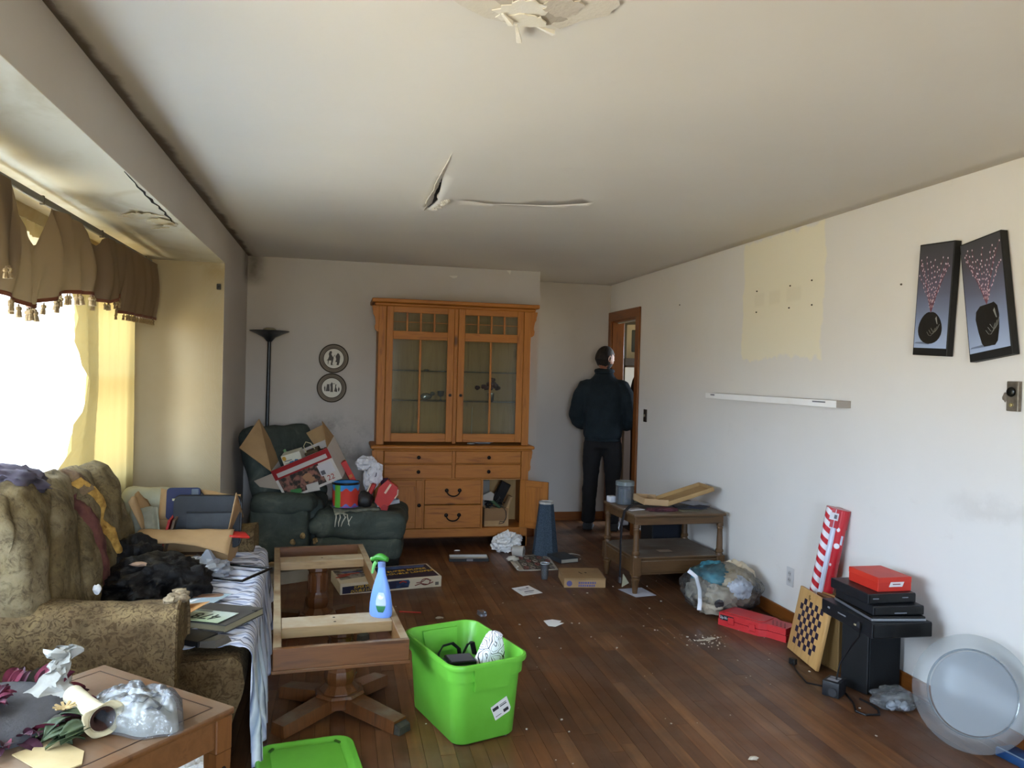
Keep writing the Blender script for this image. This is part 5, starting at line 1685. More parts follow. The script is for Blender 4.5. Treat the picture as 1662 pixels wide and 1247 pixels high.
one(crumple((0, 0, .05), (.06, .045, .07), 81, .3, 2, 3, 0), 'black_pouch', BK, 'small black pouch between the red tin and red toy', 'pouch', (.205, 6.03, .44), None, 50)
CT = T('white_tray', 'shallow white plastic tray at the right end of the footrest', 'tray', (.385, 6.12, .443), (rad(0), rad(-8), rad(10)))
B().b2((-.09, -.05, 0), (.09, .05, .004)).b2((-.09, -.05, .004), (.09, -.047, .03)).b2((-.09, .047, .004), (.09, .05, .03)).b2((-.09, -.047, .004), (-.087, .047, .03)).b2((.087, -.047, .004), (.09, .047, .03)).done('shell', M('a8aab0', .4), CT)
one(crumple((0, 0, 0), (.04, .03, .035), 83, .4, 2.5, 3), 'purple_ribbon', M('4a2a44', .7, '2a2030', 20), 'dark purple ribbon clump behind the red toy', 'ribbon', (.375, 6.20, .60), None, 50)

# ================================================================ inside the cabinet
FP = T('dried_flowers', 'dark dried flowers in a small silver cup on the glass shelf', 'flowers', (1.31, 6.70, 1.2495))
B().lathe([(0, 0), (.022, 0), (.024, .005), (.030, .07), (.028, .07), (.022, .008), (0, .008)], seg=16).done('cup', M('a8acb0', .2, metal=.8), FP)
for k in range(13):
    a, r_ = k * 2.4, .016 * math.sqrt(k) * 1.1
    B().blob((r_ * cos(a) * 1.3 - (.06 if k == 12 else 0), r_ * sin(a) * .7, .115 + .012 * (k % 4) + (.035 if k == 11 else 0)), (.024, .02, .02), 2, .4, 4, k).done('bloom', M('2e1416', .8, '4a2224', 25), FP, 50)
GI = T('glass_ornament', 'clear glass animal ornament on the middle left shelf', 'ornament', (.735, 6.70, 1.2495))
B().blob((0, 0, .03), (.05, .02, .028), 3, .15, 2, 4).blob((.055, 0, .055), (.022, .014, .018), 2, .1, 2, 5).done('body', CLEARH, GI, 60)
one(B().lathe([(0, 0), (.018, 0), (.006, .006), (.006, .03), (.025, .04), (.03, .08), (.028, .08), (.022, .044), (0, .038)], seg=18), 'wine_glass', CLEARH, 'small stemmed glass on the left shelf near door stile', 'glass', (.86, 6.68, 1.2495))
one(B().lathe([(0, 0), (.025, 0), (.025, .006), (.012, .012), (0, .012)], seg=14), 'glass_stopper', CLEARH, 'tiny glass stopper on the upper left cabinet shelf', 'stopper', (.73, 6.68, 1.5045))
CS = T('candle_stick', 'thin white stick in a low holder at cabinet bottom', 'holder', (1.135, 6.66, .872))
B().lathe([(0, 0), (.035, 0), (.035, .008), (.008, .015), (.008, .03), (0, .03)], seg=16).done('foot', M('a8a49a', .4), CS)
B().cyl((0, 0, .025), (.002, 0, .32), .004, .003, 8).done('stick', M('b5ac94', .5), CS)
one(crumple((0, 0, .018), (.085, .04, .022), 91, .4, 2.5, 3, 0), 'crumpled_foil', M('9aa0a8', .35, 'c0c4c8', 12, metal=.3), 'crumpled silver paper on the cabinet floor behind right door', 'foil', (1.235, 6.67, .873), None, 30)
KB = T('cable_box', 'brown carton with its flap hanging down inside the open cupboard', 'box', (1.355, 6.62, .1655))
carton(.215, .16, .155, KB)
B().hexa([(-.105, -.083, .05), (.085, -.083, .05), (.085, -.080, .05), (-.105, -.080, .05)], [(-.105, -.084, .158), (.10, -.084, .158), (.10, -.080, .158), (-.105, -.080, .158)]).done('front_flap', M('8a6a48', .85), KB)
B().hexa([(.085, -.07, .155), (.107, -.07, .155), (.107, .06, .155), (.085, .06, .155)], [(.125, -.06, .255), (.145, -.06, .25), (.145, .04, .25), (.125, .04, .255)]).done('side_flap', CARD, KB)
CBL = M('17181a', .5)
b = B()
for k in range(9):
    b.tube([(rng.uniform(-.09, .09), rng.uniform(-.05, .05), .15 + rng.uniform(0, .10)) for _ in range(7)], .005, 6)
b.tube([(.06, -.086, .16), (.08, -.09, .13), (.085, -.09, .08), (.06, -.09, .03), (.02, -.09, .02), (.03, -.09, .045), (.07, -.09, .04)], .003, 6)
o = one(b, 'cable_tangle', CBL, 'tangle of black cables spilling over the brown carton', 'cables', (1.355, 6.62, .1655))
one(B().b2((-.045, -.03, -.09), (.045, .03, .09), .004), 'remote_box', BLKG, 'black device box tilted on the cables in the cupboard', 'device', (1.41, 6.62, .455), (0, rad(26), 0))
one(B().b2((-.012, -.035, -.07), (.012, .035, .07), .004), 'green_sleeve', M('2f4a2c', .6), 'green edged sleeve leaning in the cupboard carton', 'sleeve', (1.34, 6.60, .365), (0, rad(-50), 0))
one(B().prism([(-.06, -.02), (.045, -.03), (.06, .03), (.03, .05), (-.05, .015)], .003), 'torn_label', M('a8a29a', .7), 'torn white label on the cables in the cupboard', 'paper', (1.275, 6.56, .415), (rad(70), 0, 0), 0)
one(B().b2((-.055, -.05, 0), (.055, .05, .06), .002), 'grey_carton', M('8a857c', .7), 'small grey carton at the cupboard top left', 'box', (1.282, 6.70, .505)) if False else one(B().b2((-.052, -.05, -.17), (.052, .05, .20), .002), 'grey_carton', M('8a857c', .7), 'tall grey carton behind the cables in the cupboard', 'box', (1.275, 6.79, .338))
# ================================================================ on the floor, middle of the room
def slip(name, pts, mat, label, cat, h=.0012, z=.001):
    return one(quad_slab([(x, y, z) for x, y in pts], h), name, mat, label, cat, smooth=0)


TR = T('box_lid_tray', 'shallow black box lid with white lining open on the floor', 'box lid', (1.035, 6.06, .001), rad(-5))
B().b2((-.155, -.07, 0), (.155, .07, .004)).b2((-.155, -.072, 0), (.155, -.068, .024)).b2((-.155, .066, 0), (.155, .07, .024)).b2((-.157, -.072, 0), (-.153, .07, .024)).b2((.153, -.072, 0), (.157, .07, .024)).done('shell', BLK, TR)
B().b2((-.152, -.067, .004), (.152, .065, .006)).b2((-.152, .062, .006), (.152, .065, .0235)).b2((-.1525, -.067, .006), (-.150, .062, .0235)).b2((.150, -.067, .006), (.1525, .062, .0235)).done('white_lining', M('b5b4b2', .7), TR)
B().b2((-.02, -.0735, .003), (.03, -.072, .021)).done('grey_tab', M('77767a', .6), TR)
one(crumple((0, 0, .004), (.025, .008, .005), 3, .4, 3, 2, 0), 'paper_bit', PAPER, 'tiny white paper bit beyond the black box lid', 'paper', (.99, 6.36, .001), None, 30)
one(crumple((0, 0, .075), (.115, .085, .085), 21, .42, 2.0, 5, 0), 'crumpled_bag', WPLAS, 'crumpled white plastic bag on floor below open cupboard door', 'bag', (1.40, 6.30, .0), None, 30)
RL = T('tape_roll', 'white paper roll lying on its side near blue cone', 'roll', (1.455, 6.10, .046), (pi / 2, 0, rad(62)))
B().lathe([(.018, -.045), (.045, -.045), (.045, .045), (.018, .045), (.018, -.045)], seg=24).done('paper', M('b5b2ac', .7), RL)
B().lathe([(.0172, -.0455), (.0205, -.0455), (.0205, .0455), (.0172, .0455), (.0172, -.0455)], seg=20).done('core', M('6f6a64', .7), RL)
one(crumple((0, 0, .02), (.045, .03, .022), 27, .4, 2.3, 3, 0), 'crushed_cup', M('c8c4b8', .6), 'crushed white paper cup beside the roll on floor', 'cup', (1.375, 5.96, .0), None, 40)
PC = T('printed_poster', 'white bordered print of round medals lying on the floor', 'print', (1.548, 5.885, .002), rad(-1))
B().hexa([(-.19, -.235, 0), (.12, -.235, 0), (.155, .255, .004), (-.16, .215, .004)], [(-.19, -.235, .003), (.12, -.235, .003), (.155, .255, .007), (-.16, .215, .007)]).done('sheet', M('b9b6ac', .6), PC)
B().hexa([(-.145, -.215, .003), (.10, -.215, .003), (.135, .225, .0068), (-.135, .19, .0068)], [(-.145, -.215, .0035), (.10, -.215, .0035), (.135, .225, .0075), (-.135, .19, .0075)]).done('dark_field', M('3c3a36', .5, '5a564e', 40), PC)
for i in range(5):
    for j in range(4):
        x, y = -.115 + .052 * i + .006 * j, -.165 + .10 * j
        B().tube([(x + .017 * cos(k * pi / 6), y + .034 * sin(k * pi / 6), .0058 + .0008 * j) for k in range(13)], .003, 5).done('medal_print', M(('8e4a42', '9a938a', '6d6a5a')[(i + j) % 3], .5), PC)
B().grid(lambda u, v: V((-.20 + .012 * sin(v * 9), -.235 + .24 * u, .004 + .035 * v * (1 - .3 * u))), 8, 6).done('curled_edge', M('c2bfb4', .6), PC, 60, solid=.002)
CN = T('blue_tower', 'tall tapered blue fabric tower with white top rim on floor', 'lampshade', (1.695, 6.155, 0), rad(20))
t = NT('blue_denim')
t.set(.95, 0, .2)
_c = t.coord('Object', (1, 1, 1))
t.base(t.mix(t.ramp(t.noise(_c, 160, 3), [(.4, 0.0), (.62, 1.0)]), '303d4a', '4b5967'))
t.bump(t.noise(_c, 220, 2), .3, .002)
B().lathe([(0, .001), (.108, .001), (.110, .004), (.060, .435), (.056, .435), (.104, .006)], seg=8).done('shade', t.m, CN, 25)
B().lathe([(.0615, .424), (.064, .427), (.062, .442), (.058, .445), (.055, .442), (.056, .424)], seg=8).done('top_rim', M('b5b2ac', .6), CN, 25)
B().lathe([(0, .43), (.056, .43), (.056, .433), (0, .433)], seg=8).done('top_plate', M('4a4038', .8), CN)
BKK = T('floor_book', 'closed book with pale page edges lying against blue tower', 'book', (1.80, 5.95, .001), rad(14))
B().b2((-.085, -.10, 0), (.075, .13, .003)).b2((-.085, -.10, .030), (.075, .13, .033)).b2((-.087, -.10, 0), (-.084, .13, .033)).done('cover', M('33373c', .6), BKK)
B().b2((-.083, -.096, .003), (.07, .125, .030)).done('pages', M('aaa698', .9), BKK)
one(B().grid(lambda u, v: V((-.07 + .14 * u, -.016 + .032 * v, .004 + .010 * sin(u * 4))), 12, 4), 'paper_strip', M('b9b7b0', .6), 'narrow white paper strip right of the floor book', 'paper', (1.915, 6.10, .002), (0, 0, rad(8)), 60, .002)
CU = T('clear_cup', 'clear plastic cup standing on the floor before the print', 'cup', (1.49, 5.41, .0))
B().lathe([(0, .001), (.022, .001), (.023, .004), (.033, .115), (.0345, .118), (.032, .117), (.0215, .006), (0, .005)], seg=20).done('wall', CLEARH, CU)
B().lathe([(.033, .113), (.036, .116), (.033, .120), (.031, .116)], seg=20).done('rim', M('b9bcc0', .3), CU)
FB = T('flat_carton', 'flat closed brown carton with faded blue print on floor', 'box', (1.735, 5.295, .0), rad(-8))
B().b2((-.148, -.145, 0), (.148, .145, .066), .002).done('carton', CARD, FB)
B().b2((-.149, -.145, .055), (.149, .146, .068), .002).done('lid', M('8f724e', .85, '9d7f59', 6), FB)
PUR = M('5d5a86', .8)
text('HANDLE', .030, PUR, FB, (.01, -.1462, .042), (pi / 2, 0, 0), 1.1) if False else None
for z in (.034, .014):
    b = B()
    x = -.045
    while x < .07:
        w = rng.uniform(.008, .014)
        b.b2((x, -.1462, z - .006), (x + w, -.1455, z + .008))
        x += w + .004
    b.done('faded_print', PUR, FB, 0)
B().cyl((-.11, -.1455, .030), (-.11, -.1462, .030), .020, None, 20).done('round_print', PUR, FB, 0)
B().box((-.01, .0, .0685), (.008, .05, .001), (0, 0, .3)).box((.03, .005, .0685), (.014, .018, .001), (0, 0, .3)).done('punch_mark', M('3d2a18', .9), FB, 0)
o = slip('letter_sheet', [(1.197, 5.20), (1.235, 5.01), (1.385, 5.065), (1.333, 5.255)], PAPER, 'white printed letter lying flat in the middle of the floor', 'paper')
lt = sub('print_lines', o, loc=(1.29, 5.13, .0024), rot=(0, 0, rad(17)))
lt.name = 'print_lines'
for y in (.05, .035, .02, -.045, -.06):
    B().b2((-.045, y, 0), (.035 if y > 0 else .02, y + .004, .0004)).done('text_line', M('8a8c94', .7), lt, 0)
B().b2((-.03, -.025, 0), (.045, -.012, .0004)).b2((.03, .055, 0), (.05, .07, .0004)).done('text_line', M('4a4c58', .7), lt, 0)
one(B().prism([(-.05, .04), (-.055, -.055), (-.02, -.08), (.055, -.03), (.03, -.015), (.055, .01), (.01, .05)], .0015), 'torn_paper', PAPER, 'small torn white paper piece right of the green tote', 'paper', (1.29, 4.45, .001), (0, 0, .1), 0)
one(B().cyl((-.065, .02, .0045), (.065, -.02, .0045), .0045, None, 8), 'red_straw', M('b03428', .5), 'short red plastic straw on floor behind green tote', 'straw', (.455, 4.755, .0))
one(B().b2((-.022, -.028, 0), (.022, .028, .03), .004), 'clear_cube', CLEARH, 'small clear plastic box on the floor behind the tote', 'box', (.885, 4.64, .0), (0, 0, .2))
one(B().prism([(-.05, .03), (.04, .035), (.02, -.06), (-.04, -.03)], .0015), 'card_shard', M('5c7a6c', .5), 'grey green triangular card shard behind the near pedestal', 'card', (.075, 3.815, .001), None, 0)
one(quad_slab([(1.937, 5.083, .001), (1.99, 4.881, .001), (2.147, 4.904, .001), (2.119, 5.10, .001)]), 'loose_sheet', M('b8bac6', .8), 'bluish white sheet under the front leg of the end table', 'paper', None, None, 0)
one(B().prism([(-.03, -.02), (.04, .0), (.0, .07)], .0015), 'paper_scrap', M('b5b094', .8), 'cream paper corner hanging below the end table shelf', 'paper', (1.975, 5.06, .045), (rad(75), 0, rad(20)), 0)
# wood offcuts and a carton by the sofa end
WBX = T('low_carton', 'low pale carton with scraps on floor behind the frame', 'box', (-.355, 5.62, 0), rad(24))
carton(.34, .22, .085, WBX, M('7c7364', .85, '8c8373', 6))
for k, (x, y, l, a) in enumerate(((-.06, .03, .36, .1), (.02, -.04, .26, -.25), (.08, .06, .2, .3))):
    one(B().b2((-l / 2, -.018, 0), (l / 2, .018, .018), .002), 'wood_offcut', M(('b5a27c', '9a7a50', '8c6a44')[k], .8), ('long pale wood offcut across the low carton', 'short tan wood offcut on the low carton near sofa', 'brown wood offcut resting at the back of low carton')[k], 'wood', (-.355 + x, 5.62 + y, .088 + .019 * (k == 1)), (0, 0, rad(24) + a - .6))
SC = T('paper_twist', 'pale twisted paper strip on floor behind the far pedestal', 'paper', (-.13, 5.42, .0), rad(12))
B().grid(lambda u, v: V((-.02 + .035 * v + .012 * sin(u * 6), -.11 + .22 * u, .004 + .03 * u + .012 * sin(v * 5 + u * 4))), 14, 5).done('strip', M('b5a684', .8), SC, 60, solid=.002)
# crumbs and flakes
b = B()
for k in range(150):
    if k < 60:
        x, y = rng.gauss(2.07, .075), rng.gauss(4.02, .06)
    else:
        x, y = rng.uniform(.3, 2.5), rng.uniform(2.7, 6.0)
    s_ = rng.choice((.003, .004, .005, .007))
    b.box((x, y, s_ * .3), (s_ * rng.uniform(.8, 2), s_, s_ * .6), (0, 0, rng.uniform(0, 3)))
b.box((2.10, 4.03, .003), (.07, .025, .005), (0, 0, .4))
b.box((2.04, 4.02, .002), (.05, .012, .004), (0, 0, .1))
o = b.done('plaster_crumbs', M('b9ae9c', .9, name='crumbs'), None, 0, kind='stuff')
o['label'] = 'white plaster crumbs scattered over the wooden floor'
o['category'] = 'debris'
for k, (x, y, c_) in enumerate(((.56, 3.66, 'white plaster chip near the left side of green tote'), (1.62, 2.72, 'pale flake of plaster alone on the near floor'), (.62, 4.62, 'small pale chip behind the red straw on floor'))):
    one(crumple((0, 0, .004), (.022, .012, .006), k, .5, 3, 2, 0), 'plaster_chip', M('b5aa98', .9), c_, 'plaster', (x, y, .001), None, 0)

# ================================================================ on the end table
ZE = .5535
JR = T('clear_canister', 'clear plastic canister half full of grey granules on the end table', 'canister', (2.075, 5.36, ZE))
B().lathe([(0, 0), (.062, 0), (.066, .004), (.066, .150), (.068, .152), (.065, .153), (.063, .150), (.063, .006), (0, .006)], seg=32).done('wall', GLASS('canister_wall', 'dfe6ea', .08, .08, .12, 'b5bcc4'), JR)
B().lathe([(0, .006), (.061, .006), (.061, .115), (0, .118)], seg=28).done('granules', M('5d646c', .9, '777e86', 120), JR)
B().lathe([(.064, .138), (.069, .140), (.069, .166), (.066, .170), (.058, .166), (0, .164)], seg=32).done('lid', GLASS('canister_lid', 'c8d4d4', .12, .1, .35, 'a8b4b4'), JR)
one(B().b2((-.03, -.03, 0), (.03, .03, .045), .003), 'white_box', M('c4c6cc', .6, 'b5b8c0', 20), 'small white box left of the clear canister', 'box', (2.01, 5.45, ZE), (0, 0, .2))
one(B().b2((-.10, -.06, 0), (.10, .06, .032), .002), 'green_book', M('6a7268', .6), 'grey green book lying behind the clear canister', 'book', (2.26, 5.46, ZE), (0, 0, .1))
OC = T('open_carton', 'unfolded shallow brown carton with raised lid on end table', 'box', (2.27, 5.20, ZE + .028), (0, rad(4), rad(-2)))
B().b2((-.15, -.12, 0), (.03, .13, .004)).b2((-.15, -.12, 0), (.03, -.115, .045)).b2((-.15, -.115, .004), (-.145, .13, .045)).b2((-.145, .125, .004), (.03, .13, .045)).b2((-.04, -.115, .004), (-.036, .125, .04)).done('base', M('a48661', .85, 'b0926c', 6), OC)
lid_ = sub('lid', OC, MX.Translation((.035, 0, .004)) @ rotm((0, rad(-21), 0)))
B().b2((0, -.12, 0), (.36, .13, .004)).b2((0, -.12, 0), (.36, -.115, .030)).b2((.355, -.115, 0), (.36, .13, .030)).b2((0, .125, 0), (.36, .13, .03)).done('panel', M('96784f', .85, 'a48659', 6), lid_)
STP = T('black_strap', 'black webbing strap hanging off the left corner of end table', 'strap', (0, 0, 0))
pts_ = [(2.20, 5.22, ZE + .012), (2.10, 5.18, ZE + .03), (2.02, 5.12, ZE + .022), (1.975, 5.10, ZE - .01), (1.957, 5.10, .46), (1.953, 5.10, .33), (1.955, 5.10, .21), (1.95, 5.09, .08)]
b = B()
for p, q in zip(pts_, pts_[1:]):
    n = 6
    for k in range(n):
        pass
b.grid(lambda u, v: (lambda k: (lambda i, f: V(pts_[i]).lerp(V(pts_[i + 1]), f) + V((.0, (v - .5) * (.055 - .030 * u), 0)))(min(int(k), len(pts_) - 2), k - min(int(k), len(pts_) - 2)))(u * (len(pts_) - 1)), 36, 3)
b.done('webbing', M('1b1b20', .8), STP, 70, solid=.003)
B().b2((1.945, 5.075, .045), (1.957, 5.105, .085), .002).done('buckle', M('8a8c90', .3, metal=.8), STP)
one(B().tube([(0, 0, .06), (.004, .004, .035), (-.003, 0, .015), (.003, .003, 0)], .005, 6), 'key_charm', M('b5b8bc', .3, metal=.7), 'small silver charm hanging by the end table leg', 'charm', (1.965, 5.17, .40))
for k, (x, y, w, d, a, c_, l) in enumerate(((2.06, 5.12, .12, .08, .3, 'cfd0d4', 'folded white paper at the front left of end table'), (2.50, 5.16, .22, .13, -.1, '3a3c40', 'dark magazine under the raised carton lid'), (2.44, 5.03, .16, .06, .05, '55503f', 'dull olive booklet at the front edge of end table'),
                                       (2.60, 5.28, .16, .16, .4, 'b5b8c0', 'white leaflet sticking out behind dark magazine'), (2.56, 5.13, .14, .09, .5, '23263a', 'navy leaflet right of the olive booklet'))):
    one(B().b2((-w / 2, -d / 2, 0), (w / 2, d / 2, .004 + .002 * (k % 3)), .001), ('folded_paper', 'magazine', 'booklet', 'leaflet', 'leaflet')[k], M(c_, .6), l, 'paper', (x, y, ZE + .0005 + (.009 if k in (3, 4) else 0)), (0, 0, a))
one(crumple((0, 0, .008), (.11, .05, .016), 37, .4, 2.4, 4, 0), 'maroon_cloth', M('35161c', .8, '5a2a34', 25), 'dark maroon patterned cloth under the open carton', 'cloth', (2.24, 5.06, ZE), None, 60)
BS = T('black_speaker', 'black boxy speaker on the floor behind the end table', 'speaker', (2.575, 5.83, 0))
B().b2((-.125, -.12, .005), (.125, .12, .43), .004).done('cabinet', M('0e1013', .6), BS)
B().b2((-.115, -.126, .02), (.115, -.119, .415), .003).done('grille_cloth', M('10141c', .95, '171c26', 200), BS)

# ================================================================ right wall group on the floor
CB = T('clothes_bag', 'clear zip bag stuffed with teal and beige clothes by the wall', 'bag', (2.425, 4.56, 0))
for nm, c_, r_, col_, sd in (('teal_garment', (-.03, .04, .215), (.13, .10, .085), ('2f6f80', '4a8fa0'), 1), ('cream_garment', (.12, .02, .20), (.13, .12, .10), ('b8a88e', 'd0c2a8'), 2),
                             ('white_garment', (.10, -.10, .16), (.075, .06, .07), ('c2c6d2', 'd4d8e2'), 3), ('beige_garment', (-.07, -.09, .09), (.13, .11, .085), ('8f8474', 'b0a490'), 4), ('brown_garment', (.10, .0, .08), (.15, .13, .08), ('6a5a4c', '85705e'), 5),
                             ('grey_garment', (-.14, -.02, .12), (.08, .10, .09), ('76726a', '9c968a'), 6)):
    crumple(c_, r_, sd * 11, .35, 2.2, 4, .008).done(nm, M(col_[0], .9, col_[1], 9, bump=.4, bscale=30), CB, 70)
B().blob((.01, -.02, .145), (.262, .235, .158), 5, .10, 3.0, 9, None, .004, 4).done('film', GLASS('zip_bag_film', 'f4f6f6', .02, .10, .03, 'd8dade', 1.0, 22), CB, 60)
B().tube([(-.225, -.03, .265), (-.19, -.07, .235), (-.195, -.13, .17), (-.21, -.17, .10), (-.225, -.19, .06)], [.014, .012, .012, .013, .014], 8, .5).done('zip_edge', M('d4d6de', .5), CB)
crumple((-.10, -.21, .10), (.03, .008, .025), 5, .3, 3, 3).done('dark_label', M('3c3838', .7), CB)
RC = T('red_tool_case', 'flat red plastic carry case on the floor along the wall', 'case', (2.447, 4.15, 0), rad(-61))
RP = M('b0262a', .4, 'bc3032', 6, name='red_case_plastic')
case_ = [(-.19, -.085), (.08, -.085), (.12, -.06), (.15, -.06), (.24, -.06), (.24, .07), (.13, .07), (.10, .095), (-.19, .095)]
B().prism(case_, .038).done('lower_shell', RP, RC, 20)
B().prism([(x * .985, y * .97) for x, y in case_], .036, MX.Translation((0, 0, .041))).done('upper_shell', RP, RC, 20)
B().prism([(-.16, -.06), (.07, -.06), (.09, -.04), (.09, .065), (-.16, .065)], .004, MX.Translation((0, 0, .077))).done('raised_panel', RP, RC, 20)
for x in (-.10, .04):
    B().b2((x - .02, -.094, .02), (x + .02, -.085, .062), .003).done('latch', RP, RC)
b = B()
for x in (.13, .155, .18, .205):
    b.box((x, -.01, .079), (.008, .08, .006), (0, 0, .5))
b.done('rib', M('8a1c1e', .5), RC)
B().b2((-.175, -.0868, .036), (-.085, -.0845, .066)).done('black_label', M('15151a', .5), RC, 0)
text('Up-N-Go', .024, M('d0d2d8', .5), RC, (-.138, -.0872, .051), (pi / 2, 0, 0), .85)
B().b2((-.099, -.0876, .042), (-.088, -.0866, .062)).done('white_mark', M('d8b8b8', .5), RC, 0)
CH = T('chess_board', 'light wooden folding chess board standing on edge by drawer', 'chess board', (2.39, 3.64, 0))
# board leans back; local x along the board, local y up the board
pA, pB = V((2.425, 3.485, .004)), V((2.478, 3.830, .004))
ex = (pB - pA).normalized()
lean = V((ex.y, -ex.x, 0)) * .20 + V((0, 0, 1))
ey = lean.normalized()
ez = ex.cross(ey)
CH.matrix_world = MX(((ex.x, ey.x, ez.x, pA.x), (ex.y, ey.y, ez.y, pA.y), (ex.z, ey.z, ez.z, pA.z), (0, 0, 0, 1)))
LW = WOOD('chess_maple', 'b58a52', 'c49a60', '9c7442', 'y', 1.0, .45)
BWD, BHT = (pB - pA).length, .355
B().b2((0, 0, -.012), (BWD, BHT, .008), .004, 2).done('panel', LW, CH)
b = B()
dk = M('231d33', .5, name='chess_dark')
nw, nh = 8, 8
sx_, sy_ = .72 * BWD / nw, .72 * BHT / nh
me = bpy.data.meshes.new('square')
q_ = B().b2((-sx_ / 2, -sy_ / 2, 0), (sx_ / 2, sy_ / 2, .0008))
q_.bm.to_mesh(me)
me.materials.append(dk)
for i in range(nw):
    for j in range(nh):
        if (i + j) % 2:
            o = bpy.data.objects.new('square', me)
            COL.objects.link(o)
            o.parent = CH
            o.location = (.14 * BWD + (i + .5) * sx_, .14 * BHT + (j + .5) * sy_, -.0128)
DRW = T('wooden_drawer', 'pale plywood drawer standing on end behind the chess board', 'drawer', (2.615, 3.60, 0), rad(6))
PLY = WOOD('plywood', '7a5f36', '8a6c40', '634b28', 'z', .8, .6)
B().b2((-.10, -.125, 0), (.08, -.115, .31), .002).done('side_panel', PLY, DRW)
B().b2((-.10, .10, 0), (.08, .11, .335), .002).done('side_panel', PLY, DRW)
B().b2((-.10, -.115, .012), (-.09, .10, .31), .002).done('bottom_panel', PLY, DRW)
for z0, z1 in ((.31, .322), (0, .012)):
    B().b2((-.10, -.115, z0), (.08, .10, z1), .002).done('end_panel', PLY, DRW)
for k, x in enumerate((.0, .03)):
    one(B().b2((-.008, -.10, 0), (.008, .10, .014), .001), 'wood_strip', M(('7a5334', '9a7040')[k], .7), ('thin brown wood strip on top of the plywood drawer', 'thin tan wood strip beside brown one on the drawer')[k], 'wood', (2.575 + x, 3.60, .336), (0, 0, rad(8)))
ROLLS = T('gift_wrap_rolls', 'shrink wrapped pack of red and white gift wrap rolls leaning on wall', 'gift wrap', (2.585, 3.79, 0))
axis = (V((2.685, 3.715, .795)) - V((2.585, 3.79, .0)))
LR = axis.length
ROLLS.rotation_euler = axis.to_track_quat('Z', 'X').to_euler()
ROLLS.location.z = .012


def roll_mat(name, a, b_, kind):
    t = NT(name)
    t.set(.25, 0, .5, .4)
    co = t.coord('Object')
    s = t.n('SeparateXYZ')
    t.l(co, s.inputs[0])
    if kind == 'stripe':
        an = t.math('ARCTAN2', s.outputs[1], s.outputs[0])
        w = t.math('FRACT', t.math('ADD', t.math('MULTIPLY', s.outputs[2], 16.0), t.math('MULTIPLY', an, .65)))
        c = t.ramp(w, [(0.0, a), (.46, a), (.5, b_), (.96, b_), (1.0, a)])
    elif kind == 'spots':
        vo = t.n('TexVoronoi')
        vo.inputs['Scale'].default_value = 15
        t.l(co, vo.inputs['Vector'])
        c = t.ramp(vo.outputs['Distance'], [(.0, b_), (.20, b_), (.25, a)])
        v2 = t.n('TexVoronoi')
        v2.inputs['Scale'].default_value = 8
        t.l(co, v2.inputs['Vector'])
        c = t.mix(t.ramp(v2.outputs['Distance'], [(.10, 1.0), (.13, 0.0)]), c, '2f6a48')
    else:
        c = t.ramp(t.noise(t.coord('Object', (60, 60, 2)), 2, 3), [(.35, a), (.65, b_)])
    t.base(c)
    return t.m


ra = ROLLS.rotation_euler.to_matrix().inverted()
sd_ = ra @ V((.68, -.73, 0))
sd_.z = 0
sd_.normalize()
dp = V((-sd_.y, sd_.x, 0))
toc = ra @ V((-.73, -.68, 0))
if dp.dot(toc) < 0:
    dp = -dp
for nm, off, dpt, m_ in (('striped_roll', -.033, .004, roll_mat('wrap_stripe', 'b3222c', 'd8d4d8', 'stripe')), ('snowman_roll', .031, .004, roll_mat('wrap_spots', 'b3222c', 'd6d4d8', 'spots')), ('silver_roll', -.002, .018, roll_mat('wrap_silver', 'a8aec0', 'd8dce8', 'plain')), ('red_roll', .0, -.04, roll_mat('wrap_spots', 'b3222c', 'd6d4d8', 'spots'))):
    p_ = sd_ * off + dp * dpt
    rr_ = .029 if nm != 'silver_roll' else .016
    B().cyl((p_.x, p_.y, 0), (p_.x, p_.y, LR - .01), rr_, None, 24).done(nm, m_, ROLLS, 40)
    B().cyl((p_.x, p_.y, LR - .01), (p_.x, p_.y, LR - .008), rr_ * .55, None, 16).done('core', M('8a6a4a', .9), ROLLS, 40)
hd = B()
rim_ = []
for a in range(20):
    q = sd_ * (.064 * cos(a * pi / 10)) + dp * (.034 * sin(a * pi / 10) - .0)
    rim_.append((q.x, q.y))
B().prism(rim_, .105, MX.Translation((0, 0, LR - .112))).done('header_band', M('a81f2c', .3, coat=.3), ROLLS, 50)
lp = sd_ * -.008 + dp * .0345
B().box((lp.x, lp.y, LR - .05), (.045, .002, .04), (0, 0, math.atan2(sd_.y, sd_.x))).done('label', M('ccc8cc', .6), ROLLS, 0)
B().box((lp.x + sd_.x * .008, lp.y + sd_.y * .008 + dp.y * .001, LR - .05), (.014, .004, .022), (0, 0, math.atan2(sd_.y, sd_.x))).done('barcode', M('55525a', .6), ROLLS, 0)
lp = sd_ * .045 + dp * .026
B().box((lp.x, lp.y, LR - .17), (.026, .004, .05), (0, 0, math.atan2(sd_.y, sd_.x) - .4)).done('label', M('b5bac8', .6), ROLLS, 0)

SUBW = T('subwoofer', 'tall black speaker box standing on the floor under the stack', 'speaker', (2.475, 3.175, 0), rad(15))
B().b2((0, 0, .008), (.240, .15, .345), .004).done('cabinet', M('0f1113', .5), SUBW)
B().b2((.008, -.006, .02), (.232, .0, .335), .003).done('grille_cloth', M('0c0e0f', .95, '14171a', 220), SUBW)
B().b2((.240, .02, .05), (.250, .11, .27), .002).done('grey_panel', M('5f6670', .5), SUBW)


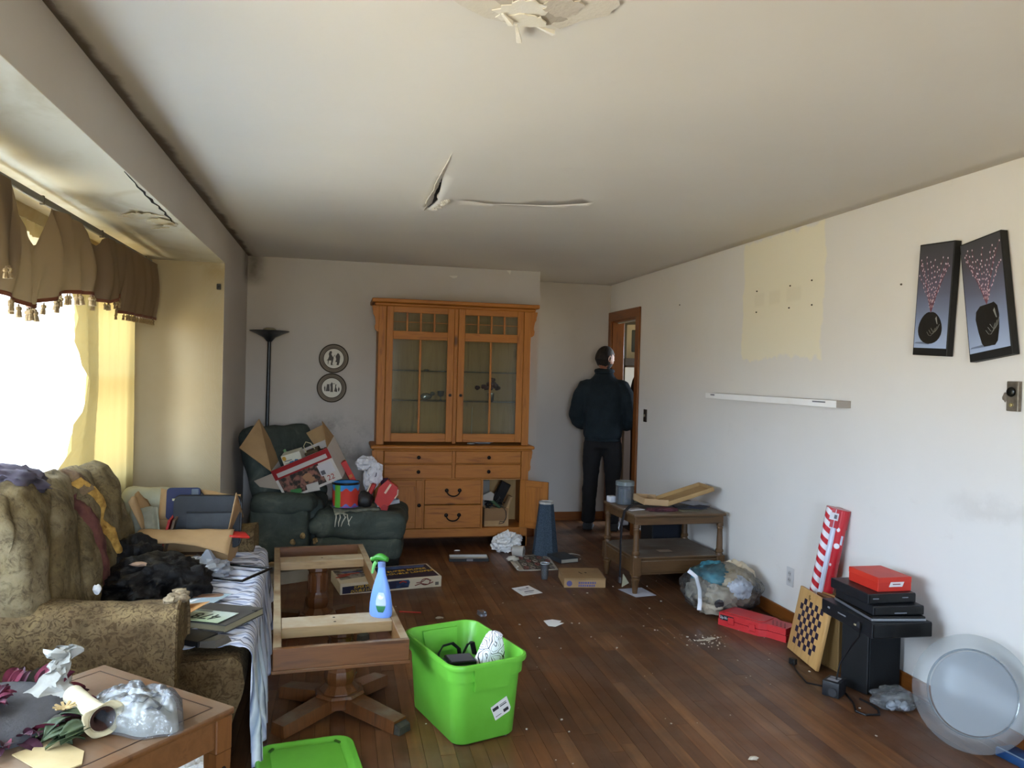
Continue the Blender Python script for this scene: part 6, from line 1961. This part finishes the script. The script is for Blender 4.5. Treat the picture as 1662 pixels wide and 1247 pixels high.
def player(name, label, loc, rz, w, d, h, tilt=0):
    o = T(name, label, 'player', loc, (tilt, 0, rz))
    B().b2((0, 0, 0), (w, d, h), .003).done('case', M('15171a', .4, '1c1e22', 30), o)
    B().b2((.004, -.006, .004), (w - .004, 0, h - .004), .002).done('front_panel', BLKG, o)
    return o


P1 = player('video_recorder', 'large black video recorder, lowest in the stack by the wall', (2.345, 2.985, .348), rad(-3), .30, .40, .068)
B().cyl((-.001, .09, .034), (-.006, .09, .034), .014, None, 16).done('dial', M('3c3e42', .3), P1)
B().b2((-.004, .115, .022), (0, .13, .03)).done('socket', M('a89878', .5), P1)
B().b2((-.002, .20, .036), (0, .26, .042)).b2((-.002, .33, .036), (0, .345, .044)).done('side_text', M('7a7c80', .5), P1, 0)
P2 = T('silver_laptop', 'closed dark laptop with silver edge above the video recorder', 'laptop', (2.36, 3.01, .4175), (0, 0, rad(-8)))
B().b2((0, 0, 0), (.26, .34, .012), .003).done('base', M('9aa0a8', .3, metal=.7), P2)
B().b2((.002, .002, .012), (.258, .338, .022), .003).done('lid', BLKG, P2)
P3 = player('cable_box_player', 'black set top box on the silver edged laptop', (2.375, 3.02, .4405), rad(-5), .25, .31, .042)
B().b2((.10, -.0075, .010), (.16, -.006, .014)).done('strip_light', M('7a7e86', .4), P3, 0)
P4 = player('disc_player', 'black disc player topmost in the stack beneath red box', (2.37, 3.05, .4835), rad(-2), .245, .29, .046)
B().b2((.02, -.0075, .024), (.05, -.006, .028)).b2((.17, -.0075, .026), (.20, -.006, .03)).done('front_text', M('7a7e86', .4), P4, 0)
RB = T('red_box', 'bright red card box on top of the stack of players', 'box', (2.44, 3.075, .530), rad(-1))
B().b2((0, 0, 0), (.175, .215, .064), .002).done('carton', M('b5281c', .45, 'c03020', 5), RB)
B().b2((-.001, -.001, .040), (.176, .216, .066), .002).done('lid', M('bb2c1e', .45, 'c63624', 5), RB)
B().hexa([(.055, -.0022, .022), (.125, -.0022, .022), (.125, -.0012, .022), (.055, -.0012, .022)], [(.065, -.0022, .044), (.135, -.0022, .044), (.135, -.0012, .044), (.065, -.0012, .044)]).done('sticker', M('d8d4d4', .6), RB, 0)
B().b2((.075, -.003, .032), (.115, -.0021, .036)).done('print_block', M('7a2a2a', .6), RB, 0)
AD = T('power_adapter', 'black power adapter block with cord on the floor', 'adapter', (2.335, 3.225, 0), rad(35))
B().b2((-.05, -.04, .002), (.05, .04, .075), .006, 2).done('case', M('1a1c20', .45), AD)
B().b2((-.03, -.025, .0752), (.0, .025, .0758)).b2((.01, -.025, .0752), (.03, .025, .0758)).done('label', M('8a8c94', .6), AD, 0)
B().cyl((-.05, -.012, .03), (-.058, -.012, .03), .020, None, 16).done('round_end', M('24262a', .4), AD)
CORDM = M('0e0e10', .5)
cd = T('power_cable', 'black power cable looping on the floor from adapter to stack', 'cable', (0, 0, 0))
B().tube([(2.37, 3.27, .03), (2.40, 3.24, .006), (2.36, 3.12, .006), (2.31, 3.03, .006), (2.33, 2.99, .006), (2.395, 2.985, .006), (2.425, 3.03, .006), (2.43, 3.09, .006), (2.42, 3.15, .006)], .005, 8).done('cable', CORDM, cd)
B().tube([(2.335, 3.21, .078), (2.345, 3.20, .16), (2.37, 3.16, .25), (2.355, 3.08, .33), (2.335, 3.05, .40)], .004, 8).done('cable', CORDM, cd)
B().tube([(2.295, 3.26, .03), (2.28, 3.36, .006), (2.31, 3.48, .006), (2.345, 3.58, .006), (2.362, 3.61, .012)], .004, 8).done('cable', CORDM, cd)
B().b2((-.014, -.012, 0), (.014, .025, .03), .003).done('plug', CORDM, cd, loc=(2.366, 3.605, .001), rot=(0, 0, .3))
CPB = T('clear_bottle_bag', 'clear plastic packaging with small parts between speaker and glass plate', 'packaging', (2.52, 3.045, 0), rad(-20))
B().blob((0, 0, .045), (.10, .075, .05), 4, .25, 2.6, 3, None, .003).done('film', CLEAR, CPB, 40)
B().cyl((-.05, -.02, .035), (.055, .01, .05), .03, .03, 18).done('clear_tube', CLEARH, CPB)
for k, (x, y) in enumerate(((-.03, -.05), (.0, -.03), (.03, -.05))):
    crumple((x, y, .03), (.02, .016, .02), k, .4, 3, 2, .004).done('white_part', M('aab0b8', .4), CPB, 40)
GP_ = T('glass_plate', 'round clear glass turntable plate leaning on the right wall', 'plate', (2.578, 2.665, .222))
nrm = V((-.845, -.40, .34)).normalized()
GP_.scale = (.86, .86, .86)
GP_.rotation_euler = nrm.to_track_quat('Z', 'Y').to_euler()
B().lathe([(.0, .0), (.192, .0), (.200, .004), (.204, .012), (.268, .016), (.271, .019), (.268, .022), (.202, .018), (.196, .008), (.190, .005), (0, .005)], seg=64).done('glass', GLASS('plate_glass', 'f0f2f2', .0, .16, .10, 'c4c6c8', fres=.3), GP_, 50)
B().lathe([(0, -.003), (.190, -.003), (.190, -.001), (0, -.001)], seg=64).done('frosted_centre', GLASS('plate_frost', 'eef0f2', .0, .5, .62, 'bfc1c6', fres=.05), GP_, 50)
B().lathe([(.195, .006), (.199, .009), (.203, .014), (.199, .016), (.194, .011)], seg=64).done('bead', GLASS('plate_bead', 'd8e0e4', .05, .10, .15, 'd0d8e0', fres=.5), GP_, 60)
BL = T('blue_packet', 'flat blue packet on floor behind the glass plate', 'packet', (2.672, 2.50, 0), rad(96))
B().b2((-.09, -.045, .001), (.09, .045, .034), .004, 2).done('wrapper', M('16365e', .4, '1f4878', 6), BL)
B().b2((-.088, .030, .0342), (.088, .040, .0348)).done('white_edge', M('8aa0b8', .5), BL, 0)
one(crumple((0, 0, .015), (.03, .03, .016), 3, .4, 2.5, 3, 0), 'paper_wad', M('b5b0a0', .8), 'small pale paper wad against baseboard by blue packet', 'paper', (2.685, 2.37, .001), None, 40)
# ================================================================ on the walls
def wall_canvas(name, label, yc, zc, w, h, rz, vase, seed):
    """canvas hung flat on the right wall; local x = left to right seen from the room, local y = up"""
    o = T(name, label, 'picture')
    ex, ey, ez = V((0, -1, 0)), V((0, 0, 1)), V((-1, 0, 0))
    m = MX(((ex.x, ey.x, ez.x, XR - .003), (ex.y, ey.y, ez.y, yc), (ex.z, ey.z, ez.z, zc), (0, 0, 0, 1)))
    o.matrix_world = m @ rotm((0, 0, rz))
    B().b2((-w / 2, -h / 2, 0), (w / 2, h / 2, .036), .002).done('stretcher', M('0d0d0e', .5), o)
    t = NT('canvas_print_%d' % seed)
    t.set(.45)
    s = t.n('SeparateXYZ')
    t.l(t.coord('Object'), s.inputs[0])
    mr = t.n('MapRange', i1=-h / 2, i2=h / 2)
    t.l(s.outputs[1], mr.inputs[0])
    t.base(t.ramp(mr.outputs[0], [(.05, '9fb0cf'), (.30, '7d8aa8'), (.55, '5c5f74'), (.80, '46444c'), (1.0, '3a3a3e')]))
    B().b2((-w / 2 + .006, -h / 2 + .035, .036), (w / 2 - .006, h / 2 - .006, .0365)).done('print', t.m, o, 0)
    z = .0368
    B().prism(vase, .0006, MX.Translation((0, -h / 2 + .055, z))).done('vase_print', M('1c1a18', .35), o, 0)
    b = B()
    vx = sum(p[0] for p in vase) / len(vase)
    top = max(p[1] for p in vase)
    y0 = -h / 2 + .055 + top
    r = random.Random(seed)
    st = B()
    for k in range(13):
        a = (k - 6) / 6 * .42
        L = r.uniform(.17, .27) * (1 - .25 * abs(a))
        a *= min(1.0, (w / 2 - .016 - abs(vx)) / (abs(a) * L * 1.5 + 1e-6)) if abs(a) > .01 else 1.0
        pts = [(vx + a * L * f * (1.0 + .5 * f), y0 + L * f - .004) for f in (0, .33, .66, 1)]
        st.tube([(x, y, z + .0006) for x, y in pts], .0007, 4)
        for f in [i / 9 for i in range(1, 10)]:
            x, y = vx + a * L * f * (1 + .5 * f) + r.uniform(-.006, .006), y0 + L * f
            if abs(x) < w / 2 - .01 and y < h / 2 - .012:
                b.prism([(x + .0028 * cos(q * pi / 3), y + .0045 * sin(q * pi / 3)) for q in range(6)], .0008, MX.Translation((0, 0, z)))
    st.done('stem_print', M('7a4a58', .5), o, 0)
    b.done('blossom_print', M('c9a8b8', .5, 'd8c8d2', 90), o, 0)
    b = B()
    for k in range(3):
        b.tube([(vx + .005 + .012 * k + .042 * f, -h / 2 + .055 + top * (.25 + .06 * k) + top * .5 * f * f - (0 if f > .2 else .0), z + .0012) for f in (-.5, -.2, .1, .4, .7)], .0008, 4)
    b.prism([(vx + .03, -h / 2 + .055 + top * .80), (vx + .038, -h / 2 + .055 + top * .86), (vx + .046, -h / 2 + .055 + top * .62), (vx + .042, -h / 2 + .055 + top * .62)], .0008, MX.Translation((0, 0, z)))
    b.done('highlight_print', M('8a8c88', .4), o, 0)
    B().prism([(-w / 2 + .008, .0), (vx, -.004), (vx, .010), (-w / 2 + .02, .006)], .0004, MX.Translation((0, -h / 2 + .056, z - .0002))).done('shadow_print', M('6a7690', .5), o, 0)
    return o


v1 = [(.052 * cos(a) * (1 - .12 * sin(a)), .070 + .070 * sin(a)) for a in [2 * pi * k / 28 for k in range(28)]]
v1 = [(x * 1.42 - .006, min(y, .138) * 1.08) for x, y in v1]
v2 = [(-.022, .0), (.02, -.002), (.032, .012), (.042, .06), (.046, .11), (.042, .145), (.03, .162), (.02, .16), (-.025, .158), (-.042, .14), (-.047, .11), (-.040, .06), (-.03, .012)]
v2 = [(x * 1.32 + .004, y * 1.12) for x, y in v2]
wall_canvas('vase_picture', 'tall canvas of squat dark vase with blossom, tilted slightly, left of pair', 3.082, 1.890, .215, .525, rad(-3.2), v1, 3)
wall_canvas('vase_picture', 'tall canvas of slim dark vase with blossom, hung crooked, right of pair', 2.785, 1.872, .222, .530, rad(8.6), v2, 5)

SHF = T('wall_ledge', 'narrow white wall ledge below the bare yellow patch', 'shelf', (XR, 0, 1.388))
B().b2((-.085, 3.70, -.003), (-.001, 5.24, .003), .001).done('top_board', M('a89c8e', .7, 'b8b0a4', 8), SHF)
B().b2((-.09, 3.705, -.035), (-.084, 5.24, .0035), .001).done('front_board', M('efeeec', .5, 'e6e4e0', 3), SHF)
B().b2((-.088, 3.70, -.035), (-.001, 3.706, .003), .001).done('end_cap', M('a29a90', .7), SHF)
B().b2((-.0915, 3.80, -.012), (-.0898, 3.92, -.004)).b2((-.0915, 5.10, -.014), (-.0898, 5.16, -.004)).done('small_mark', M('77787c', .6), SHF, 0)
SW1 = T('bare_wall_plate', 'metal wall plate with dark round hole at the right edge', 'wall plate', (XR, 2.668, 1.452))
B().b2((-.012, -.036, -.062), (-.001, .020, .062), .003).b2((-.020, -.046, -.062), (-.001, -.034, .062), .002).done('plate', M('6d665c', .35, metal=.7, c2='8a8276', scale=30), SW1)
B().lathe([(0, 0), (.019, 0), (.021, .004), (.019, .009), (.012, .012), (0, .010)], (-.012, -.008, .018), 20, (0, -pi / 2, 0)).done('round_knob', M('0d0f0d', .25), SW1)
B().lathe([(0, 0), (.009, 0), (.008, .006), (0, .008)], (-.012, -.008, -.036), 14, (0, -pi / 2, 0)).done('brass_button', M('b0a070', .3, metal=.6), SW1)
B().blob((-.002, .034, -.005), (.004, .012, .018), 2, .4, 3, 2).done('plaster_rim', M('7a7064', .9), SW1)
SW2 = T('light_switch', 'dark brown light switch plate beside the door casing', 'switch', (XR, 6.585, 1.145))
B().b2((-.008, -.036, -.058), (-.001, .036, .058), .003).done('plate', M('2a2018', .4), SW2)
B().b2((-.018, -.006, -.012), (-.008, .006, .012), .002).done('toggle', M('8a7a60', .4), SW2)
OUT = T('wall_outlet', 'white double socket low on the right wall', 'outlet', (XR, 4.222, .29))
B().b2((-.007, -.036, -.058), (-.001, .036, .058), .003).done('plate', M('c4c2c0', .5), OUT)
for z in (-.02, .02):
    B().prism(rrect(.032, .028, .010, 4), .002, MX.Translation((-.007, 0, z)) @ rotm((0, -pi / 2, 0))).done('receptacle', M('b0aeac', .5), OUT)
    B().b2((-.0098, -.009, z - .004), (-.0088, -.006, z + .006)).b2((-.0098, .006, z - .004), (-.0088, .009, z + .006)).done('slot', M('2a2a2a', .6), OUT, 0)
SN = T('wall_sensor', 'small dark grey sensor high on the bay end wall', 'sensor', (-.818, YA, 2.036))
B().b2((-.014, -.022, -.020), (.014, -.001, .020), .005, 2).done('case', M('3a3a38', .5), SN)
B().b2((-.006, -.0235, -.008), (.006, -.0215, .006), .001).done('window', M('1c1c1e', .3), SN)
for k, (y, z) in enumerate(((4.711, 2.092), (4.318, 2.087), (4.093, 2.096), (4.711, 1.951), (4.324, 1.95), (4.086, 1.949), (5.92, 2.10), (3.34, 1.99))):
    one(B().cyl((XR + .002, y, z), (XR - .006, y, z), .006, .004, 10), 'wall_anchor', M('3b342c', .7), ('screw hole plug in the yellow patch, top row furthest from pictures', 'screw hole plug in the yellow patch, middle of top row', 'screw hole plug in the yellow patch, top row nearest the pictures', 'screw hole plug in the yellow patch, bottom row furthest from pictures',
                                                                                               'screw hole plug in the yellow patch, middle of bottom row', 'screw hole plug in the yellow patch, bottom row nearest the pictures', 'lone nail on the wall between door and yellow patch', 'lone nail on the wall left of the canvases')[k], 'nail')


def wall_plate_dish(label, x, z, seed):
    o = T('wall_plate', label, 'plate', (x, YB, z), (pi / 2, 0, 0))
    B().lathe([(0, .004), (.075, .004), (.085, .008), (.118, .020), (.1245, .0235), (.126, .021), (.122, .014), (.08, .001), (0, .001)], seg=48).done('dish', M('7a7064', .35, '847a6c', 10, name='plate_rim_glaze'), o, 50)
    B().lathe([(0, .0046), (.085, .0046), (.088, .0105), (.0905, .0125), (.0, .0126)] if False else [(0, .0048), (.0835, .0048), (.0835, .0085), (0, .0085)], seg=48).done('white_centre', M('c8c2b0', .4), o, 50)
    B().lathe([(.086, .0088), (.0905, .0102), (.0905, .0122), (.086, .0108)], seg=48).lathe([(.1175, .0205), (.1265, .0245), (.1265, .0262), (.1175, .0222)], seg=48).lathe([(.100, .0143), (.1015, .0148), (.1015, .016), (.100, .0155)], seg=48).done('dark_ring', M('2c2418', .4), o, 50)
    P = M('2f2415', .5)

    def fig(parts):
        b = B()
        for pts in parts:
            b.prism(pts, .0008, MX.Translation((0, 0, .0085)))
        b.done('figure_print', P, o, 0)
    if seed == 1:
        fig([[(-.035, .062), (-.02, .066), (-.015, .05), (-.022, .04), (-.012, .02), (.0, .01), (-.004, -.012), (-.012, -.05), (.0, -.055), (-.022, -.058), (-.026, -.05), (-.02, -.018), (-.042, -.018), (-.046, -.05), (-.05, -.05), (-.05, -.016), (-.062, -.02), (-.048, -.004), (-.04, .02), (-.044, .04)],
             [(.02, .03), (.034, .05), (.046, .04), (.054, .02), (.05, -.03), (.042, -.056), (.024, -.056), (.028, -.03), (.014, -.03), (.02, -.005), (.014, .02)],
             [(-.004, .018), (.010, .034), (.013, .032), (.0, .014)]])
    else:
        fig([[(-.06, -.03), (-.065, .0), (-.058, .02), (-.052, .0), (-.054, -.03)], [(-.05, -.03), (-.044, .005), (-.04, .034), (-.032, .03), (-.02, .034), (-.018, -.0), (-.016, -.03)],
             [(-.012, -.036), (-.01, .0), (-.014, .03), (.0, .05), (.006, .04), (.03, .038), (.03, .034), (.008, .034), (.010, .0), (.012, -.036)],
             [(.02, -.03), (.026, -.005), (.03, .03), (.04, .032), (.036, .008), (.046, -.015), (.048, -.036)], [(.056, -.03), (.052, -.01), (.06, .012), (.068, -.008), (.062, -.03)]])
    B().lathe([(0, 0), (.01, 0), (.01, .003), (0, .003)], (0, .11, -.001)).done('hanger', M('5a5044', .5, metal=.5), o)
    return o


wall_plate_dish('round plate with two standing figures, upper plate on the back wall', -.056, 1.588, 1)
wall_plate_dish('round plate with row of small figures, lower plate on the wall', -.068, 1.333, 2)
one(B().prism([(-.04, .008), (.04, .012), (.03, -.006), (.0, -.012)], .003), 'paint_flake', M('d8d4c8', .9), 'pale chipped paint flake near ceiling above the cabinet', 'flake', (.972, YB - .004, 2.352), (pi / 2, 0, 0), 0)
one(B().prism([(-.022, .02), (.02, .022), (.012, -.022)], .003), 'paint_flake', M('d8d4c8', .9), 'pale triangular paint flake at wall top near recess corner', 'flake', (1.482, YB - .004, 2.418), (pi / 2, 0, 0), 0)

# ================================================================ through the doorway
KS = T('kitchen_cupboard', 'dim cupboard with white counter in the room beyond the door', 'cupboard', (0, 0, 0))
B().b2((3.05, 7.95, 0), (3.75, 9.1, 1.62), .005).done('carcass', M('4a3524', .7), KS)
B().b2((3.03, 7.93, 1.62), (3.77, 9.12, 1.70), .004).done('top_board', M('3a3028', .7), KS)
B().b2((3.04, 7.945, 1.30), (3.40, 7.952, 1.60), .002).done('white_panel', M('c4bfb4', .6), KS)
TV = T('old_television', 'old beige television set on the cupboard beyond the doorway', 'television', (3.16, 8.22, 1.702), rad(-22))
TB = M('c9bda2', .55, 'd4c8ae', 4)
B().b2((0, .04, 0), (.46, .42, .37), .012, 2).done('case', TB, TV)
B().b2((-.005, 0, -.0), (.465, .045, .385), .012, 2).done('bezel', TB, TV)
B().b2((.05, -.006, .075), (.35, .002, .325), .01, 2).done('screen', M('3f4442', .2), TV)
B().b2((.375, -.004, .09), (.44, .001, .31), .003).done('side_panel', M('a89c84', .5), TV)
for z in (.13, .17, .27):
    B().cyl((.407, -.003, z), (.407, -.014, z), .013, None, 14).done('knob', M('5a5248', .4), TV)
B().b2((.30, -.008, .02), (.44, -.003, .045), .002).done('grille', M('8a806c', .5), TV)
DB = T('dark_bundle', 'dark rounded bundle just inside the doorway below the television', 'bundle', (3.03, 7.55, 0)) if False else T('dark_bundle', 'dark rounded bundle just inside the doorway below the television', 'bundle', (2.975, 7.20, 0))
b = B()
b.grid(lambda u, v: (lambda r_: V((.135 * r_ * cos(2 * pi * u) * (1 + .08 * sin(u * 20 + v * 5)), .22 * r_ * sin(2 * pi * u) * (1 + .08 * cos(u * 26)), 1.585 * v)))(lerp_pts([(0, .85), (.5, .95), (.80, 1.0), (.88, .96), (.94, .80), (.98, .5), (1, .02)], v)), 40, 40, cu=True)
b.done('cloth', M('120d0c', .9, '2a1814', 6, bump=.4, bscale=14), DB, 70)
B().cyl((0, .0, 1.55), (.0, .0, 1.66), .012, None, 10).done('hook', M('2a2624', .4, metal=.6), DB)

# ================================================================ the man
MAN = T('person', 'person in dark jacket and black trousers seen from behind at doorway', 'person', (2.505, 7.10, 0), rad(-24))


def skin(name, verts, edges, mat, parent, sub_=2, extra=None, mats=None):
    me = bpy.data.meshes.new(name)
    me.from_pydata([v[0] for v in verts], edges, [])
    o = bpy.data.objects.new(name, me)
    COL.objects.link(o)
    sk = o.modifiers.new('skin', 'SKIN')
    sk.use_smooth_shade = True
    for i, v in enumerate(verts):
        sv = me.skin_vertices[0].data[i]
        r_ = v[1]
        sv.radius = r_ if isinstance(r_, tuple) else (r_, r_)
        sv.use_root = i == 0
    ss = o.modifiers.new('s', 'SUBSURF')
    ss.levels = ss.render_levels = sub_
    bpy.context.view_layer.update()
    m2 = bpy.data.meshes.new_from_object(o.evaluated_get(bpy.context.evaluated_depsgraph_get()))
    bpy.data.objects.remove(o)
    b = B()
    b.bm.from_mesh(m2)
    if extra:
        extra(b)
    return b.done(name, mat, parent, 80)


SKIN = M('8a5c46', .6, '9a6a52', 8, name='skin_tone')
HC = V((.0, .03, 1.665))
HT = rotm((rad(-14), 0, rad(-42)))          # head bowed and turned to the right


def head_shape(n):
    p = V((n.x * .076, n.y * .097, n.z * .120))
    if n.z < -.2:                           # jaw narrows
        k = (-n.z - .2) / .8
        p.x *= 1 - .30 * k
        p.y = p.y * (1 - .25 * k) + .012 * k
    if n.y < 0 and n.z > -.3:
        p.y *= 1.06
    fr = max(0, n.y)
    p.y += .026 * fr * math.exp(-(n.x / .16) ** 2 - ((n.z + .10) / .16) ** 2)        # nose
    p.y += .010 * fr * math.exp(-(n.x / .5) ** 2 - ((n.z - .26) / .10) ** 2)          # brow
    p.y -= .012 * fr * (math.exp(-((n.x - .36) / .16) ** 2) + math.exp(-((n.x + .36) / .16) ** 2)) * math.exp(-((n.z - .06) / .12) ** 2)
    p.y += .007 * fr * math.exp(-(n.x / .28) ** 2 - ((n.z + .44) / .06) ** 2)         # lips
    p.y += .010 * fr * math.exp(-(n.x / .25) ** 2 - ((n.z + .80) / .14) ** 2)         # chin
    return p


HM = MX.Translation(HC) @ HT


def add_head(b):
    g = bmesh.ops.create_icosphere(b.bm, subdivisions=5, radius=1.0)
    for v in g['verts']:
        v.co = HM @ head_shape(v.co.normalized())
    for s_ in (-1, 1):                      # hands: palm, four fingers, thumb
        base = V((s_ * .175, .175, .985))
        g = bmesh.ops.create_icosphere(b.bm, subdivisions=2, radius=1.0)
        for v in g['verts']:
            v.co = base + V((v.co.x * .020 - s_ * .03 + 0, v.co.y * .048 + .02, v.co.z * .046 - .03))
        for k in range(4):
            r0 = V((base.x - s_ * .03, base.y + .03 - .022 * k + .015, base.z - .065 + .004 * k))
            L = (.072, .080, .074, .058)[k]
            b.tube([r0, r0 + V((-s_ * .008, .004, -L * .45)), r0 + V((-s_ * .022, .004, -L * .78)), r0 + V((-s_ * .038, .002, -L * .92))], [.010, .0095, .0085, .006], 8)
        r0 = base + V((-s_ * .03, .062, -.015))
        b.tube([r0 - V((0, .02, 0)), r0 + V((-s_ * .012, .018, -.022)), r0 + V((-s_ * .028, .022, -.045))], [.012, .011, .008], 8)


body_v = [((0, 0, .96), .13), ((0, -.015, 1.12), .125), ((0, -.02, 1.28), .11), ((0, -.025, 1.40), .085), ((0, -.015, 1.50), .06), ((0, .01, 1.58), .056),
          ((-.145, -.03, 1.37), .045), ((-.25, -.045, 1.13), .04), ((-.185, .14, 1.00), .034),
          ((.145, -.03, 1.37), .045), ((.25, -.045, 1.13), .04), ((.185, .14, 1.00), .034),
          ((-.095, 0, .88), .09), ((-.105, .015, .50), .060), ((-.115, -.02, .11), .042), ((-.12, .10, .045), .035),
          ((.095, 0, .88), .09), ((.105, .015, .50), .060), ((.115, -.02, .11), .042), ((.12, .10, .045), .035)]
body_e = [(0, 1), (1, 2), (2, 3), (3, 4), (4, 5), (3, 6), (6, 7), (7, 8), (3, 9), (9, 10), (10, 11), (0, 12), (12, 13), (13, 14), (14, 15), (0, 16), (16, 17), (17, 18), (18, 19)]
skin('body', body_v, body_e, SKIN, MAN, 2, add_head)
t = NT('dark_jacket')
t.set(.85, 0, .2)
_c = t.coord('Object')
t.base(t.ramp(t.noise(_c, 6, 5), [(.35, '161f25'), (.7, '202b31')]))
t.bump(t.noise(_c, 9, 4, .5, 1.2), .5, .02)
JK = t.m


def cloth_solid(name, build, mat, voxel=.013, smooth=6):
    """loose shapes fused into one continuous garment surface"""
    b = B()
    build(b)
    bmesh.ops.recalc_face_normals(b.bm, faces=b.bm.faces)
    me = bpy.data.meshes.new(name)
    b.bm.to_mesh(me)
    b.bm.free()
    o = bpy.data.objects.new(name, me)
    COL.objects.link(o)
    k = o.modifiers.new('fuse', 'REMESH')
    k.mode = 'VOXEL'
    k.voxel_size = voxel
    k = o.modifiers.new('relax', 'SMOOTH')
    k.iterations = smooth
    bpy.context.view_layer.update()
    m2 = bpy.data.meshes.new_from_object(o.evaluated_get(bpy.context.evaluated_depsgraph_get()))
    bpy.data.objects.remove(o)
    b = B()
    b.bm.from_mesh(m2)
    for v in b.bm.verts:
        p = v.co
        v.co = p + v.normal * (.007 * fn3(p.x, p.y, p.z * .7, 9) + .004 * fn3(p.x, p.y, p.z, 22))
    return b.done(name, mat, MAN, 80)


def rings(b, rows, n=28):
    rs = [[b.bm.verts.new((hx * cos(2 * pi * k / n), yo + hy * sin(2 * pi * k / n), z)) for k in range(n)] for z, hx, hy, yo in rows]
    for p, q in zip(rs, rs[1:]):
        for k in range(n):
            b.bm.faces.new((p[k], p[(k + 1) % n], q[(k + 1) % n], q[k]))
    b.bm.faces.new(rs[0][::-1])
    b.bm.faces.new(rs[-1])


def jacket(b):
    rings(b, [(.885, .175, .150, 0), (.93, .190, .160, 0), (1.05, .192, .158, -.005), (1.20, .200, .155, -.02), (1.32, .205, .148, -.03), (1.40, .188, .128, -.03), (1.45, .150, .105, -.025), (1.49, .105, .088, -.012), (1.53, .085, .082, .0), (1.565, .082, .080, .006)])
    for s_ in (-1, 1):
        b.tube([(s_ * x, y, z) for x, y, z in ((.13, -.03, 1.42), (.175, -.032, 1.40), (.222, -.036, 1.30), (.250, -.045, 1.19), (.268, -.045, 1.11), (.252, .02, 1.05), (.20, .13, 1.00))], [.055, .076, .078, .070, .067, .062, .050], 14)


jk = cloth_solid('jacket', jacket, JK)
B().tube([(.080 * cos(a), -.006 + .078 * sin(a), 1.545 + .012 * sin(a)) for a in [2 * pi * k / 20 for k in range(21)]], .020, 8, 1.0).done('collar', JK, MAN, 70)
B().tube([(.158 * cos(a), .0 + .150 * sin(a), .885) for a in [2 * pi * k / 28 for k in range(29)]], .014, 8, 1.6).done('hem_band', JK, MAN, 70)
TRS = M('0b0b0d', .85, '141417', 7, bump=.3, bscale=16, name='black_trousers')


def slacks(b):
    rings(b, [(.80, .165, .125, 0), (.88, .172, .135, 0), (1.0, .160, .130, 0)])
    for s_ in (-1, 1):
        b.tube([(s_ * x, y, z) for x, y, z in ((.085, 0, .92), (.095, -.005, .80), (.104, .0, .64), (.108, .010, .48), (.116, -.012, .28), (.120, -.018, .07))], [.085, .095, .088, .074, .068, .066], 16)


cloth_solid('trousers', slacks, TRS)
for s_ in (-1, 1):
    b = B().grid(lambda u, v: V((s_ * .122 + .046 * cos(2 * pi * u) * (1 - .25 * v ** 3) * (1 if v < .98 else .4), -.06 + .26 * v + 0 * u, max(.003, .045 + .048 * sin(2 * pi * u) * (1 - .45 * v)))), 20, 14, cu=True)
    b.bm.faces.new([q for q in b.bm.verts[:] if abs(q.co.y + .06) < 1e-5])
    b.done('shoe', M('0c0c0d', .4), MAN, 60)
    B().b2((s_ * .122 - .046, -.064, .0005), (s_ * .122 + .046, .19, .016), .006).done('shoe_sole', M('1b1815', .7), MAN)
HAIR = M('120d0a', .7, '1e1611', 30, bump=.6, bscale=120, name='dark_hair')


def shell(keep, k, name, m):
    b = B()
    g = bmesh.ops.create_icosphere(b.bm, subdivisions=5, radius=1.0)
    dead = []
    for v in g['verts']:
        n = v.co.normalized()
        if not keep(n):
            dead.append(v)
        v.co = HM @ (head_shape(n) * (k + .02 * fn3(n.x, n.y, n.z, 9)))
    bmesh.ops.delete(b.bm, geom=dead, context='VERTS')
    return b.done(name, m, MAN, 80)


shell(lambda n: n.z > .42 - .12 * n.y or (n.y < .12 and n.z > -.66 + .55 * max(0, n.y + .25)), 1.06, 'hair', HAIR)
shell(lambda n: n.y > -.05 and n.z < -.30 - .0 * n.y and not (abs(n.x) < .22 and -.52 < n.z < -.38 and n.y > .5), 1.05, 'beard', HAIR)
for s_ in (-1, 1):
    b = B().lathe([(0, 0), (.014, .001), (.027, .005), (.029, .010), (.024, .012), (.014, .007), (0, .005)], (0, 0, 0), 18)
    for v in b.bm.verts:
        v.co = HM @ (V((s_ * (.073 + v.co.z), -.006 + v.co.x * .62 - v.co.z * .8, -.004 + v.co.y * 1.15)))
    b.done('ear', SKIN, MAN, 60)
    B().blob(HM @ V((s_ * .030, .083, .008)), (.011, .011, .011), 2, 0).done('eye', M('d0ccc8', .3), MAN, 60)
    B().blob(HM @ V((s_ * .031, .0925, .008)), (.005, .004, .005), 2, 0).done('iris', M('24160e', .3), MAN, 60)
